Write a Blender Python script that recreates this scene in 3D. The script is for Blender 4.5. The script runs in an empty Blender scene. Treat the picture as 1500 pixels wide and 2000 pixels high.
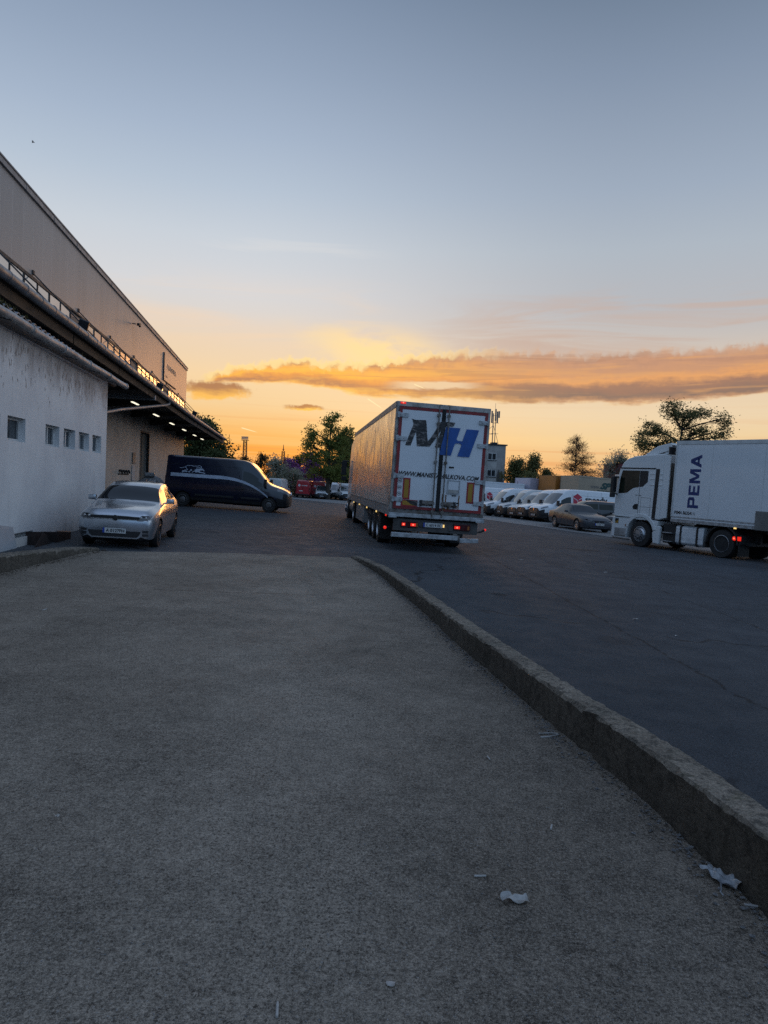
import bpy, bmesh, math, random
from mathutils import Vector, Matrix
from math import sin, cos, pi, radians, sqrt, atan2
random.seed(11)
S = bpy.context.scene
COL = S.collection

# ---------------------------------------------------------------- mesh helpers
class MB:
    """collects faces of one mesh"""
    def __init__(s):
        s.v = []; s.f = []; s.mi = []
    def add(s, vs, fs, mi=0):
        o = len(s.v)
        s.v += [tuple(p) for p in vs]
        s.f += [tuple(i + o for i in f) for f in fs]
        s.mi += [mi] * len(fs)
        return s
    def box(s, c, d, rot=None, mi=0):
        hx, hy, hz = d[0] / 2, d[1] / 2, d[2] / 2
        vs = [Vector((x, y, z)) for x in (-hx, hx) for y in (-hy, hy) for z in (-hz, hz)]
        if rot is not None: vs = [rot @ p for p in vs]
        c = Vector(c)
        return s.add([p + c for p in vs], [(0, 1, 3, 2), (4, 6, 7, 5), (0, 4, 5, 1), (2, 3, 7, 6), (0, 2, 6, 4), (1, 5, 7, 3)], mi)
    def span(s, a, b, mi=0):
        return s.box([(a[i] + b[i]) / 2 for i in range(3)], [abs(b[i] - a[i]) for i in range(3)], None, mi)
    def prism(s, pts, ax, a, b, mi=0):
        """pts: outline in the plane across axis ax ('x': (y,z), 'y': (x,z), 'z': (x,y))"""
        n = len(pts)
        def P(u, v, w):
            return (w, u, v) if ax == 'x' else (u, w, v) if ax == 'y' else (u, v, w)
        vs = [P(u, v, a) for u, v in pts] + [P(u, v, b) for u, v in pts]
        fs = [tuple(range(n))[::-1], tuple(range(n, 2 * n))]
        fs += [(i, (i + 1) % n, n + (i + 1) % n, n + i) for i in range(n)]
        return s.add(vs, fs, mi)
    def tube(s, path, r, n=8, cap=True, mi=0):
        path = [Vector(p) for p in path]
        rs = r if isinstance(r, (list, tuple)) else [r] * len(path)
        vs = []; fs = []
        up = None
        for i, p in enumerate(path):
            t = (path[min(i + 1, len(path) - 1)] - path[max(i - 1, 0)])
            if t.length < 1e-9: t = Vector((0, 0, 1))
            t.normalize()
            if up is None:
                up = Vector((0, 0, 1)) if abs(t.z) < .9 else Vector((1, 0, 0))
            a = t.cross(up)
            if a.length < 1e-6: a = t.orthogonal()
            a.normalize(); b = a.cross(t).normalized(); up = b
            for k in range(n):
                q = 2 * pi * k / n
                vs.append(p + (a * cos(q) + b * sin(q)) * rs[i])
        for i in range(len(path) - 1):
            for k in range(n):
                fs.append((i * n + k, i * n + (k + 1) % n, (i + 1) * n + (k + 1) % n, (i + 1) * n + k))
        if cap:
            fs.append(tuple(range(n))[::-1]); fs.append(tuple((len(path) - 1) * n + k for k in range(n)))
        return s.add(vs, fs, mi)
    def lathe(s, prof, c, ax='y', n=24, mi=0, sgn=1, cap=3):
        """prof: (radius, offset along ax)"""
        vs = []; fs = []
        for r, o in prof:
            o *= sgn
            for k in range(n):
                q = 2 * pi * k / n
                u, v = r * cos(q), r * sin(q)
                p = (u, o, v) if ax == 'y' else (o, u, v) if ax == 'x' else (u, v, o)
                vs.append((p[0] + c[0], p[1] + c[1], p[2] + c[2]))
        for i in range(len(prof) - 1):
            for k in range(n):
                fs.append((i * n + k, i * n + (k + 1) % n, (i + 1) * n + (k + 1) % n, (i + 1) * n + k))
        if cap & 1: fs.append(tuple(range(n)))
        if cap & 2: fs.append(tuple((len(prof) - 1) * n + k for k in range(n))[::-1])
        return s.add(vs, fs, mi)
    def rows(s, rows, mi=0, close=False):
        n = len(rows[0]); vs = [p for r in rows for p in r]; fs = []
        for i in range(len(rows) - 1):
            for k in range(n if close else n - 1):
                fs.append((i * n + k, i * n + (k + 1) % n, (i + 1) * n + (k + 1) % n, (i + 1) * n + k))
        return s.add(vs, fs, mi)
    def build(s, name, mats, parent=None, smooth=False, bevel=0, ang=35, fix=True):
        me = bpy.data.meshes.new(name)
        me.from_pydata([tuple(p) for p in s.v], [], s.f)
        if not isinstance(mats, (list, tuple)): mats = [mats]
        for m in mats: me.materials.append(m)
        for p, i in zip(me.polygons, s.mi): p.material_index = i
        if fix or bevel:
            bm = bmesh.new(); bm.from_mesh(me)
            if bevel:
                bmesh.ops.remove_doubles(bm, verts=bm.verts, dist=1e-5)
                es = [e for e in bm.edges if len(e.link_faces) == 2 and e.calc_face_angle(0) > .5]
                bmesh.ops.bevel(bm, geom=es, offset=bevel, segments=2, profile=.6, affect='EDGES', clamp_overlap=True)
            if fix: bmesh.ops.recalc_face_normals(bm, faces=bm.faces)
            bm.to_mesh(me); bm.free()
        if smooth:
            me.polygons.foreach_set('use_smooth', [True] * len(me.polygons))
            me.set_sharp_from_angle(angle=radians(ang))
        o = bpy.data.objects.new(name, me); COL.objects.link(o)
        if parent is not None: o.parent = parent
        return o

def tag(o, label=None, cat=None, group=None, kind=None):
    if label: o['label'] = label
    if cat: o['category'] = cat
    if group: o['group'] = group
    if kind: o['kind'] = kind
    return o
def thing(name, label, cat, loc=(0, 0, 0), rotz=0, group=None):
    o = bpy.data.objects.new(name, None); COL.objects.link(o)
    o.empty_display_size = .3
    o.location = loc; o.rotation_euler = (0, 0, rotz)
    return tag(o, label, cat, group)
def kids(o): return [c for c in bpy.data.objects if c.parent == o]
def copy_tree(o, parent=None):
    c = o.copy(); COL.objects.link(c); c.parent = parent
    for ch in kids(o): copy_tree(ch, c)
    return c

def g(x, y):
    """height of the sloping yard"""
    t = min(max((y - 40) / 60, 0), 1)
    return -0.03 * min(max(x, -14), 30) - 0.9 * t * t * (3 - 2 * t)
def place(o, x, y, az, dz=0.0):
    """stand a vehicle on the sloping yard: az = heading from +Y towards +X in degrees"""
    e = .6
    nx = -(g(x + e, y) - g(x - e, y)) / (2 * e); ny = -(g(x, y + e) - g(x, y - e)) / (2 * e)
    n = Vector((nx, ny, 1)).normalized()
    f = Vector((sin(radians(az)), cos(radians(az)), 0)); f = (f - n * f.dot(n)).normalized()
    l = n.cross(f)
    m = Matrix(((f.x, l.x, n.x), (f.y, l.y, n.y), (f.z, l.z, n.z)))
    o.rotation_euler = m.to_euler(); o.location = (x, y, g(x, y) + dz)
    return o

# text as flat polygons
_tc = {}
def text_geo(s, bold=0.0, shear=0.0):
    k = (s, bold, shear)
    if k in _tc: return _tc[k]
    cu = bpy.data.curves.new('t', 'FONT'); cu.body = s; cu.size = 1; cu.offset = bold; cu.shear = shear
    cu.dimensions = '2D'; cu.fill_mode = 'BOTH'; cu.resolution_u = 3
    ob = bpy.data.objects.new('t', cu); COL.objects.link(ob)
    dg = bpy.context.evaluated_depsgraph_get(); dg.update()
    me = bpy.data.meshes.new_from_object(ob.evaluated_get(dg))
    vs = [(v.co.x, v.co.y) for v in me.vertices]; fs = [tuple(p.vertices) for p in me.polygons]
    bpy.data.objects.remove(ob); bpy.data.curves.remove(cu); bpy.data.meshes.remove(me)
    x0 = min(v[0] for v in vs); x1 = max(v[0] for v in vs); y0 = min(v[1] for v in vs); y1 = max(v[1] for v in vs)
    vs = [((x - x0) / (x1 - x0), (y - y0) / (y1 - y0)) for x, y in vs]
    _tc[k] = (vs, fs); return _tc[k]
def lettering(mb, s, fn, w, h, bold=0.0, shear=0.0, mi=0):
    """fn(u,v)-> 3D, u in 0..w, v in 0..h"""
    vs, fs = text_geo(s, bold, shear)
    mb.add([fn(u * w, v * h) for u, v in vs], fs, mi)

# ---------------------------------------------------------------- node helpers
class NT:
    dim = None
    def __init__(s, tree): s.t = tree; s.n = tree.nodes; s.l = tree.links
    def new(s, kind, **kw):
        n = s.n.new(kind)
        for k, v in kw.items(): setattr(n, k, v)
        return n
    def link(s, a, b): s.l.new(a, b)
    def put(s, sock, v):
        if hasattr(v, 'links') or isinstance(v, bpy.types.NodeSocket): s.link(v, sock)
        elif isinstance(v, X): s.link(v.s, sock)
        else: sock.default_value = v
    def math(s, op, *a, clamp=False):
        n = s.new('ShaderNodeMath', operation=op); n.use_clamp = clamp
        for i, v in enumerate(a): s.put(n.inputs[i], v)
        return X(s, n.outputs[0])
    def noise(s, vec, scale, detail=4, rough=.55, dist=0.0, dim='3D'):
        n = s.new('ShaderNodeTexNoise'); n.noise_dimensions = s.dim or dim; n.inputs['Scale'].default_value = scale; n.inputs['Detail'].default_value = detail
        n.inputs['Roughness'].default_value = rough; n.inputs['Distortion'].default_value = dist
        s.put(n.inputs['Vector'], vec); return X(s, n.outputs[0])
    def voro(s, vec, scale, feature='F1', rnd=1.0, out=0):
        n = s.new('ShaderNodeTexVoronoi', feature=feature); n.voronoi_dimensions = s.dim or '3D'; n.inputs['Scale'].default_value = scale
        n.inputs['Randomness'].default_value = rnd
        s.put(n.inputs['Vector'], vec); return X(s, n.outputs[out])
    def mapv(s, vec, scale=(1, 1, 1), loc=(0, 0, 0), rot=(0, 0, 0)):
        n = s.new('ShaderNodeMapping'); n.inputs['Scale'].default_value = scale; n.inputs['Location'].default_value = loc; n.inputs['Rotation'].default_value = rot
        s.put(n.inputs['Vector'], vec); return n.outputs[0]
    def comb(s, x, y, z=0.0):
        n = s.new('ShaderNodeCombineXYZ')
        for i, v in enumerate((x, y, z)): s.put(n.inputs[i], v)
        return n.outputs[0]
    def sep(s, vec):
        n = s.new('ShaderNodeSeparateXYZ'); s.put(n.inputs[0], vec); return [X(s, o) for o in n.outputs]
    def ss(s, v, a, b, c=0.0, d=1.0):
        """smoothstep a..b -> c..d"""
        n = s.new('ShaderNodeMapRange', interpolation_type='SMOOTHSTEP')
        for i, q in enumerate((v, a, b, c, d)): s.put(n.inputs[i], q)
        return X(s, n.outputs[0])
    def lin(s, v, a, b, c=0.0, d=1.0):
        n = s.new('ShaderNodeMapRange'); n.clamp = True
        for i, q in enumerate((v, a, b, c, d)): s.put(n.inputs[i], q)
        return X(s, n.outputs[0])
    def ramp(s, v, stops, interp='LINEAR'):
        n = s.new('ShaderNodeValToRGB'); cr = n.color_ramp; cr.interpolation = interp
        while len(cr.elements) < len(stops): cr.elements.new(.5)
        for e, (p, c) in zip(cr.elements, stops):
            e.position = p; e.color = (c[0], c[1], c[2], 1)
        s.put(n.inputs[0], v); return n.outputs[0]
    def curve(s, v, pts):
        """piecewise linear function of v through pts [(x, y)]"""
        x0, x1 = pts[0][0], pts[-1][0]; ys = [p[1] for p in pts]; y0, y1 = min(ys), max(ys)
        st = [((x - x0) / (x1 - x0), ((y - y0) / (y1 - y0),) * 3) for x, y in pts]
        r = s.ramp(s.lin(v, x0, x1), st)
        return s.lin(r, 0.0, 1.0, y0, y1)
    def mix(s, f, a, b, blend='MIX'):
        n = s.new('ShaderNodeMix', data_type='RGBA', blend_type=blend)
        s.put(n.inputs[0], f)
        for i, v in ((6, a), (7, b)):
            if isinstance(v, (tuple, list)): n.inputs[i].default_value = (v[0], v[1], v[2], 1)
            else: s.put(n.inputs[i], v)
        return n.outputs[2]
class X:
    def __init__(s, nt, sock): s.nt = nt; s.s = sock
    def __add__(s, o): return s.nt.math('ADD', s, o)
    __radd__ = __add__
    def __sub__(s, o): return s.nt.math('SUBTRACT', s, o)
    def __rsub__(s, o): return s.nt.math('SUBTRACT', o, s)
    def __mul__(s, o): return s.nt.math('MULTIPLY', s, o)
    __rmul__ = __mul__
    def __truediv__(s, o): return s.nt.math('DIVIDE', s, o)
def lin3(r, gg, b):
    f = lambda c: c / 12.92 if c <= .04045 else ((c + .055) / 1.055) ** 2.4
    return (f(r / 255), f(gg / 255), f(b / 255))

def base_mat(name):
    m = bpy.data.materials.new(name); m.use_nodes = True
    nt = NT(m.node_tree); b = nt.n['Principled BSDF']
    co = nt.new('ShaderNodeTexCoord')
    return m, nt, b, co.outputs['Object']
def bump(nt, b, h, strength=.3, dist=.01):
    n = nt.new('ShaderNodeBump'); n.inputs['Strength'].default_value = strength; n.inputs['Distance'].default_value = dist
    nt.put(n.inputs['Height'], h); nt.link(n.outputs[0], b.inputs['Normal'])
def mat(name, c, rough=.5, metal=0.0, c2=None, scale=3.0, stretch=(1, 1, 1), bmp=0.0, bscale=40.0, bdist=.005, spec=.5, coat=0.0, emit=None, es=0.0, contrast=(.35, .7), rvar=.1):
    m, nt, b, co = base_mat(name)
    v = nt.mapv(co, stretch)
    nz = nt.noise(v, scale, 6, .6)
    c2 = c2 or tuple(x * .82 for x in c)
    nt.link(nt.mix(nt.ss(nz, contrast[0], contrast[1]), c, c2), b.inputs['Base Color'])
    nt.put(b.inputs['Roughness'], nt.lin(nt.noise(v, scale * 2.3, 4), .3, .7, max(rough - rvar, .02), min(rough + rvar, 1)))
    b.inputs['Metallic'].default_value = metal; b.inputs['Specular IOR Level'].default_value = spec
    b.inputs['Coat Weight'].default_value = coat; b.inputs['Coat Roughness'].default_value = .06
    if bmp: bump(nt, b, nt.noise(v, bscale, 4), bmp, bdist)
    if emit:
        b.inputs['Emission Color'].default_value = (*emit, 1); b.inputs['Emission Strength'].default_value = es
    return m
# ---------------------------------------------------------------- materials
M = {}
def paint(name, c, rough=.3, metal=0.0, coat=.6, dirt=.06):
    M[name] = mat(name, c, rough, metal, tuple(x * (1 - dirt) + .03 * dirt for x in c), 1.3, (1, 1, 1), coat=coat, contrast=(.25, .8), rvar=.04)
paint('white_paint', (.66, .675, .69)); paint('grubby_white_paint', (.62, .61, .59), .45, 0, .2, .3); paint('cab_white_paint', (.66, .67, .67), .35, 0, .4)
paint('silver_paint', (.44, .47, .51), .24, .8, .8); paint('navy_paint', (.006, .009, .026), .22, 0, .7)
paint('graphite_paint', (.045, .050, .060), .36, .1, .15); paint('black_paint', (.012, .013, .016), .25, 0, .7)
paint('red_paint', (.36, .018, .03), .35); paint('orange_paint', (.42, .15, .02), .5, 0, .1, .3); paint('lilac_white_paint', (.42, .40, .47), .5, 0, .1, .2)
paint('beige_tarp', (.38, .30, .21), .6, 0, 0, .2)
M['black_plastic'] = mat('black_plastic', (.014, .014, .016), .55, bmp=.1, bscale=120)
M['rubber'] = mat('rubber', (.012, .012, .013), .75, c2=(.02, .019, .018), bmp=.2, bscale=60)
M['rim'] = mat('rim', (.42, .43, .45), .35, .8); M['dark_rim'] = mat('dark_rim', (.06, .06, .065), .4, .6); M['steel_rim'] = mat('steel_rim', (.20, .20, .21), .5, .5, (.10, .09, .08), 8)
M['chrome'] = mat('chrome', (.75, .76, .78), .15, 1.0); M['chassis'] = mat('chassis', (.02, .02, .021), .7, .1, (.035, .03, .027), 6)
M['galvanised'] = mat('galvanised', (.46, .47, .48), .45, .5, (.25, .25, .25), 7)
M['alloy'] = mat('alloy', (.42, .40, .37), .5, .45, (.22, .20, .18), 5)
M['worn_metal'] = mat('worn_metal', (.20, .19, .18), .6, .3, (.10, .075, .055), 8, bmp=.2)
M['rust_orange'] = mat('rust_orange', (.22, .085, .02), .9, 0, (.07, .03, .012), 9)
M['panel_grey'] = mat('panel_grey', (.085, .08, .076), .65, .1, (.055, .05, .046), 4)
M['red_frame'] = mat('red_frame', (.27, .014, .016), .5, 0, (.13, .018, .016), 5)
M['rust'] = mat('rust', (.020, .0095, .007), .9, 0, (.010, .007, .006), 6, bmp=.5, bscale=25)
M['seal'] = mat('seal', (.012, .012, .013), .8)
M['plate_white'] = mat('plate_white', (.62, .62, .60), .4); M['plate_blue'] = mat('plate_blue', (.02, .06, .35), .4); M['ink'] = mat('ink', (.012, .012, .014), .5)
M['blue_letter'] = mat('blue_letter', (.012, .085, .33), .45, 0, (.010, .065, .25), 4); M['pema_blue'] = mat('pema_blue', (.012, .03, .14), .45)
M['peeled_foil'] = mat('peeled_foil', (.030, .028, .028), .4, .2, (.17, .15, .14), 4.5, (1, 1, 2.2), contrast=(.52, .60), bmp=.5, bscale=9, bdist=.02)
M['pale_stripe'] = mat('pale_stripe', (.42, .48, .58), .5); M['red_logo'] = mat('red_logo', (.42, .012, .04), .5); M['green_print'] = mat('green_print', (.012, .06, .055), .6)
M['grey_print'] = mat('grey_print', (.16, .15, .14), .6); M['white_print'] = mat('white_print', (.65, .65, .66), .5)
M['reflector_yellow'] = mat('reflector_yellow', (.36, .19, .012), .5); M['reflector_red'] = mat('reflector_red', (.30, .015, .02), .4)
M['lens_red'] = mat('lens_red', (.06, .004, .005), .2); M['lens_orange'] = mat('lens_orange', (.35, .10, .01), .3)
M['lit_red'] = mat('lit_red', (.5, .02, .01), .3, emit=(1, .025, .012), es=.75); M['lit_red_core'] = mat('lit_red_core', (.6, .1, .05), .3, emit=(1, .22, .13), es=1.3)
M['lit_amber'] = mat('lit_amber', (.6, .4, .1), .3, emit=(1, .68, .25), es=1.0); M['tube_glow'] = mat('tube_glow', (.8, .8, .7), .4, emit=(1, .93, .72), es=1.2)
M['headlamp_dark'] = mat('headlamp_dark', (.022, .024, .028), .08, 0, (.05, .053, .06), 9, coat=1)
M['headlamp'] = mat('headlamp', (.20, .215, .23), .10, .3, (.09, .095, .10), 4)
def glass(name, c, ior=1.75, rough=.05):
    m, nt, b, co = base_mat(name)
    nt.link(nt.mix(nt.ss(nt.noise(co, 1.7, 3), .4, .65), c, tuple(x * .5 for x in c)), b.inputs['Base Color'])
    b.inputs['IOR'].default_value = ior; b.inputs['Roughness'].default_value = rough
    M[name] = m
glass('car_glass', (.010, .012, .014), 1.5); glass('van_glass', (.06, .075, .085), 2.1); glass('cab_glass', (.02, .024, .016), 1.38); glass('bright_glass', (.022, .028, .034), 1.5); glass('house_glass', (.04, .05, .06), 1.7)
M['wall_white'] = mat('wall_white', (.46, .44, .41), .8, 0, (.32, .31, .30), .5)
M['building_grey'] = mat('building_grey', (.36, .34, .32), .9, 0, (.26, .25, .24), .8, bmp=.2)
M['frame_white'] = mat('frame_white', (.55, .55, .54), .5); M['frame_dark'] = mat('frame_dark', (.035, .037, .04), .6, .3)
M['red_cladding'] = mat('red_cladding', (.17, .035, .05), .7, 0, (.11, .03, .04), 2); M['stone'] = mat('stone', (.34, .29, .23), .9, 0, (.17, .14, .11), 3, bmp=.6, bscale=6, bdist=.04)
M['bark'] = mat('bark', (.055, .042, .03), .95, 0, (.025, .02, .015), 6, (1, 1, .3), bmp=.6, bscale=12, bdist=.03)
M['tower_steel'] = mat('tower_steel', (.09, .04, .03), .7, .3); M['steel_grey'] = mat('steel_grey', (.16, .18, .19), .6, .3)
M['aluminium'] = mat('aluminium', (.78, .80, .82), .40, .25, (.48, .5, .52), 3)
M['girder_grey'] = mat('girder_grey', (.20, .24, .27), .6, .1)
M['zinc'] = mat('zinc', (.27, .275, .285), .5, .55, (.17, .17, .18), 3); M['pvc_grey'] = mat('pvc_grey', (.36, .35, .345), .5, 0, (.20, .19, .185), 3)
M['timber'] = mat('timber', (.10, .060, .034), .9, 0, (.045, .03, .02), 3, (.25, 1, 1), bmp=.3, bscale=10)
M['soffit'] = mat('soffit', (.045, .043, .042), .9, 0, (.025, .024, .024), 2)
M['door_grey'] = mat('door_grey', (.075, .085, .085), .65, .1)
M['roof_sheet'] = mat('roof_sheet', (.27, .29, .31), .55, .3, (.12, .12, .12), 2)
M['moss'] = mat('moss', (.05, .06, .014), .95, 0, (.09, .08, .02), 9)
M['board_white'] = mat('board_white', (.33, .35, .37), .6, 0, (.28, .29, .30), 2.5)
M['tarp_silver'] = mat('tarp_silver', (.30, .30, .30), .3, .2, (.13, .125, .12), 4, bmp=.5, bscale=7, bdist=.04)
M['plastic_film'] = mat('plastic_film', (.34, .355, .37), .22, 0, (.15, .16, .175), 12, bmp=.4, bscale=40)
M['paper'] = mat('paper', (.38, .37, .355), .8, 0, (.20, .185, .165), 18)
M['cardboard'] = mat('cardboard', (.11, .085, .06), .85)

# leaves
def leafmat(name, a, b2, tr=.25):
    m, nt, b, co = base_mat(name)
    f = nt.ss(nt.noise(co, .9, 3), .38, .62)
    gr = nt.noise(co, 9.0, 2)
    nt.link(nt.mix(gr, nt.mix(f, a, b2), tuple(x * .6 for x in a)), b.inputs['Base Color'])
    b.inputs['Roughness'].default_value = .75; b.inputs['Specular IOR Level'].default_value = .2
    tl = nt.new('ShaderNodeBsdfTranslucent'); tl.inputs[0].default_value = (b2[0] * 1.4, b2[1] * 1.4, b2[2], 1)
    ms = nt.new('ShaderNodeMixShader'); ms.inputs[0].default_value = tr
    nt.link(b.outputs[0], ms.inputs[1]); nt.link(tl.outputs[0], ms.inputs[2])
    nt.link(ms.outputs[0], nt.n['Material Output'].inputs[0])
    M[name] = m
leafmat('leaf_green', (.11, .145, .035), (.20, .21, .06), 0.35); leafmat('leaf_dark', (.048, .066, .024), (.085, .10, .036), 0.2)
leafmat('leaf_brown', (.055, .038, .016), (.09, .06, .025)); leafmat('leaf_olive', (.10, .105, .042), (.18, .165, .07), 0.35)
leafmat('blossom', (.15, .155, .115), (.42, .41, .36), 0.25); leafmat('lilac', (.17, .06, .21), (.28, .10, .34), 0.3); leafmat('bare_bud', (.17, .085, .04), (.26, .14, .06), .4)

# ---- asphalt of the yard
def ground_mat(name, ca, cb, pebble, crack, bs, rough, joints=(), spec=.14, spots=()):
    m, nt, b, co = base_mat(name); nt.dim = '2D'
    xy = nt.mapv(co, (1, 1, 0))
    big = nt.noise(xy, .22, 5, .6); mid = nt.noise(xy, 2.1, 5, .65); fine = nt.noise(xy, 34, 5, .75); grit = nt.noise(xy, 150, 3, .7)
    col = nt.mix(nt.ss(big, .32, .68), ca, cb)
    col = nt.mix(nt.ss(mid, .45, .80) * .25, col, tuple(x * .6 for x in ca))
    gr1 = nt.noise(xy, 62 if pebble else 48, 5, .85); gr2 = nt.noise(xy, 230, 2, .6)
    gr3 = nt.noise(xy, 15, 5, .75)
    k = (gr1 - .5) * (3.2 if pebble else 2.2) + (gr2 - .5) * (1.8 if pebble else 1.4) + (gr3 - .5) * (1.5 if pebble else .7) + (nt.noise(xy, 3.4, 4, .7) - .5) * (.8 if pebble else .3) + (nt.noise(xy, .55, 3, .6) - .5) * (1.1 if pebble else .6) + 1.0
    col = nt.mix(1.0, col, nt.comb(*[nt.math('MAXIMUM', k, .12)] * 3), 'MULTIPLY')
    if pebble:
        pv = nt.voro(nt.comb(*nt.sep(xy)[:2], 0.0), 62, 'F1')
        col = nt.mix(nt.ss(pv, .26, .05) * nt.ss(fine, .48, .64) * .6, col, pebble)
        pits = nt.ss(nt.noise(xy, 46, 4, .75), .585, .66)
        col = nt.mix(pits * .75, col, tuple(x * .28 for x in ca))
        spk = nt.ss(nt.noise(xy, 75, 2, .6), .66, .74)
        col = nt.mix(spk * .7, col, (.24, .235, .23))
    g2 = nt.noise(xy, 88, 3, .75)
    col = nt.mix(nt.ss(g2, .46, .36) * .5, col, tuple(x * .4 for x in ca))
    g3 = nt.noise(xy, 30, 4, .75)
    patch = nt.ss(nt.noise(xy, .9, 4, .65), .36, .66)
    col = nt.mix(nt.ss(g3, .36, .30) * patch * .8, col, tuple(x * .22 for x in ca))
    g4 = nt.noise(xy, 55, 3, .7)
    col = nt.mix(nt.ss(g4, .405, .345) * (patch * .7 + .3) * .85, col, tuple(x * .18 for x in ca))
    col = nt.mix(nt.ss(g2, .57, .70) * .5, col, tuple(min(1, x * 1.8) for x in cb))
    col = nt.mix(nt.ss(grit, .60, .78) * .55, col, tuple(min(1, x * 2.1) for x in cb))
    col = nt.mix(nt.ss(grit, .42, .30) * .5, col, tuple(x * .4 for x in ca))
    wob = nt.noise(xy, .8, 4); 
    sx, sy, sz = nt.sep(xy)
    wv = nt.comb(sx + wob * 1.1, sy + nt.noise(xy, 1.1, 4) * 1.1)
    ck = nt.voro(wv, crack, 'DISTANCE_TO_EDGE')
    ckm = nt.ss(ck, .010, .002) * nt.ss(nt.noise(xy, .5, 3), .50, .60) * (0.0 if pebble else 1.0)
    jw = (nt.noise(xy, 1.7, 5, .7) - .5) * .22; jr = nt.noise(xy, 9, 3, .6)
    for (kx, ky, k0, wd, lo, hi) in joints:      # a paving seam or crack: kx*x + ky*y = k0, between lo and hi along the other axis
        dd = nt.math('ABSOLUTE', sx * kx + sy * ky - k0 + jw)
        al = sx if ky else sy
        ckm = nt.math('MAXIMUM', ckm, nt.ss(dd, wd * 1.6, wd * .4) * nt.ss(jr, .34, .5) * nt.ss(al, lo, lo + .5) * nt.ss(al, hi, hi - .5))
    col = nt.mix(ckm * .8, col, tuple(x * .25 for x in ca))
    st = nt.ss(nt.noise(nt.mapv(co, (.9, .35, 0)), 1.0, 3), .66, .74)
    col = nt.mix(st * .25, col, tuple(x * .5 for x in ca))
    for (px, py, rx, ry, am) in spots:      # oil marks
        ex = (sx - px) / rx; ey = (sy - py) / ry
        dd = nt.math('SQRT', ex * ex + ey * ey) + (nt.noise(xy, 5, 4) - .5) * .9
        col = nt.mix(nt.ss(dd, 1.05, .7) * am, col, tuple(x * .35 for x in ca))
    nt.link(col, b.inputs['Base Color'])
    nt.put(b.inputs['Roughness'], nt.lin(mid, .3, .7, rough - .08, rough + .1)); b.inputs['Specular IOR Level'].default_value = spec
    h = fine * .6 + grit * .4 + mid * .12 - ckm * 1.0
    if pebble: h = h - pits * .9 + nt.ss(pv, .35, .05) * .35
    b.inputs['Diffuse Roughness'].default_value = 1.0
    bump(nt, b, h, bs[0], bs[1])
    M[name] = m
ground_mat('yard_asphalt', (.046, .051, .057), (.060, .065, .072), None, .16, (.16, .004), .72, [(1, .045, 3.75, .022, -8.0, 18.0), (1, 0.0, 5.72, .018, 4.0, 26.0), (1, .17, 2.75, .016, 9.0, 24.0), (1, .45, 18.9, .018, 20.0, 34.0), (1, -.02, 8.4, .018, 3.0, 24.0), (1, .10, -.1, .012, 18.0, 40.0)], .12, [(2.05, 12.24, .16, .20, .75), (6.95, 24.5, .75, .35, .8), (3.0, 8.9, .25, .3, .35), (-3.2, 22.0, .7, .9, .35), (-2.0, 27.5, .9, 1.6, .3), (8.6, 12.6, .5, .4, .4), (4.6, 18.6, .3, .5, .35)])
ground_mat('ramp_concrete', (.182, .148, .117), (.226, .188, .151), (.33, .295, .26), .13, (.34, .010), .80, [(-.16, 1, 10.45, .022, -3.6, -.5), (-.05, 1, 9.7, .010, -6.5, -3.4)])
ground_mat('apron_concrete', (.17, .165, .165), (.21, .205, .20), None, .2, (.3, .008), .75)
ground_mat('dry_ground', (.05, .047, .035), (.075, .07, .045), None, .2, (.5, .03), .95)
def kerb_mat():
    m, nt, b, co = base_mat('kerb_concrete')
    n1 = nt.noise(co, 2.2, 6, .65); n2 = nt.noise(co, 17, 5, .7); n3 = nt.noise(nt.mapv(co, (6, 6, .7)), 2, 4)
    col = nt.mix(nt.ss(n1, .35, .65), (.205, .172, .134), (.118, .098, .075))
    col = nt.mix(nt.ss(n2, .48, .62) * .75, col, (.030, .026, .020))
    n4 = nt.noise(co, 70, 4, .8)
    col = nt.mix(1.0, col, nt.comb(*[nt.math('MAXIMUM', (n4 - .5) * 3.6 + 1.0, .15)] * 3), 'MULTIPLY')
    col = nt.mix(nt.ss(n3, .55, .75) * .6, col, (.05, .048, .02))
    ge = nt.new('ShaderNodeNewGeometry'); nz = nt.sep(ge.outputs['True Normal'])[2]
    col = nt.mix(nt.ss(nz + (n1 - .5) * .6, .62, .25) * .62, col, (.034, .026, .017))  # steep faces darkened by normal: shade painted into the colour, with their dirt
    nt.link(col, b.inputs['Base Color']); b.inputs['Roughness'].default_value = .93
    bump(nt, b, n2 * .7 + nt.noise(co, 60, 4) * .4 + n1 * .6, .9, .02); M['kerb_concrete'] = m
kerb_mat()
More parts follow.
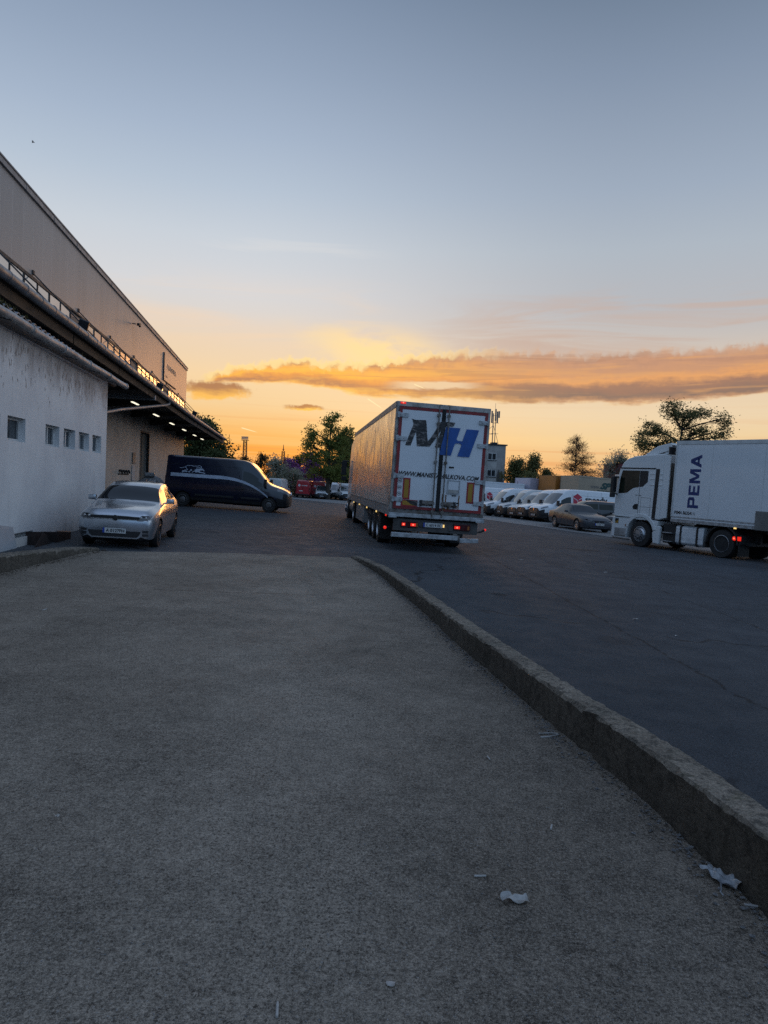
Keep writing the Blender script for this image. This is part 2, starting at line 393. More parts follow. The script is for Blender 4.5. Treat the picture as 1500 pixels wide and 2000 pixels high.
def plaster(name, ca, cb, dark, zref, speck=1.0, rgh=.7, spc=.3):
    """old lime plaster: rain streaks, speckled damp under the eaves"""
    m, nt, b, co = base_mat(name)
    x, y, z = nt.sep(co)
    st = nt.noise(nt.mapv(co, (2.6, 2.6, .22)), 1.6, 6, .65); pat = nt.noise(co, .55, 5, .6)
    col = nt.mix(nt.ss(pat, .35, .68), ca, cb)
    col = nt.mix(nt.ss(st, .54, .78) * .32, col, dark)
    spv = nt.noise(nt.mapv(co, (13, 13, 6)), 1.0, 3, .5)
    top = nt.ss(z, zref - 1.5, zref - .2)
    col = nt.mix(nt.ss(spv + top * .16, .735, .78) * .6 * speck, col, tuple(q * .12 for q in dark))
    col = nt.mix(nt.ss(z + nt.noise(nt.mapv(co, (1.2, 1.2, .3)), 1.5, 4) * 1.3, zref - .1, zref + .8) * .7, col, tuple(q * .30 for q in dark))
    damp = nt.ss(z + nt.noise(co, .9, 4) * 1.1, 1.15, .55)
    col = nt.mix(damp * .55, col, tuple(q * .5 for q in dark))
    nt.link(col, b.inputs['Base Color']); b.inputs['Roughness'].default_value = rgh; b.inputs['Specular IOR Level'].default_value = spc
    h = nt.noise(co, 5, 5) * .6 + nt.noise(co, 40, 4) * .3
    bump(nt, b, h, .35, .02); M[name] = m
plaster('front_plaster', (.72, .715, .70), (.60, .60, .60), (.24, .245, .25), 4.2)
plaster('warehouse_plaster', (.40, .37, .34), (.32, .295, .27), (.13, .11, .09), 5.2, 1.0, .62, .4)
def cladding():
    m, nt, b, co = base_mat('sheet_cladding')
    x, y, z = nt.sep(co)
    w = nt.math('SINE', x * (2 * pi / .11))
    pn = nt.noise(nt.comb(nt.math('FLOOR', x), 3.0), 3.1, 0)
    col = nt.mix(pn, (.28, .262, .255), (.315, .298, .288))
    col = nt.mix(nt.ss(nt.noise(nt.mapv(co, (.8, .8, .15)), 1.0, 5), .45, .75) * .5, col, (.21, .205, .20))
    fr = nt.math('FRACT', x)
    col = nt.mix(nt.ss(fr, .022, .014) * .8, col, (.46, .455, .45))
    nt.link(col, b.inputs['Base Color']); b.inputs['Metallic'].default_value = .12; b.inputs['Roughness'].default_value = .42
    bump(nt, b, w, .07, .004); M['sheet_cladding'] = m
cladding()
def shiny_side():
    """battered reflective trailer skin: dents and old sticker patches"""
    m, nt, b, co = base_mat('trailer_skin')
    v = nt.mapv(co, (.55, 1, .5))
    d1 = nt.noise(v, 1.3, 4, .6, .9); d2 = nt.noise(nt.mapv(co, (.8, 1, .45)), 2.2, 3, .5, 1.6)
    pt = nt.voro(nt.mapv(co, (.9, 1, .55)), 1.0, 'F1', 1.0, 1)
    pm = nt.ss(nt.noise(nt.mapv(co, (.7, 1, .3)), 1.1, 3), .54, .58)
    col = nt.mix(pm * .7, (.90, .79, .72), (.58, .50, .46))
    col = nt.mix(nt.ss(d2, .60, .64) * nt.ss(d1, .50, .58) * .7, col, (.17, .135, .12))
    nt.link(col, b.inputs['Base Color']); b.inputs['Metallic'].default_value = .4; b.inputs['Specular IOR Level'].default_value = .5
    nt.put(b.inputs['Roughness'], nt.lin(d2, .35, .7, .15, .32))
    bump(nt, b, d1 * 1.0 + d2 * .6, .22, .08); M['trailer_skin'] = m
shiny_side()
def pane():
    m, nt, b, co = base_mat('polycarbonate')
    n = nt.noise(nt.mapv(co, (.35, 1, .8)), 1.3, 3)
    nt.link(nt.mix(n, (.85, .83, .78), (.55, .53, .50)), b.inputs['Base Color'])
    b.inputs['Roughness'].default_value = .10; b.inputs['Metallic'].default_value = .5
    bump(nt, b, nt.noise(co, .8, 2), .06, .05); M['polycarbonate'] = m
pane()

# ---------------------------------------------------------------- sky
def build_world():
    w = bpy.data.worlds.new('World'); S.world = w; w.use_nodes = True
    nt = NT(w.node_tree); nt.dim = '2D'; out = nt.n['World Output']; bg = nt.n['Background']
    tc = nt.new('ShaderNodeTexCoord').outputs['Generated']
    x, y, z = nt.sep(tc)
    deg = 180 / pi
    e = nt.math('ARCSINE', z) * deg
    a = nt.math('ARCTAN2', x, y) * deg
    def grad(st):
        st = [((q + 5) / 100, lin3(*c)) for q, c in st]
        return nt.ramp(nt.lin(e, -5.0, 95.0), st)
    warm = grad([(-5, (150, 80, 35)), (0.3, (242, 130, 34)), (2, (244, 154, 56)), (3, (244, 172, 84)), (4.2, (243, 190, 118)), (6, (240, 205, 154)), (8, (243, 211, 166)), (10, (234, 210, 180)), (11.8, (228, 211, 194)), (12.8, (218, 212, 207)), (14.5, (212, 213, 216)), (18, (200, 208, 217)), (21.5, (181, 195, 211)), (25, (165, 181, 202)), (29, (148, 165, 188)), (34, (127, 145, 170)), (45, (118, 140, 170)), (95, (140, 162, 198))])
    cool = grad([(-5, (130, 90, 60)), (0.3, (226, 164, 108)), (2, (235, 188, 130)), (4, (238, 206, 156)), (6, (236, 211, 174)), (8, (230, 206, 176)), (10, (214, 196, 178)), (12, (196, 190, 186)), (14, (182, 184, 189)), (18, (173, 183, 194)), (22, (157, 171, 189)), (29, (131, 147, 169)), (34, (110, 127, 149)), (45, (108, 128, 156)), (95, (140, 162, 198))])
    back = grad([(-5, (110, 120, 140)), (0, (188, 212, 245)), (6, (204, 228, 255)), (15, (208, 233, 255)), (30, (196, 222, 254)), (55, (182, 205, 242)), (95, (150, 172, 208))])
    rear = grad([(-5, (80, 95, 120)), (0, (126, 158, 203)), (6, (140, 174, 214)), (15, (144, 179, 217)), (30, (140, 176, 217)), (55, (170, 198, 238)), (95, (150, 172, 208))])
    col = nt.mix(nt.ss(a, -13.0, 19.0), warm, cool)
    side = nt.math('ABSOLUTE', a + 9.0)
    back = nt.mix(nt.ss(side, 92.0, 135.0), back, rear)
    col = nt.mix(nt.ss(side, 45.0, 105.0), col, back)
    col = nt.mix(nt.ss(a, -60.0, -100.0), col, nt.mix(nt.ss(e, 50.0, 70.0), rear, col))
    plain = col
    # rosy haze towards the top left of the glow
    # --- high cirrus streaks
    st1 = nt.noise(nt.comb(a * .055, e * .55, 2.0), 1.0, 5, .6, .6)
    st2 = nt.noise(nt.comb(a * .03 + e * .05, e * 1.5, 7.0), 1.0, 4, .55, .4)
    low = nt.ss(e, 8.5, 1.0)
    fr = nt.ss(side, 60.0, 40.0)
    col = nt.mix(nt.ss(st2, .50, .68) * low * .30 * fr, col, lin3(250, 212, 150))
    col = nt.mix(nt.ss(st2, .46, .32) * low * .35 * fr, col, lin3(222, 140, 82))
    veil = nt.ss(e, 16.5, 12.5) * nt.ss(e, 9.0, 11.5) * nt.ss(st1, .40, .68) * fr
    col = nt.mix(veil * .8 * nt.ss(a, 0.0, 12.0), col, lin3(198, 172, 158))
    col = nt.mix(veil * .30 * nt.ss(a, 4.0, -4.0), col, lin3(250, 212, 170))
    gl = nt.ss(nt.math('ABSOLUTE', (a - nt.lin(e, 9.0, 12.5, 1.0, -3.5))), 7.5, 1.0) * nt.ss(e, 13.2, 10.6) * nt.ss(e, 7.5, 9.5)
    col = nt.mix(gl * .92 * nt.ss(nt.noise(nt.comb(a * .16, e * .5, 4.0), 1.0, 5, .6), .30, .62), col, lin3(255, 222, 158))
    streak = nt.ss(nt.math('ABSOLUTE', (e - 17.6 - (a + 8.0) * .02 - (st1 - .5) * 2.0)), .5, .0) * nt.ss(nt.math('ABSOLUTE', a + 8.0), 9.0, 2.0)
    col = nt.mix(streak * .22, col, lin3(228, 224, 220))
    # --- the long cloud bank
    puff = nt.noise(nt.comb(a * 1.15, e * 1.15, 1.0), 1.0, 5, .62)
    puff2 = nt.voro(nt.comb(a * 1.0 + puff * 1.2, e * .9 + puff * 1.2, 0.0), 1.35, 'F1')
    soft = nt.noise(nt.comb(a * .30, e * 1.2, 5.0), 1.0, 5, .6)
    top = nt.curve(a, [(-16, 6.2), (-15.2, 7.15), (-14, 8.0), (-12.9, 8.65), (-10.6, 9.15), (-7.8, 9.7), (-4.6, 9.55), (-1.7, 9.7), (1.5, 10.3), (5.6, 10.8), (11.5, 10.95), (15.5, 10.75), (19, 10.95), (23, 10.9), (28, 11.3), (45, 11.5)])
    bot = nt.curve(a, [(-16, 6.3), (-15.2, 6.9), (-12.9, 7.25), (-8.2, 7.5), (-5.2, 7.35), (-3.2, 6.95), (0, 6.8), (5.8, 6.7), (11.8, 6.7), (19.4, 6.75), (23, 6.95), (28, 7.4), (45, 7.6)])
    et = e + (puff - .5) * .8 - puff2 * .60 + .26
    eb = e + (soft - .5) * 1.0
    dens = nt.ss(et, top + .12, top - .60) * nt.ss(eb, bot, bot + .45)
    endl = nt.ss(a + (puff - .5) * 2.5, -15.6, -13.6) 
    dens = dens * endl * nt.ss(a, 60.0, 40.0)
    v = nt.math('DIVIDE', eb + (puff - .5) * .5 - bot, top - bot)          # 0 bottom .. 1 top
    stripes = nt.noise(nt.comb(a * .10, e * 1.9 - a * .03, 9.0), 1.0, 4, .55, .5)
    left = nt.ss(a, 15.0, -5.0)
    cl = nt.ramp(v, [(0.0, lin3(255, 218, 128)), (.13, lin3(252, 182, 88)), (.28, lin3(190, 130, 88)), (.45, lin3(232, 154, 78)), (.58, lin3(255, 184, 72)), (.72, lin3(252, 176, 80)), (.88, lin3(206, 146, 96)), (1.0, lin3(220, 172, 126))])
    cr = nt.ramp(v, [(0.0, lin3(250, 206, 134)), (.07, lin3(196, 146, 108)), (.18, lin3(138, 112, 100)), (.34, lin3(164, 121, 99)), (.47, lin3(230, 162, 102)), (.60, lin3(204, 150, 113)), (.80, lin3(198, 148, 118)), (1.0, lin3(212, 176, 150))])
    cc = nt.mix(left, cr, cl)
    cc = nt.mix(nt.ss(stripes, .52, .70) * .45, cc, nt.mix(left, lin3(228, 166, 106), lin3(255, 194, 92)))
    cc = nt.mix(nt.ss(stripes, .48, .34) * .30, cc, lin3(150, 112, 98))
    shade = nt.ss(puff, .40, .62)
    cc = nt.mix(shade * .18 * nt.ss(v, .6, .85), cc, lin3(160, 122, 104))
    # bright gap in the middle of the bank
    gap = nt.ss(nt.math('ABSOLUTE', a - 3.6), 4.6, 1.6) * nt.ss(nt.math('ABSOLUTE', (e - 8.05 - (a - 3.0) * .02 + (soft - .5) * .9)), .42, .12)
    dens = dens * (1.0 - gap * .85)
    col = nt.mix(dens * .97, col, cc)
    # rim of light on the ragged top
    rim = nt.ss(et, top + .25, top - .1) * nt.ss(et, top - .75, top - .3) * endl
    col = nt.mix(rim * .8 * nt.ss(a, 12.0, -2.0), col, lin3(255, 222, 150))
    # --- two small dark clouds to the left
    def lens(col, a0, e0, ra, re, c1, c2, amt):
        q = (puff - .5) * .9
        da = (a - a0) / ra; de = (e + (soft - .5) * .9 - e0) / re
        d = nt.math('SQRT', da * da + de * de) + q
        m = nt.ss(d, 1.05, .55)
        c = nt.mix(nt.ss(de, -.6, .35), c2, c1)
        return nt.mix(m * amt, col, c)
    col = lens(col, -13.6, 6.75, 3.0, .75, lin3(170, 116, 80), lin3(255, 190, 88), .95)
    col = lens(col, -6.6, 5.85, 1.75, .24, lin3(178, 120, 76), lin3(255, 196, 88), .95)
    # --- short contrails
    def trail(col, p, q, w, amt):
        dx, dy = q[0] - p[0], q[1] - p[1]; L = sqrt(dx * dx + dy * dy); dx /= L; dy /= L
        t = (a - p[0]) * dx + (e - p[1]) * dy; n = nt.math('ABSOLUTE', ((a - p[0]) * -dy + (e - p[1]) * dx))
        wd = nt.lin(t, 0.0, L, w, w * .45)
        m = nt.ss(n, wd, wd * .2) * nt.ss(t, 0.0, L * .12) * nt.ss(t, L, L * .7)
        return nt.mix(m * amt, col, lin3(255, 232, 180))
    col = trail(col, (1.95, 8.11), (2.95, 7.75), .07, .9)
    col = trail(col, (-1.75, 6.85), (-.35, 6.0), .075, .95)
    col = trail(col, (-11.64, 4.03), (-10.24, 3.70), .075, .8)
    # below the horizon the sky is hidden by the ground
    nt.link(col, bg.inputs['Color']); bg.inputs['Strength'].default_value = 1.0
    bg3 = nt.new('ShaderNodeBackground'); nt.link(plain, bg3.inputs['Color'])
    inside = nt.math('LESS_THAN', side, 59.0) * nt.math('LESS_THAN', e, 19.9)
    ms = nt.new('ShaderNodeMixShader'); nt.put(ms.inputs[0], inside); nt.link(bg3.outputs[0], ms.inputs[1]); nt.link(bg.outputs[0], ms.inputs[2])
    sky = nt.new('ShaderNodeTexSky', sky_type='NISHITA', sun_disc=False)
    sky.sun_elevation = radians(4); sky.sun_rotation = radians(-1); sky.dust_density = 1.5
    bg2 = nt.new('ShaderNodeBackground'); bg2.inputs['Strength'].default_value = .003
    nt.link(sky.outputs[0], bg2.inputs['Color'])
    ad = nt.new('ShaderNodeAddShader'); nt.link(ms.outputs[0], ad.inputs[0]); nt.link(bg2.outputs[0], ad.inputs[1])
    nt.link(ad.outputs[0], out.inputs['Surface'])
build_world()
sl = bpy.data.lights.new('sun', 'SUN'); sl.energy = .28; sl.angle = radians(14); sl.color = (1, .42, .12)
so = bpy.data.objects.new('sun', sl); COL.objects.link(so)
_d = Vector((sin(radians(-1)) * cos(radians(4)), cos(radians(-1)) * cos(radians(4)), sin(radians(4))))
so.rotation_euler = _d.to_track_quat('Z', 'Y').to_euler(); so.location = _d * 60

# ---------------------------------------------------------------- camera
cd = bpy.data.cameras.new('camera'); cam = bpy.data.objects.new('camera', cd); COL.objects.link(cam); S.camera = cam
cd.sensor_fit = 'VERTICAL'; cd.sensor_height = 36; cd.lens = 36 * 1387 / 2000; cd.clip_end = 6000; cd.clip_start = .05
_p = math.atan(53 / 1387); _r = radians(2.4)
_F = Vector((0, cos(_p), -sin(_p))); _U0 = Vector((0, sin(_p), cos(_p))); _R0 = Vector((1, 0, 0))
_R = _R0 * cos(_r) + _U0 * sin(_r); _U = _U0 * cos(_r) - _R0 * sin(_r)
cam.matrix_world = Matrix(((_R.x, _U.x, -_F.x, 0), (_R.y, _U.y, -_F.y, 0), (_R.z, _U.z, -_F.z, 1.75), (0, 0, 0, 1)))
S.view_settings.view_transform = 'Standard'; S.view_settings.look = 'None'; S.view_settings.gamma = 1; S.view_settings.exposure = 0
S.render.engine = 'CYCLES'
try:
    S.cycles.use_denoising = False; S.cycles.sample_clamp_indirect = 3.0; S.cycles.max_bounces = 6; S.cycles.caustics_reflective = False; S.cycles.caustics_refractive = False
except Exception: pass

# ---------------------------------------------------------------- ground
def sheet(name, xs, ys, fz, m, keep=None):
    mb = MB()
    mb.rows([[(x, y, fz(x, y)) for x in xs] for y in ys])
    if keep: 
        pass
    o = mb.build(name, m, smooth=True, ang=60, fix=False); tag(o, kind='structure'); return o
fx = [-3000, -1200, -500, -250, -140] + [-90 + 10 * i for i in range(19)] + [140, 250, 500, 1200, 3000]
fy = [-400, -150, -70] + [-30 + 10 * i for i in range(20)] + [200, 300, 500, 900, 1800, 3500]
sheet('ground', fx, fy, lambda x, y: g(x, y) - .22, M['dry_ground'])
sheet('yard', [-28 + i for i in range(86)], [-14 + 1.5 * i for i in range(82)], lambda x, y: g(x, y), M['yard_asphalt'])
# pale concrete apron in front of the parked vans
def apron():
    mb = MB(); rows = []
    d = Vector((-.372, .928)); n = Vector((.928, .372))
    for i in range(60):
        s = -22 + i * 1.3; r = []
        for k in range(9):
            w = k * 1.6 + (.12 * sin(i * 1.7) * (k == 0))
            p = Vector((6.3, 46.1)) + d * s + n * w
            r.append((p.x, p.y, g(p.x, p.y) + .012))
        rows.append(r)
    mb.rows(rows)
    tag(mb.build('apron', M['apron_concrete'], smooth=True, fix=False), kind='structure')
apron()
def ye(x): return 15.6 + (x + 3.46) * .6 if x < -3.46 else 15.6 + (x + 3.46) * .32
def rz(x, y):
    e = ye(x); s = min(max((e - y) / (e - 2), 0), 1.3)
    return (g(x, e) + .006) * (1 - s) + .2 * s
RK = [(1.78, -6), (1.70, 0), (1.52, 2.3), (1.49, 2.77), (1.40, 3.65), (1.22, 4.69), (1.08, 5.63), (.84, 7.2), (.56, 9.35), (.22, 11.63), (-.05, 13.45), (-.52, 15.57), (-.72, 16.5)]
def kerb_x(y):
    for (x0, y0), (x1, y1) in zip(RK, RK[1:]):
        if y0 <= y <= y1: return x0 + (x1 - x0) * (y - y0) / (y1 - y0)
    return RK[-1][0] if y > 16 else RK[0][0]
def ramp():
    mb = MB(); rows = []
    N = 44
    for i in range(81):
        t = i / 80; r = []
        for k in range(N + 1):
            u = k / N
            # follow the far edge: y from -6 to the far edge at this x
            x0 = -5.95; y = -6 + t * 22
            xr = kerb_x(min(y, 16.4)) + .12
            x = x0 + (xr - x0) * u
            yy = -6 + t * (ye(x) + 6)
            xr = kerb_x(min(yy, 16.45)) + .12
            x = x0 + (xr - x0) * u
            yy = -6 + t * (ye(x) + 6)
            z = rz(x, yy)
            z += min(1, (1 - t) * 4) * .007 * sin(x * 1.3 + yy * .7) * sin(yy * .9)
            r.append((x, yy, z))
        rows.append(r)
    rows.append([(p[0], p[1] + .02, g(p[0], p[1]) - .1) for p in rows[-1]])
    mb.rows(rows)
    tag(mb.build('ramp', M['ramp_concrete'], smooth=True, fix=False), kind='structure')
ramp()
def kerb(name, label, pts, hs, w, side):
    """pts: foot line on the ramp; hs: height above the ramp; w: width, side=+1 body lies to the right"""
    mb = MB(); rows = []; rr = random.Random(5)
    dense = []
    for (p, q, h0, h1) in zip(pts, pts[1:], hs, hs[1:]):
        L = (Vector(q) - Vector(p)).length; n = max(2, int(L / .055))
        for i in range(n): t = i / n; dense.append((p[0] + (q[0] - p[0]) * t, p[1] + (q[1] - p[1]) * t, h0 + (h1 - h0) * t))
    dense.append((*pts[-1], hs[-1]))
    chip = chip2 = 0
    for i, (x, y, h) in enumerate(dense):
        if rr.random() < .10: chip = rr.uniform(.012, .05)
        if rr.random() < .05: chip2 = rr.uniform(.01, .04)
        chip *= .72; chip2 *= .7
        notch = (.05 if (i % 37) == 0 else .02 if (i % 37) == 1 else 0) if h > .08 else 0
        j = lambda a: rr.uniform(-a, a)
        b = rz(x, y)
        sgn = side
        jag = .014 if h > .1 else .025
        r = [(x - sgn * .01, y, b - .25), (x + sgn * (notch + j(.008)), y, b + .02), (x + sgn * (.008 + notch + j(.010)), y, b + h * .55 + j(.01)), (x + sgn * (.010 + notch + chip * .5 + j(.006)), y, b + h - .014 - chip + j(jag * .5)),
             (x + sgn * (.022 + notch + chip), y, b + h - .002 - notch * .5 + j(jag * .35)), (x + sgn * w * .55, y, b + h + .004 - notch * .4 + j(jag * .4)), (x + sgn * (w - .015 - chip2 + j(.006)), y, b + h - .002 + j(jag * .35)), (x + sgn * (w + j(.008)), y, b + h - .022 - chip2 + j(jag * .5)), (x + sgn * (w + .012), y, min(g(x + sgn * w, y), b) - .3)]
        rows.append(r)
    mb.rows(rows)
    mb.f.append(tuple(range(9))); mb.mi.append(0); n0 = (len(rows) - 1) * 9; mb.f.append(tuple(n0 + k for k in range(9))); mb.mi.append(0)
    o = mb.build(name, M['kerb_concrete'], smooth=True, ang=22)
    return tag(o, label, 'kerb')
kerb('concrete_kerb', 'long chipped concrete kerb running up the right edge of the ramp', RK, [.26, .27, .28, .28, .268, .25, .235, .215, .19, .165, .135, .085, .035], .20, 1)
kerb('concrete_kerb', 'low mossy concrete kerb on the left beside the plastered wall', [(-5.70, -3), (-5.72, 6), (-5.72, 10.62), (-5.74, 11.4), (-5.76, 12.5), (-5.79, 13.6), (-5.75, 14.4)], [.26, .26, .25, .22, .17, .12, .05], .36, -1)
# ---------------------------------------------------------------- warehouse (local x along the wall away from the camera, y into the building, z up)
WA = radians(-7.4)
def wframe(name, label, cat):
    o = thing(name, label, cat)
    a = Vector((sin(WA), cos(WA), 0)); n = Vector((cos(WA), -sin(WA), 0))
    m = Matrix(((a.x, -n.x, 0), (a.y, -n.y, 0), (0, 0, 1)))
    o.rotation_euler = m.to_euler(); return o
def wpt(s, d, z=0.0):
    return Vector((s * sin(WA) - d * cos(WA), s * cos(WA) + d * sin(WA), z))
def wrot(o, loc): 
    a = Vector((sin(WA), cos(WA), 0)); n = Vector((cos(WA), -sin(WA), 0))
    o.rotation_euler = Matrix(((a.x, -n.x, 0), (a.y, -n.y, 0), (0, 0, 1))).to_euler(); o.location = loc; return o
wh = wframe('warehouse', 'long warehouse with grey metal cladding above a stained plaster wall', 'warehouse')
S1 = 66.0
def clz(s): return 8.92 - (s - 25) * .0115
def can_z(s): return 6.16 - (s - 16.6) * .0165 if s < 46 else 5.675 - (s - 46) * .0065
def rfz(s): return 11.70 - (s - 25) * .0105
# cladding panels with standing seams
mb = MB()
for i in range(-12, 66):
    mb.prism([(i, clz(i)), (i + 1, clz(i + 1)), (i + 1, rfz(i + 1)), (i, rfz(i))], 'y', 9.80, 9.86)
mb.span((-12, 9.87, 8.0), (S1, 40, 11.2))
mb.build('cladding', M['sheet_cladding'], wh)
mb = MB(); mb.prism([(-12, rfz(-12) - .04), (S1 + .05, rfz(S1) - .04), (S1 + .05, rfz(S1) + .16), (-12, rfz(-12) + .16)], 'y', 9.72, 10.2); mb.prism([(-12, rfz(-12) + .16), (S1 + .08, rfz(S1) + .16), (S1 + .08, rfz(S1) + .21), (-12, rfz(-12) + .21)], 'y', 9.69, 39)
for i in range(-12, 66, 3): mb.span((i, 9.708, rfz(i) - .05), (i + .04, 9.72, rfz(i) + .15))
mb.build('roof_trim', M['zinc'], wh)
mb = MB(); mb.prism([(-12, clz(-12) - .07), (S1, clz(S1) - .07), (S1, clz(S1)), (-12, clz(-12))], 'y', 9.77, 9.87); mb.build('cladding_sill', M['frame_dark'], wh)
# plaster wall with the door opening
mb = MB()
D0, D1 = 47.6, 50.3
for a, b, z0, z1 in ((15, D0, -1.2, 8.6), (D0, D1, 4.5, 8.6), (D1, S1 - .15, -1.2, 8.6)):
    mb.prism([(a, z0), (b, z0), (b, min(z1, clz(b) - .13)), (a, min(z1, clz(a) - .13))], 'y', 9.83, 10.4)
mb.span((15, 10.4, -1), (S1 - .15, 38, 7.9))
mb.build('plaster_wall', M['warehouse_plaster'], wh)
mb = MB(); mb.span((D0 - .12, 9.815, -1.0), (D0, 10.0, 4.62)); mb.span((D1, 9.815, -1.0), (D1 + .1, 10.0, 4.62)); mb.span((D0, 9.815, 4.5), (D1, 10.0, 4.62))
mb.build('door_frame', M['frame_dark'], wh)
dr = MB()
for k in range(4): dr.span((D0 + .02 + k * .665, 10.02 + .03 * (k % 2), -1.0), (D0 + .655 + k * .665, 10.12, 4.48))
dr.build('door', M['door_grey'], wh)
# translucent strip, drawn as bays of panes
for a, b in ((-11.5, 32.5), (34.9, 44.0), (45.9, 54.8), (56.9, 65.2)):
    n = max(1, round((b - a) / 1.35))
    fr = MB(); pn = MB()
    for k in range(n + 1):
        s = a + (b - a) * k / n
        fr.span((s - .03, 9.77, can_z(s) - .1), (s + .03, 9.84, clz(s) - .1))
    zt0, zt1 = clz(a) - .07, clz(b) - .07
    fr.prism([(a, zt0 - .05), (b, zt1 - .05), (b, zt1), (a, zt0)], 'y', 9.765, 9.835)
    f = fr.build('strip_window', M['frame_dark'], wh)
    for k in range(n):
        s0 = a + (b - a) * k / n + .05; s1 = a + (b - a) * (k + 1) / n - .05
        t = random.uniform(-.006, .006); u = random.uniform(-.006, .006)
        z0, z1, w0, w1 = can_z(s0), can_z(s1), clz(s0) - .13, clz(s1) - .13
        pn.add([(s0, 9.80 + t, z0), (s1, 9.80 + u, z1), (s1, 9.80 - t, w1), (s0, 9.80 - u, w0)], [(0, 1, 2, 3)])
    pn.build('pane', M['polycarbonate'], f, fix=False)
# canopy: soffit sheet, cross beams, timber fascia, gutter
CA, CB = -10.0, 69.0
def cslab(mb, d0, d1, o0, o1, a=CA, b=CB):
    q = [a, 46, b] if a < 46 < b else [a, b]
    mb.rows([[(x, d0, can_z(x) + o0), (x, d1, can_z(x) + o0), (x, d1, can_z(x) + o1), (x, d0, can_z(x) + o1)] for x in q], close=True)
    for x in (a, b): mb.add([(x, d0, can_z(x) + o0), (x, d1, can_z(x) + o0), (x, d1, can_z(x) + o1), (x, d0, can_z(x) + o1)], [(0, 1, 2, 3)])
mb = MB(); cslab(mb, 6.60, 9.80, -.06, .0)
k = CA
while k < CB - .4:
    mb.add([(k, 6.62, can_z(k) + .01), (k + .12, 6.62, can_z(k) + .03), (k + .24, 6.62, can_z(k) + .01), (k, 9.78, can_z(k) + .01), (k + .12, 9.78, can_z(k) + .03), (k + .24, 9.78, can_z(k) + .01)], [(0, 1, 4, 3), (1, 2, 5, 4)]); k += .3
mb.build('canopy_roof', M['roof_sheet'], wh)
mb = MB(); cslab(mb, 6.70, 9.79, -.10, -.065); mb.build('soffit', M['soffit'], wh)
BEAMS = [-5.6 + 5.6 * i for i in range(13)]
for s in BEAMS + [66.9]:
    mb = MB(); zc = can_z(s)
    mb.prism([(6.75, zc - .26), (9.80, zc - .50), (9.80, zc - .105), (6.75, zc - .105)], 'x', s - .10, s + .10); mb.build('canopy_beam', M['soffit'], wh)
for a, b in zip(BEAMS, BEAMS[1:] + [CB]):
    mb = MB()
    mb.add([(q, d, can_z(q) + o) for q in (a + .06, b - .06) for d in (6.64, 6.71) for o in (-.50, -.10)], [(0, 1, 3, 2), (4, 6, 7, 5), (0, 4, 5, 1), (2, 3, 7, 6), (0, 2, 6, 4), (1, 5, 7, 3)])
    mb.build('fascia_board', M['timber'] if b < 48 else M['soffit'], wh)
mb = MB()
path = [(CA, 6.70, can_z(CA) - .05)]
s = CA
mb.tube([(q, 6.50, can_z(q) - .09 - .012 * abs(sin(q * .56))) for q in range(-10, 69)], .125, 12)
while s < CB - .5:
    mb.tube([(s, 6.50, can_z(s) - .09), (s + .05, 6.50, can_z(s) - .09)], .135, 12); s += 1.0
mb.build('gutter', M['zinc'], wh, smooth=True)
mb = MB(); mb.tube([(38.2, 6.52, can_z(38) - .1), (38.2, 6.52, can_z(38) - .34), (37.6, 6.60, can_z(38) - .46), (30.0, 7.0, 4.35), (24.6, 7.3, 3.5), (22.6, 7.6, 3.2)], .065, 8); mb.build('drain_pipe', M['zinc'], wh, smooth=True)
mb = MB(); mb.span((34.86, 6.6, 5.30), (35.14, 9.8, 5.53)); mb.build('cross_girder', M['girder_grey'], wh, bevel=.02)
mb = MB()
for s in [BEAMS[0] + 5.6 * k for k in range(13)]:
    mb.tube([(s, 9.79, clz(s) + .12), (s, 6.75, can_z(s) + .05)], .026, 6); mb.box((s, 9.77, clz(s) + .14), (.16, .04, .16))
mb.build('stay_rods', M['frame_dark'], wh)['kind'] = 'stuff'
# loose rail and cables along the canopy edge
mb = MB()
mb.tube([(a, 6.9, can_z(a) + .20 - .05 * (i % 2)) for i, a in enumerate(range(-8, 68, 4))], .013, 5)
mb.tube([(a, 6.75, can_z(a) + .36 + .03 * (i % 2)) for i, a in enumerate(range(34, 68, 3))], .012, 5)
for a in range(34, 67, 4): mb.tube([(a, 6.75, can_z(a)), (a, 6.75, can_z(a) + .38)], .013, 5)
mb.build('canopy_rail', M['frame_dark'], wh)
mb = MB(); mb.span((45.2, 9.79, 1.25), (46.0, 9.828, 2.28)); mb.build('notice_board', M['board_white'], wh)
mb = MB(); mb.span((45.25, 9.77, 2.42), (46.0, 9.828, 3.1)); mb.build('meter_cabinet', M['worn_metal'], wh, bevel=.01)
mb = MB()
pb = MB(); pb.span((41.85, 9.80, 1.70), (44.4, 9.828, 1.78)); pb = pb.build('pipe_rail', M['seal'], wh)
for q, r in ((42.0, .22), (42.7, .16), (43.3, .2), (43.9, .15)): mb.tube([(q, 9.84, 1.95 - (q - 42) * .04), (q + .1, 9.72, 1.93), (q + .35, 9.72, 1.82)], [.05, .07, .05], 7)
mb.build('pipe_stubs', M['seal'], pb, smooth=True)['kind'] = 'stuff'
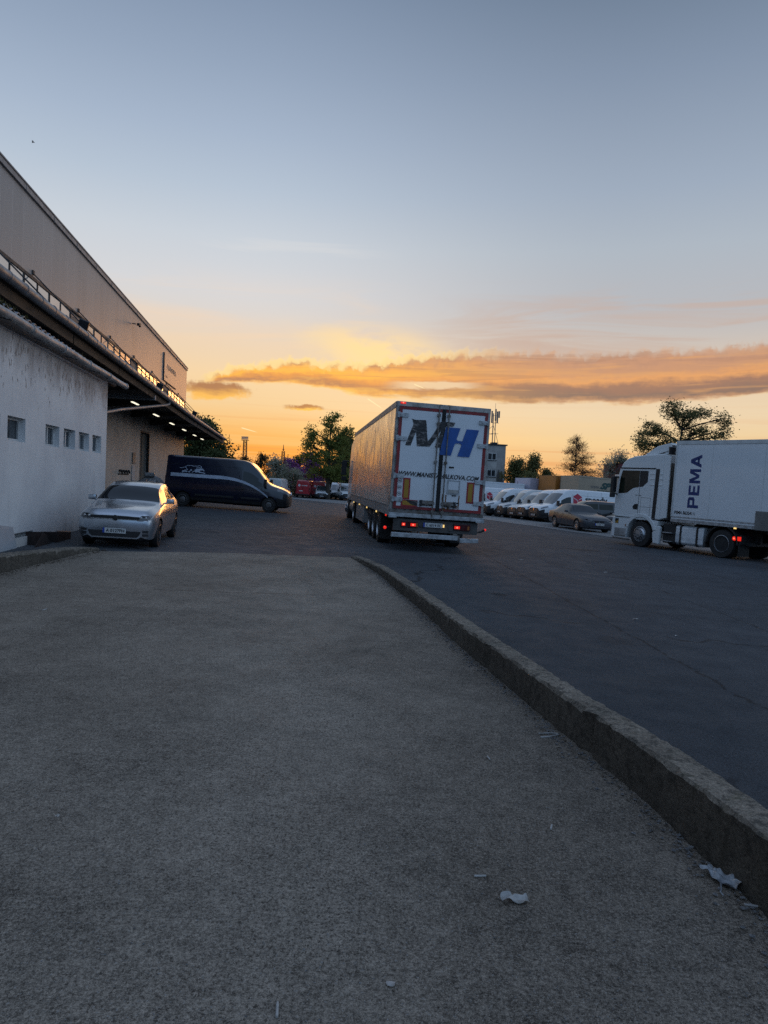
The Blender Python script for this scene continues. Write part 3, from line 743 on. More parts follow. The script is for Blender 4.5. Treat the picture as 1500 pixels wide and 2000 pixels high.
# attached fittings that stay things of their own
sg = wrot(thing('sign_board', 'pale company sign board high on the cladding near the far corner', 'sign'), wpt(57.3, 9.775, 9.85))
mb = MB(); mb.span((-2.75, -.05, -1.0), (2.75, .03, 1.0)); mb.build('panel', M['sheet_cladding'], sg, bevel=.01)
mb = MB(); mb.span((-2.80, -.06, -1.05), (-2.75, .04, 1.0)); mb.span((-2.75, -.06, -1.05), (2.75, .04, -1.0)); mb.build('border', M['frame_dark'], sg)
mb = MB(); lettering(mb, '(T)RANSPRESS', lambda u, v: (-1.7 + u, -.056, -.2 + v), 4.1, .52, .02)
mb.build('lettering', M['grey_print'], sg); mb = MB(); lettering(mb, 'logistics', lambda u, v: (-2.4 + u, -.056, -.75 + v), 1.3, .2); mb.build('small_lettering', M['grey_print'], sg)
for i, s in enumerate((23.2, 36.0, 48.3)):
    fl = wrot(thing('floodlight', ['black floodlight on the canopy edge, nearest the camera', 'black floodlight on the canopy edge between the lit strip windows', 'farthest black floodlight on the canopy edge, below the sign board'][i], 'floodlight', group='floodlights on the canopy edge'), wpt(s, 6.66, can_z(s) + .02)); fl.scale = (.72, .72, .72)
    mb = MB(); r = Matrix.Rotation(radians(-18), 3, 'Y') @ Matrix.Rotation(radians(20), 3, 'X')
    mb.box((.1, -.05, .30), (.16, .42, .50), r); mb.build('housing', M['black_plastic'], fl, bevel=.02)
    mb = MB(); mb.box(Vector((.1, -.05, .30)) + r @ Vector((.09, 0, 0)), (.02, .34, .40), r); mb.build('lens', M['polycarbonate'], fl)
    mb = MB(); mb.tube([(0, .05, 0), (0, .05, .22)], .03, 6); mb.tube([(.1, .02, .1), (1.2, .3, -.02)], .014, 5); mb.build('bracket', M['frame_dark'], fl)
sc = wrot(thing('security_camera', 'small black security camera high on the cladding', 'camera'), wpt(44.1, 9.78, 10.68))
mb = MB(); mb.tube([(0, 0, 0), (0, -.22, -.02)], .03, 6); mb.build('arm', M['black_plastic'], sc)
mb = MB(); mb.box((.1, -.36, -.02), (.42, .16, .16), Matrix.Rotation(radians(-10), 3, 'Y')); mb.lathe([(.05, .31), (.06, .35)], (0, -.36, -.06), 'x', 10); mb.build('housing', M['black_plastic'], sc, bevel=.02)
TL = ['lit fluorescent tube under the canopy, nearest the white building', 'lit fluorescent tube under the canopy, second from the white building', 'lit fluorescent tube under the canopy, third from the white building', 'lit fluorescent tube under the canopy, third from the far end', 'lit fluorescent tube under the canopy, second from the far end', 'lit fluorescent tube under the canopy, last at the far end']
for i, s in enumerate((38.1, 43.8, 49.4, 54.8, 60.5, 65.4)):
    t = wrot(thing('tube_light', TL[i], 'light', group='fluorescent tubes under the canopy'), wpt(s, 8.2, can_z(s) - .40))
    mb = MB(); mb.span((-.75, -.07, .02), (.75, .07, .09)); mb.tube([(-.6, 0, .09), (-.6, 0, .31)], .012, 5); mb.tube([(.6, 0, .09), (.6, 0, .31)], .012, 5); mb.build('fitting', M['frame_white'], t)
    mb = MB(); mb.tube([(-.7, -.035, .0), (.7, -.035, .0)], .026, 8); mb.tube([(-.7, .035, .0), (.7, .035, .0)], .026, 8); mb.build('tube', M['tube_glow'], t)
wi = MB(); p0 = wpt(65.9, 9.8, 4.73); p1 = Vector((-13.4, 60.5, 4.66))
wi.tube([p0.lerp(p1, k / 8) - Vector((0, 0, .12 * (1 - ((k - 4) / 4) ** 2))) for k in range(9)], .018, 5); wi.tube([p1, (p1.x, p1.y, can_z(60) - .1)], .018, 5)
tag(wi.build('overhead_wire', M['seal']), 'thin black wire running from the warehouse corner past the canopy end', 'wire')

# ---------------------------------------------------------------- white plastered building in front
wb = wframe('plaster_building', 'white plastered low building with small deep windows and a gutter', 'building')
WS0, WS1, WZ = -8.0, 21.9, 4.45
WINS = [(11.9, 14.23), (14.58, 15.51), (16.71, 17.65), (17.98, 18.88), (19.19, 20.12), (20.43, 21.32)]
Z0, Z1 = 2.31, 2.79
cuts = sorted({WS0, WS1} | {v for w in WINS for v in w} | {13.2, 16.05})
HZ = .46   # hatch recess
zc = [-1.0, HZ, Z0, Z1, WZ]
mb = MB()
for a, b in zip(cuts, cuts[1:]):
    for z0, z1 in zip(zc, zc[1:]):
        c = (a + b) / 2
        if (z0 == Z0) and any(w[0] - .01 < a and b < w[1] + .01 for w in WINS): continue
        if z0 == -1.0 and 13.2 - .01 < a and b < 16.06: continue
        mb.add([(a, 5.5, z0), (b, 5.5, z0), (b, 5.5, z1), (a, 5.5, z1)], [(0, 1, 2, 3)])
REC = .15
for a, b in WINS:
    for q in (((a, Z0), (b, Z0)), ((b, Z0), (b, Z1)), ((b, Z1), (a, Z1)), ((a, Z1), (a, Z0))):
        (x0, z0), (x1, z1) = q
        mb.add([(x0, 5.5, z0), (x1, 5.5, z1), (x1, 5.5 + REC + .1, z1), (x0, 5.5 + REC + .1, z0)], [(0, 1, 2, 3)])
for q in (((13.2, HZ), (16.05, HZ)), ((16.05, HZ), (16.05, -1)), ((13.2, HZ), (13.2, -1))):
    (x0, z0), (x1, z1) = q
    mb.add([(x0, 5.5, z0), (x1, 5.5, z1), (x1, 5.62, z1), (x0, 5.62, z0)], [(0, 1, 2, 3)])
mb.add([(13.2, 5.62, -1), (16.05, 5.62, -1), (16.05, 5.62, HZ), (13.2, 5.62, HZ)], [(0, 1, 2, 3)])
mb.add([(WS1, 5.5, -1), (WS1, 9.7, -1), (WS1, 9.7, WZ + .4), (WS1, 5.5, WZ)], [(0, 1, 2, 3)])
mb.add([(WS0, 5.5, -1), (WS0, 9.7, -1), (WS0, 9.7, WZ + .4), (WS0, 5.5, WZ)], [(0, 1, 2, 3)])
mb.add([(WS0, 9.7, -1), (WS1, 9.7, -1), (WS1, 9.7, WZ + .4), (WS0, 9.7, WZ + .4)], [(0, 1, 2, 3)])
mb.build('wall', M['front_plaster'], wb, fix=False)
for i, (a, b) in enumerate(WINS):
    y = 5.5 + REC
    fr = MB(); w = .055
    fr.span((a, y - .03, Z0), (a + w, y + .04, Z1)); fr.span((b - w, y - .03, Z0), (b, y + .04, Z1)); fr.span((a + w, y - .03, Z0), (b - w, y + .04, Z0 + w)); fr.span((a + w, y - .03, Z1 - w), (b - w, y + .04, Z1))
    if i != 1: fr.span(((a + b) / 2 - .03, y - .035, Z0 + w), ((a + b) / 2 + .03, y + .03, Z1 - w))
    if i == 3: fr.span((a + .1, y - .06, Z0 + .07), (a + .16, y - .035, Z1 - .07)); fr.span((b - .5, y - .06, Z0 + .07), (b - .44, y - .035, Z1 - .07))
    f = fr.build('window', M['frame_white'], wb)
    p = MB(); p.span((a + w, y + .005, Z0 + w), (b - w, y + .02, Z1 - w)); p.build('pane', M['house_glass'], f)
# plinth lip, roof sheets, gutter
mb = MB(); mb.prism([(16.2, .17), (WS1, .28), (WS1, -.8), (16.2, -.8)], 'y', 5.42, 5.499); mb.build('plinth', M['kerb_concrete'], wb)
mb = MB(); rows = []; n = 0
s = WS0
rows0 = []; rows1 = []
while s < 23.1:
    for o, h in ((0, 0), (.10, .055), (.14, .055), (.24, 0)):
        zz = 4.80 - (s + o - 14) * .024
        rows0.append((s + o, 5.46, zz + h)); rows1.append((s + o, 9.75, zz + .62 + h))
    s += .30
mb.rows([rows0, rows1]); mb.rows([[(x, y, z - .02) for x, y, z in rows0], [(x, y, z - .02) for x, y, z in rows1]])
mb.rows([rows0, [(x, y, z - .02) for x, y, z in rows0]])
mb.build('roof', M['roof_sheet'], wb, fix=False)
mb = MB(); mb.add([(WS0, 5.50, 4.44), (22.9, 5.50, 4.42), (22.9, 5.50, 4.56), (WS0, 5.50, 5.28)], [(0, 1, 2, 3)])
mb.prism([(5.56, 4.40), (9.6, 4.90), (9.6, 4.98), (5.56, 4.48)], 'x', 21.95, 22.9); mb.build('eaves_board', M['soffit'], wb, fix=False)
mb = MB()
gz = lambda s: 4.56 - (s - 14) * .010
pts = [(s, 5.27, gz(s) + .012 * sin(s * 1.9)) for s in range(-8, 24)]
mb.tube(pts, .085, 12); 
for s in range(-7, 24, 2): mb.tube([(s, 5.27, gz(s)), (s + .09, 5.27, gz(s))], .10, 12)
mb.build('gutter', M['pvc_grey'], wb, smooth=True)
mb = MB()
for s in range(-7, 23, 2): mb.tube([(s + .9, 5.2, gz(s) - .10), (s + .9, 5.5, gz(s) - .03)], .012, 5)
mb.tube([(s, 5.36, gz(s) - .13) for s in range(-8, 22)], .02, 6)
mb.build('gutter_bracket', M['frame_dark'], wb)
# moss growing on the roof edge
mb = MB(); rr = random.Random(3)
for cx, w in ((13.9, .55), (14.9, .25), (18.6, .18)):
    for k in range(140 if cx < 14 else 40):
        x = cx + rr.gauss(0, w * .5); y = 5.42 + rr.uniform(-.14, .08); z = 4.76 - (x - 14) * .024 + .0; h = rr.uniform(.02, .07); t = rr.uniform(-.05, .05)
        mb.add([(x - .012, y, z), (x + .012, y, z), (x + t, y - .02 + t, z + h)], [(0, 1, 2)])
tag(mb.build('moss', M['moss'], fix=False), kind='stuff'); bpy.data.objects['moss'].rotation_euler = wb.rotation_euler
# leaning boards and scrap behind the left kerb
t = wrot(thing('leaning_board', 'pair of white boards leaning against the plastered wall by the low hatch', 'board'), wpt(14.45, 5.40, .14))
mb = MB(); r = Matrix.Rotation(radians(-14), 3, 'X') @ Matrix.Rotation(radians(7), 3, 'Y')
mb.box(r @ Vector((-.35, 0, .12)) + Vector((0, -.10, 0)), (1.1, .025, .80), r); mb.build('sheet', M['board_white'], t)
mb = MB(); mb.box(r @ Vector((.6, 0, .02)) + Vector((0, -.06, 0)), (1.25, .022, .62), Matrix.Rotation(radians(-8), 3, 'X')); mb.build('sheet', M['wall_white'], t)
t = wrot(thing('rusty_sheet', 'rusty peaked metal sheet propped behind the left kerb', 'scrap metal'), wpt(15.35, 5.05, .1)); t.scale = (1.15, 1, 1.25)
mb = MB(); mb.prism([(-.75, -.1), (.75, -.1), (.15, .26), (.02, .30)], 'y', 0, .02); mb.build('plate', M['rust'], t)
mb = MB(); mb.prism([(-.1, .0), (.02, .31), (.07, .30), (-.04, -.02)], 'y', .02, .35); mb.build('flange', M['rust'], t)
t = wrot(thing('rusty_box', 'rusty dark metal box beside the wall behind the kerb', 'scrap metal'), wpt(16.5, 5.12, .1)); t.scale = (1.05, 1, 1.25)
mb = MB(); mb.prism([(-.42, -.1), (.5, -.1), (.52, .21), (-.42, .27)], 'y', -.12, .22); mb.build('shell', M['rust'], t, bevel=.01)
mb = MB(); mb.tube([(-.4, -.1, .28), (.5, -.1, .215)], .018, 6); mb.build('edge', M['worn_metal'], t)
# ---------------------------------------------------------------- road vehicles
def catmull(ps, t):
    """ps: list of tuples with the station as first entry; interpolate at t"""
    n = len(ps)
    i = 0
    while i < n - 2 and t > ps[i + 1][0]: i += 1
    p1, p2 = ps[i], ps[i + 1]
    h = p2[0] - p1[0]; u = (t - p1[0]) / h
    out = []
    for k in range(1, len(p1)):
        d = (p2[k] - p1[k]) / h
        def slope(j):
            if j == 0 or j == n - 1: 
                a, b = (ps[0], ps[1]) if j == 0 else (ps[n - 2], ps[n - 1]); return (b[k] - a[k]) / (b[0] - a[0])
            d0 = (ps[j][k] - ps[j - 1][k]) / (ps[j][0] - ps[j - 1][0]); d1 = (ps[j + 1][k] - ps[j][k]) / (ps[j + 1][0] - ps[j][0])
            return 0 if d0 * d1 <= 0 else 2 * d0 * d1 / (d0 + d1)
        m1, m2 = slope(i), slope(i + 1)
        u2, u3 = u * u, u * u * u
        out.append((2 * u3 - 3 * u2 + 1) * p1[k] + (u3 - 2 * u2 + u) * h * m1 + (-2 * u3 + 3 * u2) * p2[k] + (u3 - u2) * h * m2)
    return out
class Body:
    """lofted vehicle body. stations: (x from the nose, zb, ws, zm, wm, zbelt, wbelt, zr, wr, zt)"""
    NV = 5
    def __init__(s, st, step=.12): 
        s.st = st; s.L = st[-1][0]
        xs = set()
        for a, b in zip(st, st[1:]):
            n = max(1, int(round((b[0] - a[0]) / step)))
            for i in range(n): xs.add(round(a[0] + (b[0] - a[0]) * i / n, 4))
        xs.add(s.L); s.xs = sorted(xs)
    def prof(s, x):
        zb, ws, zm, wm, zbe, wbe, zr, wr, zt = catmull(s.st, min(max(x, 0), s.L))
        zs = zb + (zm - zb) * .22
        k = [(0, zb), (ws * .85, zb), (ws, zs), (wm, zm), (wbe, zbe), (wr, zr), (wr * .62, zr + (zt - zr) * .80), (0, zt)]
        return k
    def pt(s, x, v):
        """v in key units 0..7 -> (y, z)"""
        k = s.prof(x); i = min(int(v), 6); u = v - i
        p1, p2 = k[i], k[i + 1]
        if i in (3, 5, 6) :
            p0 = k[i - 1] if i != 3 else k[2]; p3 = k[i + 2] if i + 2 < 8 else (-k[6][0], k[6][1])
            if i == 5: p0 = (k[4][0] + (k[5][0] - k[4][0]) * .5, k[4][1] + (k[5][1] - k[4][1]) * .5)
            c = .5
            f = lambda a, b, c_, d: .5 * ((2 * b) + (-a + c_) * u + (2 * a - 5 * b + 4 * c_ - d) * u * u + (-a + 3 * b - 3 * c_ + d) * u ** 3)
            return (f(p0[0], p1[0], p2[0], p3[0]), f(p0[1], p1[1], p2[1], p3[1]))
        return (p1[0] + (p2[0] - p1[0]) * u, p1[1] + (p2[1] - p1[1]) * u)
    def side_y(s, x, z):
        k = s.prof(x)
        best = k[3][0]
        pts = [s.pt(x, 2 + i * .1) for i in range(36)]
        for (y0, z0), (y1, z1) in zip(pts, pts[1:]):
            if z0 <= z <= z1 and z1 > z0: return y0 + (y1 - y0) * (z - z0) / (z1 - z0)
        return best
    def vs(s): 
        n = s.NV
        return [i / n for i in range(7 * n + 1)]
    def mesh(s, region, arches, under=2):
        """region(x, v, side) -> material slot of a cell; arches: (x, z, r, half width)"""
        V = s.vs(); xs = s.xs; nx = len(xs); nv = len(V)
        ring = 2 * (nv - 1)
        vs = []; fs = []; ms = []
        for x in xs:
            pr = [s.pt(x, v) for v in V]
            r = [(x, y, z) for y, z in pr] + [(x, -y, z) for y, z in pr[-2:0:-1]]
            vs += r
        for i in range(nx - 1):
            for k in range(ring):
                fs.append((i * ring + k, i * ring + (k + 1) % ring, (i + 1) * ring + (k + 1) % ring, (i + 1) * ring + k))
                side = 1 if k < nv - 1 else -1
                kk = k if side == 1 else ring - 1 - k
                ms.append(region((xs[i] + xs[i + 1]) / 2, (V[kk] + V[kk + 1]) / 2, side))
        # end caps: strips between the two halves
        for base, flip in ((0, 0), ((nx - 1) * ring, 1)):
            for k in range(nv - 1):
                a, b = base + k, base + k + 1
                c = base + (ring - k - 1) if k + 1 < nv - 1 else b
                d = base + (ring - k) % ring if k > 0 else a
                q = [a, b, c, d]; q = [p for i, p in enumerate(q) if p not in q[:i]]
                if len(q) > 2:
                    fs.append(tuple(q)); ms.append(region(-1 if not flip else s.L + 1, (V[k] + V[k + 1]) / 2, 1))
        me = bpy.data.meshes.new('b'); me.from_pydata(vs, [], fs)
        bm = bmesh.new(); bm.from_mesh(me); bmesh.ops.recalc_face_normals(bm, faces=bm.faces); bm.to_mesh(me); bm.free()
        nm = max(ms) + 2
        dm = [bpy.data.materials.get('_slot%d' % i) or bpy.data.materials.new('_slot%d' % i) for i in range(nm)]
        for m in dm: me.materials.append(m)
        me.polygons.foreach_set('material_index', ms)
        ob = bpy.data.objects.new('b', me); COL.objects.link(ob)
        mb = MB()
        for (x, z, r, hw) in arches:
            for sg in (1, -1):
                mb.lathe([(r, 0), (r, .34)], (x, sg * (hw - .30), z), 'y', 28, 0, sg)
        cme = bpy.data.meshes.new('c'); cme.from_pydata([tuple(p) for p in mb.v], [], mb.f)
        bm = bmesh.new(); bm.from_mesh(cme); bmesh.ops.recalc_face_normals(bm, faces=bm.faces); bm.to_mesh(cme); bm.free()
        for m in dm: cme.materials.append(m)
        cme.polygons.foreach_set('material_index', [under] * len(cme.polygons))
        co = bpy.data.objects.new('c', cme); COL.objects.link(co)
        md = ob.modifiers.new('x', 'BOOLEAN'); md.operation = 'DIFFERENCE'; md.object = co; md.solver = 'EXACT'
        dg = bpy.context.evaluated_depsgraph_get(); dg.update()
        res = bpy.data.meshes.new_from_object(ob.evaluated_get(dg))
        if len(res.polygons) < 50:
            res = me.copy()
        bpy.data.objects.remove(ob); bpy.data.objects.remove(co)
        return res
def split_mesh(me, slots, parent, X0):
    """slots: {index: (part name, material)}; x is turned so that the nose points to +x; X0 = nose position"""
    out = {}
    vs = [v.co.copy() for v in me.vertices]
    for idx, (nm, m) in slots.items():
        fs = [tuple(p.vertices) for p in me.polygons if p.material_index == idx]
        if not fs: continue
        used = sorted({i for f in fs for i in f}); mp = {i: k for k, i in enumerate(used)}
        mb = MB(); mb.add([(X0 - vs[i].x, -vs[i].y, vs[i].z) for i in used], [tuple(mp[i] for i in f) for f in fs])
        out[idx] = mb.build(nm, m, parent, smooth=True, ang=32, fix=False)
    return out
def wheel(parent, x, y, z, r, w, rim='rim', spokes=0, name='wheel', hub=.62):
    sg = 1 if y > 0 else -1
    mb = MB(); mb.lathe([(r * .68, -w), (r * .93, -w), (r, -w * .82), (r, -w * .18), (r * .94, 0), (r * hub * 1.06, .002), (r * hub * 1.04, -.02)], (x, y, z), 'y', 28, 0, sg)
    t = mb.build(name, M['rubber'], parent, smooth=True, ang=40)
    mb = MB()
    if spokes:
        mb.lathe([(r * hub * 1.05, .004), (r * hub * .98, .010), (r * hub * .92, -.03), (r * hub * .9, -.10)], (x, y, z), 'y', 28, 0, sg, 0)
        mb.lathe([(r * hub, -.12), (r * hub, -.11)], (x, y, z), 'y', 20, 1, sg)
        for k in range(spokes):
            q = 2 * pi * k / spokes + .3
            d = Vector((cos(q), 0, sin(q))); e = Vector((-sin(q), 0, cos(q)))
            c = Vector((x, y, z))
            o = Vector((0, sg, 0))
            mb.add([c + d * r * .10 - e * r * .05 + o * -.012, c + d * r * .10 + e * r * .05 + o * -.012, c + d * r * hub * .98 + e * r * .085 + o * .002, c + d * r * hub * .98 - e * r * .085 + o * .002,
                    c + d * r * .10 - e * r * .05 + o * -.05, c + d * r * .10 + e * r * .05 + o * -.05, c + d * r * hub * .98 + e * r * .085 + o * -.04, c + d * r * hub * .98 - e * r * .085 + o * -.04],
                   [(0, 1, 2, 3), (0, 4, 5, 1), (1, 5, 6, 2), (3, 2, 6, 7), (0, 3, 7, 4)])
        mb.lathe([(r * .16, -.05), (r * .16, -.008), (r * .08, .0)], (x, y, z), 'y', 14, 0, sg)
    else:
        mb.lathe([(r * hub * 1.05, .004), (r * hub, .010), (r * hub * .93, -.03), (r * hub * .80, -.045), (r * hub * .62, -.015), (r * .22, -.012), (r * .20, .018), (r * .06, .024)], (x, y, z), 'y', 24, 0, sg, 2)
    mb.build('rim', [M[rim], M['black_plastic']], t, smooth=True, ang=40)
    return t
def plate(parent, pos, ax, text, w=.52, h=.11, up=(0, 0, 1), nrm=None, eu=True):
    """number plate centred at pos, ax = reading direction"""
    ax = Vector(ax).normalized(); up = Vector(up).normalized(); nrm = ax.cross(up).normalized() if nrm is None else Vector(nrm)
    pos = Vector(pos)
    P = lambda u, v, o: pos + ax * (u - w / 2) + up * (v - h / 2) + nrm * o
    mb = MB()
    mb.add([P(0, 0, 0), P(w, 0, 0), P(w, h, 0), P(0, h, 0), P(0, 0, .012), P(w, 0, .012), P(w, h, .012), P(0, h, .012)], [(4, 5, 6, 7), (0, 1, 5, 4), (1, 2, 6, 5), (2, 3, 7, 6), (3, 0, 4, 7)])
    t = mb.build('number_plate', M['plate_white'], parent)
    mb = MB(); mb.add([P(0, 0, .015), P(w * .085, 0, .015), P(w * .085, h, .015), P(0, h, .015)], [(0, 1, 2, 3)]); mb.build('blue_band', M['plate_blue'], t, fix=False)
    mb = MB(); lettering(mb, text, lambda u, v: P(w * .14 + u, h * .17 + v, .0155), w * .80, h * .66, .02); mb.build('lettering', M['ink'], t, fix=False)
    return t

# ---- delivery van
VST = [(0.0, .34, .66, .56, .74, .86, .70, .96, .56, .99), (.10, .27, .84, .56, .90, .93, .86, 1.03, .70, 1.07), (.30, .24, .92, .60, .97, 1.00, .93, 1.12, .78, 1.16), (.60, .24, .94, .65, .99, 1.07, .96, 1.21, .83, 1.25),
       (.95, .24, .95, .70, 1.02, 1.14, .99, 1.30, .86, 1.35), (1.78, .24, .96, .70, 1.03, 1.24, 1.01, 2.07, .83, 2.15), (2.05, .24, .96, .70, 1.03, 1.25, 1.015, 2.28, .82, 2.36), (2.45, .24, .96, .70, 1.03, 1.25, 1.02, 2.38, .83, 2.46),
       (3.3, .26, .96, .70, 1.03, 1.25, 1.02, 2.40, .83, 2.49), (6.05, .28, .96, .70, 1.03, 1.25, 1.015, 2.40, .82, 2.49), (6.17, .32, .95, .70, 1.02, 1.25, 1.0, 2.38, .80, 2.46), (6.20, .36, .93, .70, .99, 1.25, .97, 2.34, .77, 2.42)]
def van_region(x, v, sd):
    if x < 0: return 6
    if x > 6.2: return 0
    if v < 2: return 2
    if .97 < x < 1.76 and v > 5.2: return 1
    if 1.22 < x < 2.38 and 4.05 < v < 4.0 + min(.62, (x - 1.0) * .9): return 3 if sd > 0 else 4
    if x < .62 and v < 3.3: return 6
    if x < .34 and v < 3.75: return 6
    if .09 < x < .58 and 3.9 < v < 4.75: return 5 if sd > 0 else 7
    if .62 < x < 6.0 and v < 2.45: return 6
    return 0
VB = Body(VST, .10)
VAN_ME = VB.mesh(van_region, [(.98, .36, .42, 1.06), (5.31 - .02, .36, .42, 1.06)], 2)
def make_van(root, paintm, glassm='van_glass', rim='steel_rim', text=None, dark_low=False):
    nose = .98 + 2.165
    p = split_mesh(VAN_ME, {0: ('body', M[paintm]), 1: ('windscreen', M[glassm]), 3: ('side_window', M['car_glass']), 4: ('side_window', M['car_glass']), 5: ('headlight', M['headlamp']), 7: ('headlight', M['headlamp']), 6: ('bumper', M['black_plastic']), 2: ('underside', M['black_plastic'])}, root, nose)
    for x in (.98, 5.29):
        for sg in (1, -1): wheel(root, nose - x, sg * 1.015, .36, .36, .24, rim)
    for sg in (1, -1):
        mb = MB(); mb.box((nose - 1.18, sg * 1.17, 1.42), (.13, .24, .36)); mb.box((nose - 1.22, sg * 1.03, 1.32), (.10, .14, .08)); mb.build('mirror', M['black_plastic'], root, bevel=.03)
    mb = MB(); mb.span((nose - .12, -.50, .60), (nose + .006, .50, .90)); gr = mb.build('grille', M['black_plastic'], root, bevel=.02)
    mb = MB()
    for k in range(3): mb.span((nose - .04, -.46, .865 - .085 * k), (nose + .016, .46, .878 - .085 * k))
    mb.build('grille_bars', M['rim'] if paintm != 'navy_paint' else M['dark_rim'], gr)['kind'] = 'stuff'
    mb = MB(); mb.add([(nose - .005 + .036, 0 + .09 * cos(k * pi / 2) * .75, .90 + .12 * sin(k * pi / 2)) for k in range(4)] + [(nose - .03, 0 + .09 * cos(k * pi / 2) * .75, .90 + .12 * sin(k * pi / 2)) for k in range(4)], [(0, 1, 2, 3), (0, 4, 5, 1), (1, 5, 6, 2), (2, 6, 7, 3), (3, 7, 4, 0)]); mb.build('badge', M['chrome'], root)
    mb = MB()
    for sg in (1, -1):
        for x0, x1, z in ((1.45, 2.4, .62), (2.75, 4.7, .62)):
            mb.box((nose - (x0 + x1) / 2, sg * 1.032, z), (x1 - x0, .03, .10))
    mb.build('side_moulding', M['black_plastic'], root, bevel=.008)['kind'] = 'stuff'
    # shut lines
    mb = MB()
    def vline(x, v0, v1, sg):
        pts = [VB.pt(x, v0 + (v1 - v0) * i / 10) for i in range(11)]
        for (y0, z0), (y1, z1) in zip(pts, pts[1:]):
            mb.add([(nose - x - .007, sg * (y0 + .003), z0), (nose - x + .007, sg * (y0 + .003), z0), (nose - x + .007, sg * (y1 + .003), z1), (nose - x - .007, sg * (y1 + .003), z1)], [(0, 1, 2, 3)])
    def hline(xa, xb, z, sg):
        n = 12
        for i in range(n):
            x0 = xa + (xb - xa) * i / n; x1 = xa + (xb - xa) * (i + 1) / n
            y0 = VB.side_y(x0, z) + .003; y1 = VB.side_y(x1, z) + .003
            mb.add([(nose - x0, sg * y0, z - .006), (nose - x1, sg * y1, z - .006), (nose - x1, sg * y1, z + .006), (nose - x0, sg * y0, z + .006)], [(0, 1, 2, 3)])
    for sg in (1, -1):
        for x, a, b in ((1.38, 2.3, 3.9), (2.44, 2.2, 4.75), (3.72, 2.2, 4.9), (2.52, 2.2, 4.75), (4.85, 3.9, 5.0)): vline(x, a, b, sg)
        hline(2.52, 6.0, 2.06, sg); hline(1.4, 6.0, 1.02, sg); hline(2.52, 6.0, 1.28, sg)
    mb.build('shut_line', M['seal'] if paintm == 'navy_paint' else M['grey_print'], root, fix=False)['kind'] = 'stuff'
    mb = MB()
    for sg in (1, -1): mb.box((nose - 2.28, sg * 1.04, 1.06), (.18, .03, .05)); mb.box((nose - 2.66, sg * 1.04, 1.06), (.16, .03, .05))
    for o in [mb.build('door_handle', M['black_plastic'], root, bevel=.008)]: o['kind'] = 'stuff'
    for sg in (1, -1):
        mb = MB(); mb.box((nose - 6.19, sg * .93, 1.15), (.05, .13, .62)); mb.build('tail_lamp', M['lens_red'], root, bevel=.02)
    mb = MB(); mb.box((nose - 6.21, 0, .48), (.14, 1.85, .16)); mb.build('rear_bumper', M['black_plastic'], root, bevel=.03)
    if text: plate(root, (nose + .045, 0, .50), (0, 1, 0), text)
    return nose
def side_decal(mb, pts, nose, sg, o=.006):
    """closed outline of (x from the nose, z) as a fan of triangles laid on the side"""
    P = [(nose - x, sg * (VB.side_y(x, z) + o), z) for x, z in pts]
    mb.add(P, [tuple(range(len(P)))])
def strip_decal(mb, top, bot, nose, sg, o=.006):
    n = len(top)
    a = [(nose - x, sg * (VB.side_y(x, z) + o), z) for x, z in top]; b = [(nose - x, sg * (VB.side_y(x, z) + o), z) for x, z in bot]
    mb.rows([a, b])
def van_text(mb, s, x, z, w, h, nose, sg, bold=.02, shear=0, o=.006):
    f = lambda u, v: (nose - (x + sg * 0 + (u if sg > 0 else -u)), sg * (VB.side_y(x, z + v) + o), z + v)
    lettering(mb, s, f, w, h, bold, shear)

# navy van
nv = thing('delivery_van', 'dark navy panel van with running hound and pale curved stripe', 'van')
nose = make_van(nv, 'navy_paint', 'cab_glass', 'steel_rim')
# pale stripe: level from the tail, then sweeping down to the front wing
mb = MB(); top = []; bot = []
for i in range(41):
    x = 5.95 - i * (5.95 - 1.05) / 40
    d = max(0, 3.6 - x)
    z = 1.62 - .075 * d * d - .035 * d ** 3 * .6 + (.0 if x < 3.6 else 0)
    wd = .165 - .085 * min(1, d / 2.6)
    top.append((x, z)); bot.append((x, z - wd))
strip_decal(mb, top, bot, nose, -1); mb.build('stripe', M['pale_stripe'], nv, fix=False)
def hz(X, Y):
    """photo-drawn outline of the hound -> (x from nose, z), in metres on the van side"""
    return (5.95 - (X - 130) / 405.0, 1.62 + (445 - Y + (X - 130) * .074) / 405.0)
mb = MB()
for o in ([(600, 410), (622, 388), (660, 380), (715, 378), (752, 378), (785, 398), (800, 425), (790, 430), (765, 412), (735, 412), (708, 420), (712, 440), (760, 452), (800, 458), (826, 472), (815, 482), (770, 468), (715, 462), (690, 458), (680, 445), (655, 455), (620, 450), (605, 432)],
          [(352, 412), (400, 410), (450, 416), (462, 440), (440, 444), (400, 432), (375, 440), (372, 455), (360, 450)],
          [(512, 392), (545, 390), (552, 410), (530, 425), (512, 410)], [(480, 425), (500, 418), (520, 440), (500, 452), (482, 445)], [(560, 440), (590, 418), (605, 425), (575, 445), (550, 462)]):
    side_decal(mb, [hz(*p) for p in o], nose, -1)
mb.build('hound_emblem', M['pale_stripe'], nv, fix=False)
def line_decal(mb, pts, w, nose, sg, o=.007):
    for p, q in zip(pts, pts[1:]):
        d = Vector((q[0] - p[0], q[1] - p[1])); n = Vector((-d.y, d.x)).normalized() * w / 2
        side_decal(mb, [(p[0] + n.x, p[1] + n.y), (q[0] + n.x, q[1] + n.y), (q[0] - n.x, q[1] - n.y), (p[0] - n.x, p[1] - n.y)], nose, sg, o)
mb = MB(); line_decal(mb, [hz(*p) for p in ((295, 350), (330, 358), (380, 350), (410, 338), (450, 315), (520, 315), (590, 330), (650, 328), (700, 322), (725, 338), (742, 355), (715, 366), (690, 355), (650, 352), (630, 372))], .022, nose, -1)
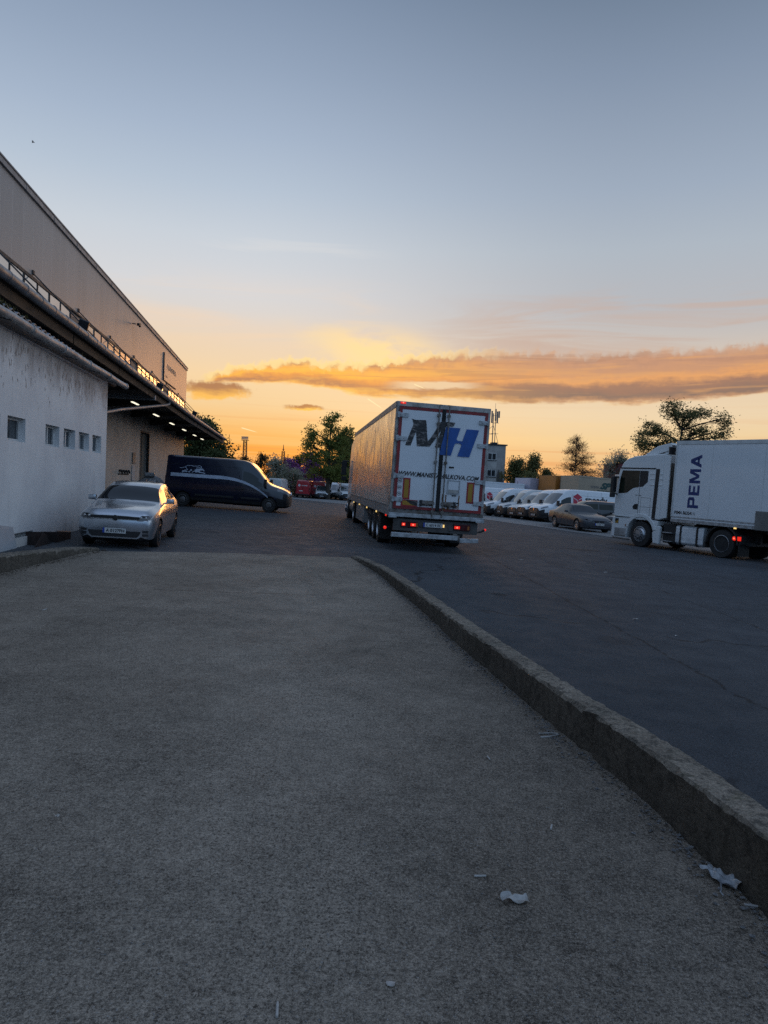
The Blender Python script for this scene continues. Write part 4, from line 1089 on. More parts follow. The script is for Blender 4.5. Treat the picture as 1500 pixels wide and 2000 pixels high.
line_decal(mb, [hz(*p) for p in ((415, 345), (440, 375), (465, 392), (430, 402), (400, 400))], .02, nose, -1); mb.build('hound_outline', M['pale_stripe'], nv, fix=False)
nv.scale = (.965, 1, 1)
place(nv, -7.75, 35.4, 90.0 - 2.0, .0)

# ---- the row of white delivery vans
def hexlogo(parent, nose, x, z, r, sg=1):
    mb = MB(); mw = MB()
    pts = [(x + r * .90 * cos(radians(90 + 60 * k)), z + r * sin(radians(90 + 60 * k))) for k in range(6)]
    side_decal(mb, pts, nose, sg); mb.build('red_emblem', M['red_logo'], parent, fix=False)
    def seg(a, b, w=.10 * r):
        line_decal(mw, [a, b], w, nose, sg, .009)
    seg((x - r * .8, z + r * .34), (x + r * .02, z - r * .08)); seg((x + r * .02, z - r * .08), (x + r * .02, z - r * .9)); seg((x + r * .25, z + r * .06), (x + r * .78, z + r * .34))
    mw.build('emblem_lines', M['white_print'], parent, fix=False)
VL = ['white panel van with dark lower nose and red cube emblem, leftmost of the row', 'white low-nosed van with grey bonnet, second from the left in the row', 'white van with black lower nose, third from the left in the row', 'white van with striped grille, just left of the nearest white van', 'nearest white panel van with red cube emblem and black lettering']
row_p = [(9.1, 58.9), (10.15, 56.4), (10.6, 54.4), (11.0, 52.5), (11.42, 50.3)]
proto = None
for i, (x, y) in enumerate(row_p):
    t = thing('white_van', VL[i], 'van', group='white vans parked in a row')
    nz = make_van(t, 'grubby_white_paint' if i in (1, 2) else 'white_paint', 'van_glass', 'steel_rim', ['B 3941 HK', 'B 2187 PT', 'B 7703 HC', 'B 6520 HT', 'B 4408 HM'][i])
    if i == 4:
        hexlogo(t, nz, 2.88, 1.74, .46)
        mb = MB(); van_text(mb, 'speedy', 3.50, 1.46, 1.85, .62, nz, 1, .03, 0, .012); mb.build('lettering', M['ink'], t, fix=False)
    if i == 0: hexlogo(t, nz, 3.1, 1.72, .36)
    if i == 1: hexlogo(t, nz, 3.05, 1.72, .36)
    t.scale = (1, 1, [1, .97, .90, .98, 1][i])
    place(t, x + 2.1, y + .75, -108.0 + [4, 7, -1, 2, 0][i] , -.02)
t = thing('white_van', 'white van half hidden behind the trailer, red emblem on its side', 'van', group='white vans parked in a row')
nz = make_van(t, 'white_paint'); hexlogo(t, nz, 2.75, 1.72, .36); place(t, 9.3, 63.5, -106, 0)

# ---- far vans beyond the yard
def far_van(label, paintm, x, y, az, name='parked_van', txt=None, low=0.0):
    t = thing(name, label, 'van'); nz = make_van(t, paintm, 'car_glass' if paintm == 'red_paint' else 'van_glass', 'steel_rim', txt)
    if low: t.scale = (low, 1, low * .93)
    place(t, x, y, az); return t, nz
def rear_print(t, nz):
    xb = nz - 6.205
    mb = MB(); lettering(mb, 'speedy', lambda u, v: (xb - .004, .15 - u, 1.62 + v), .82, .24, .03); mb.build('lettering', M['white_print'], t, fix=False)
    mb = MB(); c = [(xb - .004, .50 + .17 * cos(q * pi / 8), 1.74 + .17 * sin(q * pi / 8)) for q in range(16)]; mb.add(c, [tuple(range(16))]); mb.build('round_emblem', M['white_print'], t, fix=False)
    mb = MB(); mb.box((xb - .002, .25, .98), (.012, .52, .11)); mb.build('number_plate', M['plate_white'], t)
    mb = MB(); mb.box((xb, 0, 1.35), (.01, .03, 1.7)); mb.build('door_gap', M['seal'], t)
t, nz = far_van('red delivery van seen from behind with white round emblem, full rear visible', 'red_paint', -11.35, 102.6, 4, 'red_van'); rear_print(t, nz)
t, nz = far_van('red delivery van partly hidden behind the other red van', 'red_paint', -9.35, 104.2, 3, 'red_van'); rear_print(t, nz)
far_van('white snub-nosed van facing the yard left of the tree trunk', 'white_paint', -8.95, 102.4, 178, txt='B 1190 HP', low=.93)
far_van('white van mostly hidden behind the tree trunk', 'white_paint', -7.25, 107.5, 178)
far_van('white van turned slightly beside the trailer, right of the tree trunk', 'white_paint', -5.9, 103.2, 168, txt='B 5512 KA')
far_van('pale grey van behind the bonnet of the navy van', 'grubby_white_paint', -14.6, 98.5, 4)

# ---- cars
def make_car(root, st, wx, r, paintm, glassm, rim, spokes, win, ws, rw, lamp, text=None, tx=.02, half=.92, vlow=4.12, vtop=4.85, bumper_v=2.6):
    """win: list of (x0, x1) side panes; ws/rw: windscreen and rear window x-range"""
    b = Body(st, .07)
    L = b.L
    def reg(x, v, sd):
        if x < 0 or x > L: return 0
        if v < 2: return 2
        if ws[0] < x < ws[1] and v > 5.05: return 1
        if rw[0] < x < rw[1] and v > 5.3: return 8
        for i, (a, c) in enumerate(win):
            if a < x < c and vlow < v < vtop: return 10 + 2 * i + (sd < 0)
        if lamp[0] < x < lamp[1] and lamp[2] < v < lamp[3]: return 5 if sd > 0 else 7
        if L - .30 < x < L - .02 and 3.3 < v < 4.3: return 6
        return 0
    me = b.mesh(reg, [(q, r, r + .055, half) for q in wx], 2)
    nose = (wx[0] + wx[1]) / 2
    sl = {0: ('body', M[paintm]), 1: ('windscreen', M[glassm]), 8: ('rear_window', M[glassm]), 2: ('underside', M['black_plastic']), 5: ('headlight', M['headlamp']), 7: ('headlight', M['headlamp']), 6: ('tail_lamp', M['lens_red'])}
    for i in range(len(win)):
        sl[10 + 2 * i] = ('side_window', M[glassm]); sl[11 + 2 * i] = ('side_window', M[glassm])
    split_mesh(me, sl, root, nose)
    for q in wx:
        for sg in (1, -1): wheel(root, nose - q, sg * (half - .035), r, r, .21, rim, spokes)
    for sg in (1, -1):
        mx = ws[0] + .42
        y0 = b.side_y(mx, catmull(st, mx)[4])
        mb = MB(); mb.box((nose - mx, sg * (y0 + .13), catmull(st, mx)[4] + .10), (.10, .19, .12)); mb.box((nose - mx, sg * (y0 + .02), catmull(st, mx)[4] + .05), (.06, .10, .04)); mb.build('mirror', M[paintm], root, smooth=True, bevel=.048)
    mb = MB()
    for sg in (1, -1):
        for a, c in win:
            y = b.side_y(c - .12, catmull(st, c - .12)[4] - .10)
            mb.box((nose - c + .12, sg * (y + .012), catmull(st, c - .12)[4] - .10), (.17, .022, .024))
    mb.build('door_handle', M[paintm], root)['kind'] = 'stuff'
    mb = MB()
    for sg in (1, -1):
        for xx in [win[0][0] + .12, (win[0][1] + win[1][0]) / 2, win[1][1] - .1]:
            pts = [b.pt(xx, 2.2 + 1.8 * i / 8) for i in range(9)]
            for (y0, z0), (y1, z1) in zip(pts, pts[1:]):
                mb.add([(nose - xx - .005, sg * (y0 + .002), z0), (nose - xx + .005, sg * (y0 + .002), z0), (nose - xx + .005, sg * (y1 + .002), z1), (nose - xx - .005, sg * (y1 + .002), z1)], [(0, 1, 2, 3)])
    mb.build('shut_line', M['seal'], root, fix=False)['kind'] = 'stuff'
    return b, nose
GST = [(0.0, .24, .60, .46, .67, .63, .66, .71, .50, .735), (.04, .19, .71, .46, .77, .665, .75, .755, .60, .785), (.13, .17, .78, .46, .845, .715, .80, .82, .66, .845), (.36, .16, .82, .50, .88, .775, .835, .868, .70, .888), (.78, .16, .84, .55, .895, .845, .845, .925, .73, .948), (1.20, .16, .84, .56, .90, .91, .845, .985, .775, 1.012),
       (1.86, .16, .84, .56, .90, .94, .845, 1.30, .645, 1.355), (2.35, .17, .84, .56, .90, .95, .845, 1.40, .63, 1.45), (2.7, .17, .84, .56, .90, .95, .845, 1.415, .625, 1.465), (3.15, .17, .84, .56, .90, .97, .84, 1.395, .61, 1.45), (3.72, .2, .83, .56, .89, .99, .83, 1.32, .54, 1.375), (4.08, .26, .80, .56, .86, .97, .79, 1.06, .62, 1.09), (4.20, .30, .72, .56, .80, .86, .74, .92, .60, .95), (4.255, .36, .62, .56, .70, .76, .64, .80, .52, .83)]
car = thing('silver_hatchback', 'silver hatchback with black grille parked against the plastered wall', 'car')
gb, gn = make_car(car, GST, (.86, 3.48), .318, 'silver_paint', 'car_glass', 'dark_rim', 5, [(1.42, 2.42), (2.50, 3.30), (3.36, 3.66)], (1.24, 1.84), (3.74, 4.06), (9, 9, 9, 9), half=.915)
def front_pt(b, nose, y, z):
    """x on the nose at height z and offset y, found by marching back"""
    x = 0
    while x < 1.2:
        k = b.prof(x); zt = k[7][1]
        if k[0][1] <= z <= zt and b.side_y(x, z) >= abs(y): return nose - x
        x += .01
    return nose - x
def nose_patch(b, nose, outline, nm, m, parent, o=.012, n=14):
    """outline rows: list of (z, y0, y1) from bottom to top, wrapped on to the nose"""
    rows = []
    for z, y0, y1 in outline:
        rows.append([(front_pt(b, nose, y0 + (y1 - y0) * i / n, z) + o, y0 + (y1 - y0) * i / n, z) for i in range(n + 1)])
    mb = MB(); mb.rows(rows); return mb.build(nm, m, parent, smooth=True, fix=False)
nose_patch(gb, gn, [(.665, -.54, .54), (.69, -.56, .56), (.725, -.54, .54)], 'grille', M['black_plastic'], car, .014)
nose_patch(gb, gn, [(.652, -.54, .54), (.662, -.54, .54)], 'grille_bar', M['chrome'], car, .02)
nose_patch(gb, gn, [(.27, -.50, .50), (.31, -.55, .55), (.40, -.60, .60)], 'air_intake', M['black_plastic'], car, .014)
nose_patch(gb, gn, [(.172, -.66, .66), (.215, -.70, .70)], 'front_lip', M['black_plastic'], car, .03)
def lamp_patch(b, nose, rows, sg, parent, o=.010):
    h = nose_patch(b, nose, [(z, sg * a, sg * c) for z, a, c in rows], 'headlight', M['headlamp_dark'], parent, o, 8)
    return h
for sg in (1, -1):
    mb = MB(); z0 = .30
    for k in range(2):
        zz = .33 + k * .075
        P = [(front_pt(gb, gn, sg * y, zz) + .016, sg * y, zz + d) for y in (.63, .68, .73, .765) for d in (-.026, .026)]
        mb.add(P, [(0, 2, 3, 1), (2, 4, 5, 3), (4, 6, 7, 5)])
    mb.build('fog_vent', M['black_plastic'], car, fix=False)
    h = lamp_patch(gb, gn, [(.640, .50, .74), (.675, .50, .80), (.715, .54, .825), (.755, .60, .82)], sg, car)
    mb = MB()
    for yy in (.585, .69): mb.lathe([(.030, 0), (.026, .012), (.01, .014)], (front_pt(gb, gn, sg * yy, .705) + .010, sg * yy, .705), 'x', 12)
    mb.build('projector', M['chrome'], h, smooth=True)
    nose_patch(gb, gn, [(.636, sg * .50, sg * .745), (.645, sg * .50, sg * .755)], 'lamp_strip', M['chrome'], h, .016, 8)
mb = MB(); mb.lathe([(.058, -.03), (.062, .012), (.05, .022), (.0, .024)], (gn + .012, 0, .685), 'x', 20); mb.build('round_badge', M['black_plastic'], car, smooth=True)
plate(car, (gn + .025, .0, .405), (0, 1, 0), 'A 0127PH')
mb = MB()
for sg in (1, -1): mb.tube([(gn - 1.245, sg * .25 + .22, 1.012), (gn - 1.27, sg * .25 - .2, 1.03)], .007, 5)
mb.build('wiper', M['seal'], car)['kind'] = 'stuff'
mb = MB(); mb.tube([(gn - 3.35, 0, 1.44), (gn - 3.5, 0, 1.50)], [.03, .008], 6); mb.build('roof_aerial', M['black_plastic'], car)
car.scale = (1, .89, .965)
place(car, -5.98, 17.0, 180 - 9.0)

BST = [(0.0, .26, .55, .44, .62, .58, .60, .64, .45, .66), (.07, .20, .72, .44, .78, .63, .74, .69, .56, .72), (.20, .17, .80, .48, .85, .68, .80, .75, .63, .78), (.60, .17, .85, .52, .90, .76, .85, .84, .70, .87), (1.15, .17, .87, .55, .915, .84, .865, .91, .72, .94), (1.62, .17, .87, .56, .92, .90, .865, .96, .72, .99),
       (2.32, .17, .87, .56, .92, .93, .865, 1.35, .60, 1.40), (2.85, .18, .87, .56, .92, .945, .865, 1.405, .585, 1.465), (3.35, .18, .87, .56, .92, .955, .865, 1.38, .58, 1.44), (3.85, .2, .87, .57, .915, .97, .86, 1.24, .60, 1.29), (4.25, .22, .85, .57, .90, .96, .85, 1.03, .68, 1.06), (4.60, .26, .82, .57, .88, .94, .83, 1.00, .68, 1.03), (4.78, .30, .76, .57, .83, .88, .78, .94, .62, .97), (4.84, .36, .68, .57, .74, .80, .70, .86, .55, .88)]
bm_ = thing('grey_saloon', 'dark grey saloon car with light alloy wheels in front of the white vans', 'car')
bb, bn = make_car(bm_, BST, (.86, 3.75), .325, 'graphite_paint', 'bright_glass', 'rim', 7, [(1.85, 2.78), (2.86, 3.55), (3.60, 3.9)], (1.64, 2.30), (3.6, 4.22), (9, 9, 9, 9), half=.93)
for sg in (1, -1): lamp_patch(bb, bn, [(.60, .46, .76), (.64, .42, .80), (.675, .42, .82), (.70, .50, .80)], sg, bm_)
for sg in (1, -1):
    nose_patch(bb, bn, [(.52, sg * .04, sg * .24), (.585, sg * .035, sg * .27), (.655, sg * .05, sg * .25)], 'grille', M['black_plastic'], bm_, .018, 6)
    nose_patch(bb, bn, [(.24, sg * .52, sg * .70), (.34, sg * .56, sg * .70)], 'fog_vent', M['black_plastic'], bm_, .014, 5)
nose_patch(bb, bn, [(.23, -.42, .42), (.33, -.50, .50)], 'air_intake', M['black_plastic'], bm_, .014)
plate(bm_, (bn + .03, 0, .455), (0, 1, 0), 'CA 6362 HB')
place(bm_, 11.1, 40.2, 169.5)
SST = [(0.0, .36, .55, .55, .66, .80, .64, .90, .45, .93), (.10, .28, .78, .58, .84, .90, .80, 1.00, .62, 1.03), (.5, .26, .86, .64, .92, 1.00, .88, 1.08, .74, 1.11), (1.2, .26, .88, .68, .94, 1.08, .89, 1.16, .76, 1.19), (1.85, .26, .88, .70, .94, 1.12, .89, 1.66, .68, 1.74), (2.4, .26, .88, .70, .94, 1.12, .89, 1.72, .67, 1.80), (4.0, .28, .88, .70, .93, 1.13, .88, 1.70, .67, 1.79), (4.45, .32, .86, .70, .91, 1.12, .86, 1.60, .66, 1.68), (4.58, .36, .82, .70, .88, 1.1, .83, 1.40, .66, 1.46), (4.62, .42, .76, .70, .82, 1.05, .78, 1.25, .62, 1.3)]
su = thing('black_estate_car', 'tall black estate car standing behind the grey saloon', 'car')
make_car(su, SST, (.90, 3.60), .34, 'black_paint', 'cab_glass', 'dark_rim', 5, [(1.62, 2.45), (2.55, 3.45), (3.52, 4.3)], (1.22, 1.83), (4.1, 4.4), (.12, .5, 3.7, 4.6), half=.95)
place(su, 12.95, 44.9, -96); su.scale = (1, 1, .95)
hb = thing('dark_hatchback', 'dark hatchback tucked between the grey saloon and the white tractor', 'car')
make_car(hb, GST, (.86, 3.48), .318, 'black_paint', 'van_glass', 'dark_rim', 5, [(1.42, 2.42), (2.50, 3.30), (3.36, 3.66)], (1.24, 1.84), (3.74, 4.06), (.10, .52, 3.75, 4.8), half=.915)
place(hb, 14.9, 43.0, -140)
# ---------------------------------------------------------------- articulated truck seen from behind (local x forward from the rear doors, y left, z up)
def truck_wheel(parent, x, y, z=.5, r=.5, w=.32, dished=True, name='wheel'):
    sg = 1 if y > 0 else -1
    mb = MB(); mb.lathe([(r * .6, -w), (r * .94, -w), (r, -w * .88), (r, -w * .12), (r * .95, 0), (r * .62, .004), (r * .60, -.03)], (x, y, z), 'y', 36, 0, sg)
    for k in range(5): mb.lathe([(r + .002, -w * (.2 + .15 * k)), (r + .002, -w * (.2 + .15 * k) - .012)], (x, y, z), 'y', 36, 0, sg) if k in () else None
    t = mb.build(name, M['rubber'], parent, smooth=True, ang=40)
    mb = MB()
    if dished:
        mb.lathe([(r * .60, .006), (r * .575, .010), (r * .54, -.05), (r * .50, -.15), (r * .36, -.17), (r * .30, -.10), (r * .22, -.09), (r * .05, -.08)], (x, y, z), 'y', 32, 0, sg, 2)
    else:
        mb.lathe([(r * .60, .006), (r * .575, .012), (r * .53, -.03), (r * .50, .005), (r * .40, .055), (r * .30, .06), (r * .27, .11), (r * .05, .115)], (x, y, z), 'y', 32, 0, sg, 2)
    rim = mb.build('rim', M['rim'], t, smooth=True, ang=35)
    mb = MB()
    for k in range(10):
        q = 2 * pi * k / 10; rr = r * (.43 if dished else .35)
        o = -.165 if dished else .058
        mb.lathe([(.022, 0), (.022, .035), (.012, .04)], (x + rr * cos(q), y + sg * o, z + rr * sin(q)), 'y', 6, 0, sg)
    if dished:
        pass
    mb.build('wheel_nuts', M['dark_rim'], rim)['kind'] = 'stuff'
    return t
mh = thing('articulated_truck', 'white reefer truck seen from behind with large grey and blue initials on its doors', 'truck')
HW = 1.29; ZB, ZT = .95, 4.0
box = MB(); box.span((.10, -HW + .03, ZB + .1), (13.55, HW - .03, ZT - .02)); box.build('trailer_body', M['trailer_skin'], mh, bevel=.01)
sk = MB()
for sg in (1, -1): sk.span((.10, sg * (HW - .025), ZB + .28), (13.55, sg * (HW - .0), ZT - .16))
sk.build('side_skin', M['trailer_skin'], mh)['kind'] = 'stuff'
mb = MB()
for sg in (1, -1):
    mb.span((.02, sg * (HW - .04), ZT - .16), (13.6, sg * (HW + .012), ZT)); 
mb.build('top_rail', M['pvc_grey'], mh)['kind'] = 'stuff'
mb = MB()
for sg in (1, -1): mb.span((.02, sg * (HW - .04), ZB), (13.6, sg * (HW + .012), ZB + .28)); mb.span((.02, sg * (HW + .012), ZB + .255), (13.6, sg * (HW + .022), ZB + .285))
mb.build('side_rail', M['pvc_grey'], mh)['kind'] = 'stuff'
# rear frame
mb = MB()
for sg in (1, -1): mb.span((-.03, sg * (HW - .075), ZB + .17), (.10, sg * HW, ZT - .01))
mb.span((-.035, -HW, ZT - .12), (.10, HW, ZT + .005))
mb.build('rear_frame', M['alloy'], mh, bevel=.012)
mb = MB(); mb.span((-.05, -HW, ZB + .0), (.10, HW, ZB + .19)); mb.build('rear_sill', M['worn_metal'], mh, bevel=.01)
mb = MB(); mb.span((-.12, -HW - .01, ZB - .02), (-.05, HW + .01, ZB + .085))
mb.span((-.13, -HW - .02, ZB - .05), (-.05, -HW + .22, ZB + .03)); mb.span((-.13, HW - .2, ZB - .05), (-.05, HW + .02, ZB + .03)); mb.build('buffer_plate', M['galvanised'], mh, bevel=.008)
# doors: red surround, white leaf
def dz(X, Y):
    """photo-drawn point on the rear doors -> (u from the left edge, z) in metres"""
    a = (1385, 105); b = (-55, 1050); px, py = X - 65, Y - 50
    det = a[0] * b[1] - a[1] * b[0]; s = (px * b[1] - py * b[0]) / det; t = (a[0] * py - a[1] * px) / det
    return s * 2 * HW, ZT - t * 1050 / 544 * 1.0
D = lambda u, z, o: (-.03 - o, HW - u, z)
DZ0, DZ1 = ZB + .20, ZT - .13
doors = []
for k, (u0, u1) in enumerate(((.08, HW - .012), (HW + .012, 2 * HW - .08))):
    mb = MB(); mb.span(D(u0, DZ0, .0), D(u1, DZ1, .05)); d = mb.build('rear_door', M['white_paint'], mh, bevel=.008); doors.append(d)
    w = .085
    mb = MB(); o0, o1 = .051, .054
    inner = (u1 - .0, u1) if k == 0 else (u0, u0)
    if k == 0: mb.span(D(u0, DZ0, o0), D(u0 + w, DZ1, o1))
    else: mb.span(D(u1 - w, DZ0, o0), D(u1, DZ1, o1))
    a, b = (u0 + w, u1) if k == 0 else (u0, u1 - w)
    mb.span(D(a, DZ1 - .08, o0), D(b, DZ1, o1)); mb.span(D(a, DZ0, o0), D(b, DZ0 + .075, o1))
    mb.build('red_edging', M['red_frame'], d)
    mb = MB()
    uh = u0 - .05 if k == 0 else u1 - .24
    for z in (3.64, 3.02, 2.02, 1.40) if k == 0 else (3.60, 2.98, 2.00, 1.42):
        mb = MB(); mb.span(D(uh, z - .055, .055), D(uh + .29, z + .055, .085)); mb.span(D(uh if k == 0 else uh + .22, z - .075, .06), D(uh + .07 if k == 0 else uh + .29, z + .075, .095))
        for q in (.09, .21): mb.lathe([(.014, 0), (.014, .02), (.0, .02)], D(uh + q, z, .083), 'x', 6, 0, -1)
        mb.build('hinge', M['galvanised'], d, bevel=.006)
mb = MB(); mb.span(D(HW - .055, DZ0, .02), D(HW + .055, DZ1, .066)); mb.build('door_seal', M['seal'], doors[0], bevel=.01)
for k, u in enumerate((HW - .145, HW + .125)):
    mb = MB(); n = 12
    mb.tube([D(u, ZB + .03, .12), D(u, ZT - .06, .12)], .018, 8); mb.tube([D(u, ZT - .06, .12), D(u, ZT - .02, .12), D(u + (.06 if k == 0 else -.06), ZT - .02, .10)], .014, 6)
    mb.build('lock_rod', M['worn_metal'], doors[k], smooth=True)
    mb = MB()
    for z in (3.70, 3.48, 2.45, 1.35, 1.12): mb.box(D(u, z, .10), (.07, .085, .075))
    mb.build('rod_bracket', M['worn_metal'], doors[k], bevel=.01)['kind'] = 'stuff'
# handle gear
for k, (u0, u1) in enumerate(((.80, 1.14), (1.42, 1.76))):
    mb = MB(); mb.span(D(u0, 1.27, .056), D(u1, 1.41, .075)); mb.span(D(u0 + .03, 1.31, .075), D(u1 + (.02 if k == 0 else -.02), 1.37, .13)); mb.box(D((u0 + u1) / 2, 1.34, .10), (.05, .10, .10))
    mb.build('handle', M['worn_metal'], doors[k], bevel=.008)
    mb = MB(); mb.span(D(u0 - .01 if k == 0 else u1 - .05, 1.25, .056), D(u0 + .05 if k == 0 else u1 + .01, 1.42, .14)); mb.build('handle_catch', M['black_plastic'], doors[k], bevel=.01)
# initials: torn grey foil and blue letter
def dpoly(pts, nm, m, o, parent):
    mb = MB(); P = [dz(*p) for p in pts]; n = len(P)
    mb.add([D(u, z, o) for u, z in P] + [D(u, z, o - .004) for u, z in P], [tuple(range(n))] + [(i, (i + 1) % n, n + (i + 1) % n, n + i) for i in range(n)])
    return mb.build(nm, m, parent, fix=False)
dpoly([(190, 690), (300, 400), (303, 370), (292, 330), (278, 308), (340, 325), (487, 327), (500, 430), (508, 560), (518, 632), (560, 585), (690, 375), (704, 348), (690, 500), (655, 560), (600, 640), (545, 712), (360, 705), (352, 600), (345, 492), (318, 560), (268, 697)], 'initial_letter', M['peeled_foil'], .059, doors[0])
dpoly([(704, 348), (735, 348), (735, 725), (622, 722), (655, 640), (715, 470), (650, 560), (690, 500)], 'initial_letter', M['peeled_foil'], .0705, doors[0])
dpoly([(735, 348), (913, 362), (890, 420), (800, 410), (772, 425), (735, 560)], 'initial_letter', M['peeled_foil'], .0705, doors[1])
dpoly([(780, 428), (993, 443), (935, 605), (960, 628), (1025, 632), (1085, 457), (1267, 472), (1130, 867), (952, 852), (1013, 690), (1000, 668), (925, 664), (905, 690), (858, 843), (687, 828)], 'initial_letter', M['blue_letter'], .0715, doors[1])
TX = 'WWW.MANISTAHALKOVA.COM'
mb = MB(); lettering(mb, TX, lambda u, v: D(.175 + u, 2.035 + v - u * .004, .0705), 2.20, .125, .022, .25); mb.build('lettering', M['ink'], doors[0], fix=False)
# stickers and reflectors
mb = MB(); mb.span(D(.165, 1.38, .055), D(.285, 1.97, .058)); sk_ = mb.build('speed_stickers', M['white_print'], doors[0])
mb = MB()
for z, s_ in ((1.885, '90'), (1.715, '80'), (1.545, '70')):
    n = 24
    for r0, r1 in ((.058, .049),):
        mb.add([D(.225 + r * cos(2 * pi * k / n), z + r * sin(2 * pi * k / n), .0605) for r in (r0, r1) for k in range(n)], [(k, (k + 1) % n, n + (k + 1) % n, n + k) for k in range(n)])
    lettering(mb, s_, lambda u, v: D(.19 + u, z - .026 + v, .0605), .07, .052, .03)
mb.build('lettering', M['ink'], sk_, fix=False)
for k, u in ((0, .31), (1, 2.06)):
    mb = MB(); mb.span(D(u, 1.41, .055), D(u + .20, 1.98, .060)); r_ = mb.build('reflector_board', M['reflector_red'], doors[k])
    mb = MB(); mb.span(D(u + .04, 1.45, .060), D(u + .16, 1.94, .0625)); mb.build('yellow_field', M['reflector_yellow'], r_)
mb = MB(); mb.span(D(.29, 1.215, .055), D(.74, 1.40, .060)); r_ = mb.build('torn_reflector', M['reflector_red'], doors[0])
mb = MB(); mb.add([D(u, z, .0625) for u, z in ((.33, 1.37), (.42, 1.37), (.70, 1.255), (.33, 1.255))], [(0, 1, 2, 3)]); mb.build('yellow_field', M['reflector_yellow'], r_, fix=False)
mb = MB(); mb.add([D(u, z, .0645) for u, z in ((.40, 1.395), (.74, 1.375), (.74, 1.24), (.56, 1.285))], [(0, 1, 2, 3)]); mb.build('peeled_film', M['peeled_foil'], r_, fix=False)
# small service hatch with rust
mb = MB()
for a, b in (((1.52, 1.63), (1.54, 2.0)), ((1.84, 1.63), (1.86, 2.0)), ((1.54, 1.98), (1.84, 2.0)), ((1.54, 1.63), (1.84, 1.65))): mb.span(D(a[0], a[1], .056), D(b[0], b[1], .0725))
mb.build('hatch_frame', M['galvanised'], doors[1]); 
mb = MB(); mb.span(D(1.545, 1.655, .053), D(1.835, 1.975, .062)); h_ = mb.build('hatch', M['white_paint'], doors[1], bevel=.004)
mb = MB(); mb.span(D(1.55, 1.66, .062), D(1.83, 1.745, .066)); mb.build('hatch_vent', M['alloy'], h_)
mb = MB(); mb.span(D(1.53, 2.33, .052), D(1.66, 2.365, .075)); mb.span(D(1.66, 1.58, .052), D(1.78, 1.605, .07)); mb.span(D(1.80, 1.38, .052), D(1.86, 1.41, .07)); mb.build('door_stop', M['seal'], doors[1])['kind'] = 'stuff'
mb = MB(); rr = random.Random(8)
for u, z0, z1, w in ((1.42, 1.38, 1.62, .05), (1.50, 1.40, 1.60, .03), (1.86, 1.2, 1.60, .028), (1.80, 1.25, 1.33, .05), (1.58, 1.19, 1.27, .07), (1.46, 1.18, 1.25, .10)):
    n = 7; L = []; Rr = []
    for i in range(n + 1):
        z = z0 + (z1 - z0) * i / n; L.append(D(u - w * rr.uniform(.3, .7), z, .0565)); Rr.append(D(u + w * rr.uniform(.3, .7), z, .0565))
    mb.rows([L, Rr])
mb.build('rust_streak', M['rust_orange'], doors[1], fix=False)['kind'] = 'stuff'
# lamp carrier
mb = MB(); mb.span((-.02, -1.16, .56), (.05, 1.16, .88)); mb.build('lamp_panel', M['panel_grey'], mh, bevel=.008)
for sg in (1, -1):
    y0 = sg * .72
    mb = MB(); mb.span((-.06, y0 - .23 if sg > 0 else y0 - .24, .66), (-.02, y0 + .23, .83)); l_ = mb.build('tail_lamp', M['lens_red'], mh, bevel=.012)
    for q, w_ in (((.16, .045), (-.10, .07)) if sg > 0 else ((.13, .075),)):
        mb = MB(); mb.box((-.064, y0 + q, .735), (.012, w_ * 2.0, .075)); mb.build('lit_segment', M['lit_red'], l_, bevel=.004)
        mb = MB(); mb.lathe([(.024, 0), (.02, .008), (0, .009)], (-.069, y0 + q, .735), 'x', 10, 0, -1); mb.build('bulb', M['lit_red_core'], l_)
    mb = MB(); mb.box((-.062, y0 - .18 * sg * -1 if sg < 0 else y0 - .20, .735), (.008, .05, .10)); mb.build('indicator', M['lens_orange'], l_)
mb = MB(); mb.lathe([(.058, 0), (.058, .016), (.044, .02)], (-.02, .40, .735), 'x', 18, 0, -1); mb.build('round_blank', M['panel_grey'], mh); mb = MB(); mb.box((-.03, -.42, .69), (.02, .13, .13)); mb.build('square_blank', M['panel_grey'], mh, bevel=.006)
mb = MB(); mb.span((-.05, -.20, .70), (-.02, .36, .80)); mb.build('plate_holder', M['black_plastic'], mh, bevel=.008)
plate(mh, (-.055, .08, .755), (0, -1, 0), 'C 6014 EC', .53, .115)
mb = MB(); mb.box((-.06, -.215, .75), (.04, .035, .075)); mb.build('plate_lamp', M['lit_amber'], mh)
# underrun bar in two pieces, hangers, marker lamps
mb = MB(); mb.span((-.10, -.62, .385), (.02, 1.20, .51)); mb.build('underrun_bar', M['galvanised'], mh, bevel=.012)
mb = MB(); mb.box((-.07, -.93, .40), (.12, .52, .12), Matrix.Rotation(radians(-1.5), 3, 'X')); mb.build('underrun_bar', M['galvanised'], mh, bevel=.012)
mb = MB(); mb.span((-.06, -.68, .36), (.04, -.62, .52)); mb.span((-.02, .50, .48), (.06, .62, .60)); mb.span((-.02, -.62, .48), (.06, -.50, .60)); mb.span((.0, .42, .42), (.08, .46, .60)); mb.build('bar_hanger', M['worn_metal'], mh, bevel=.008)['kind'] = 'stuff'
mb = MB(); mb.tube([(-.0, -1.14, .62), (-.02, -1.27, .66), (-.03, -1.36, .715)], [.02, .025, .03], 8); st_ = mb.build('marker_stalk', M['black_plastic'], mh, smooth=True)
mb = MB(); mb.lathe([(.032, 0), (.03, .03), (.0, .04)], (-.02, -1.375, .72), 'x', 10, 0, -1); mb.build('marker_lamp', M['lit_red'], st_, smooth=True)
mb = MB(); mb.tube([(.3, 1.15, .62), (.28, 1.28, .60), (.28, 1.34, .58)], .02, 6); st_ = mb.build('marker_stalk', M['black_plastic'], mh)
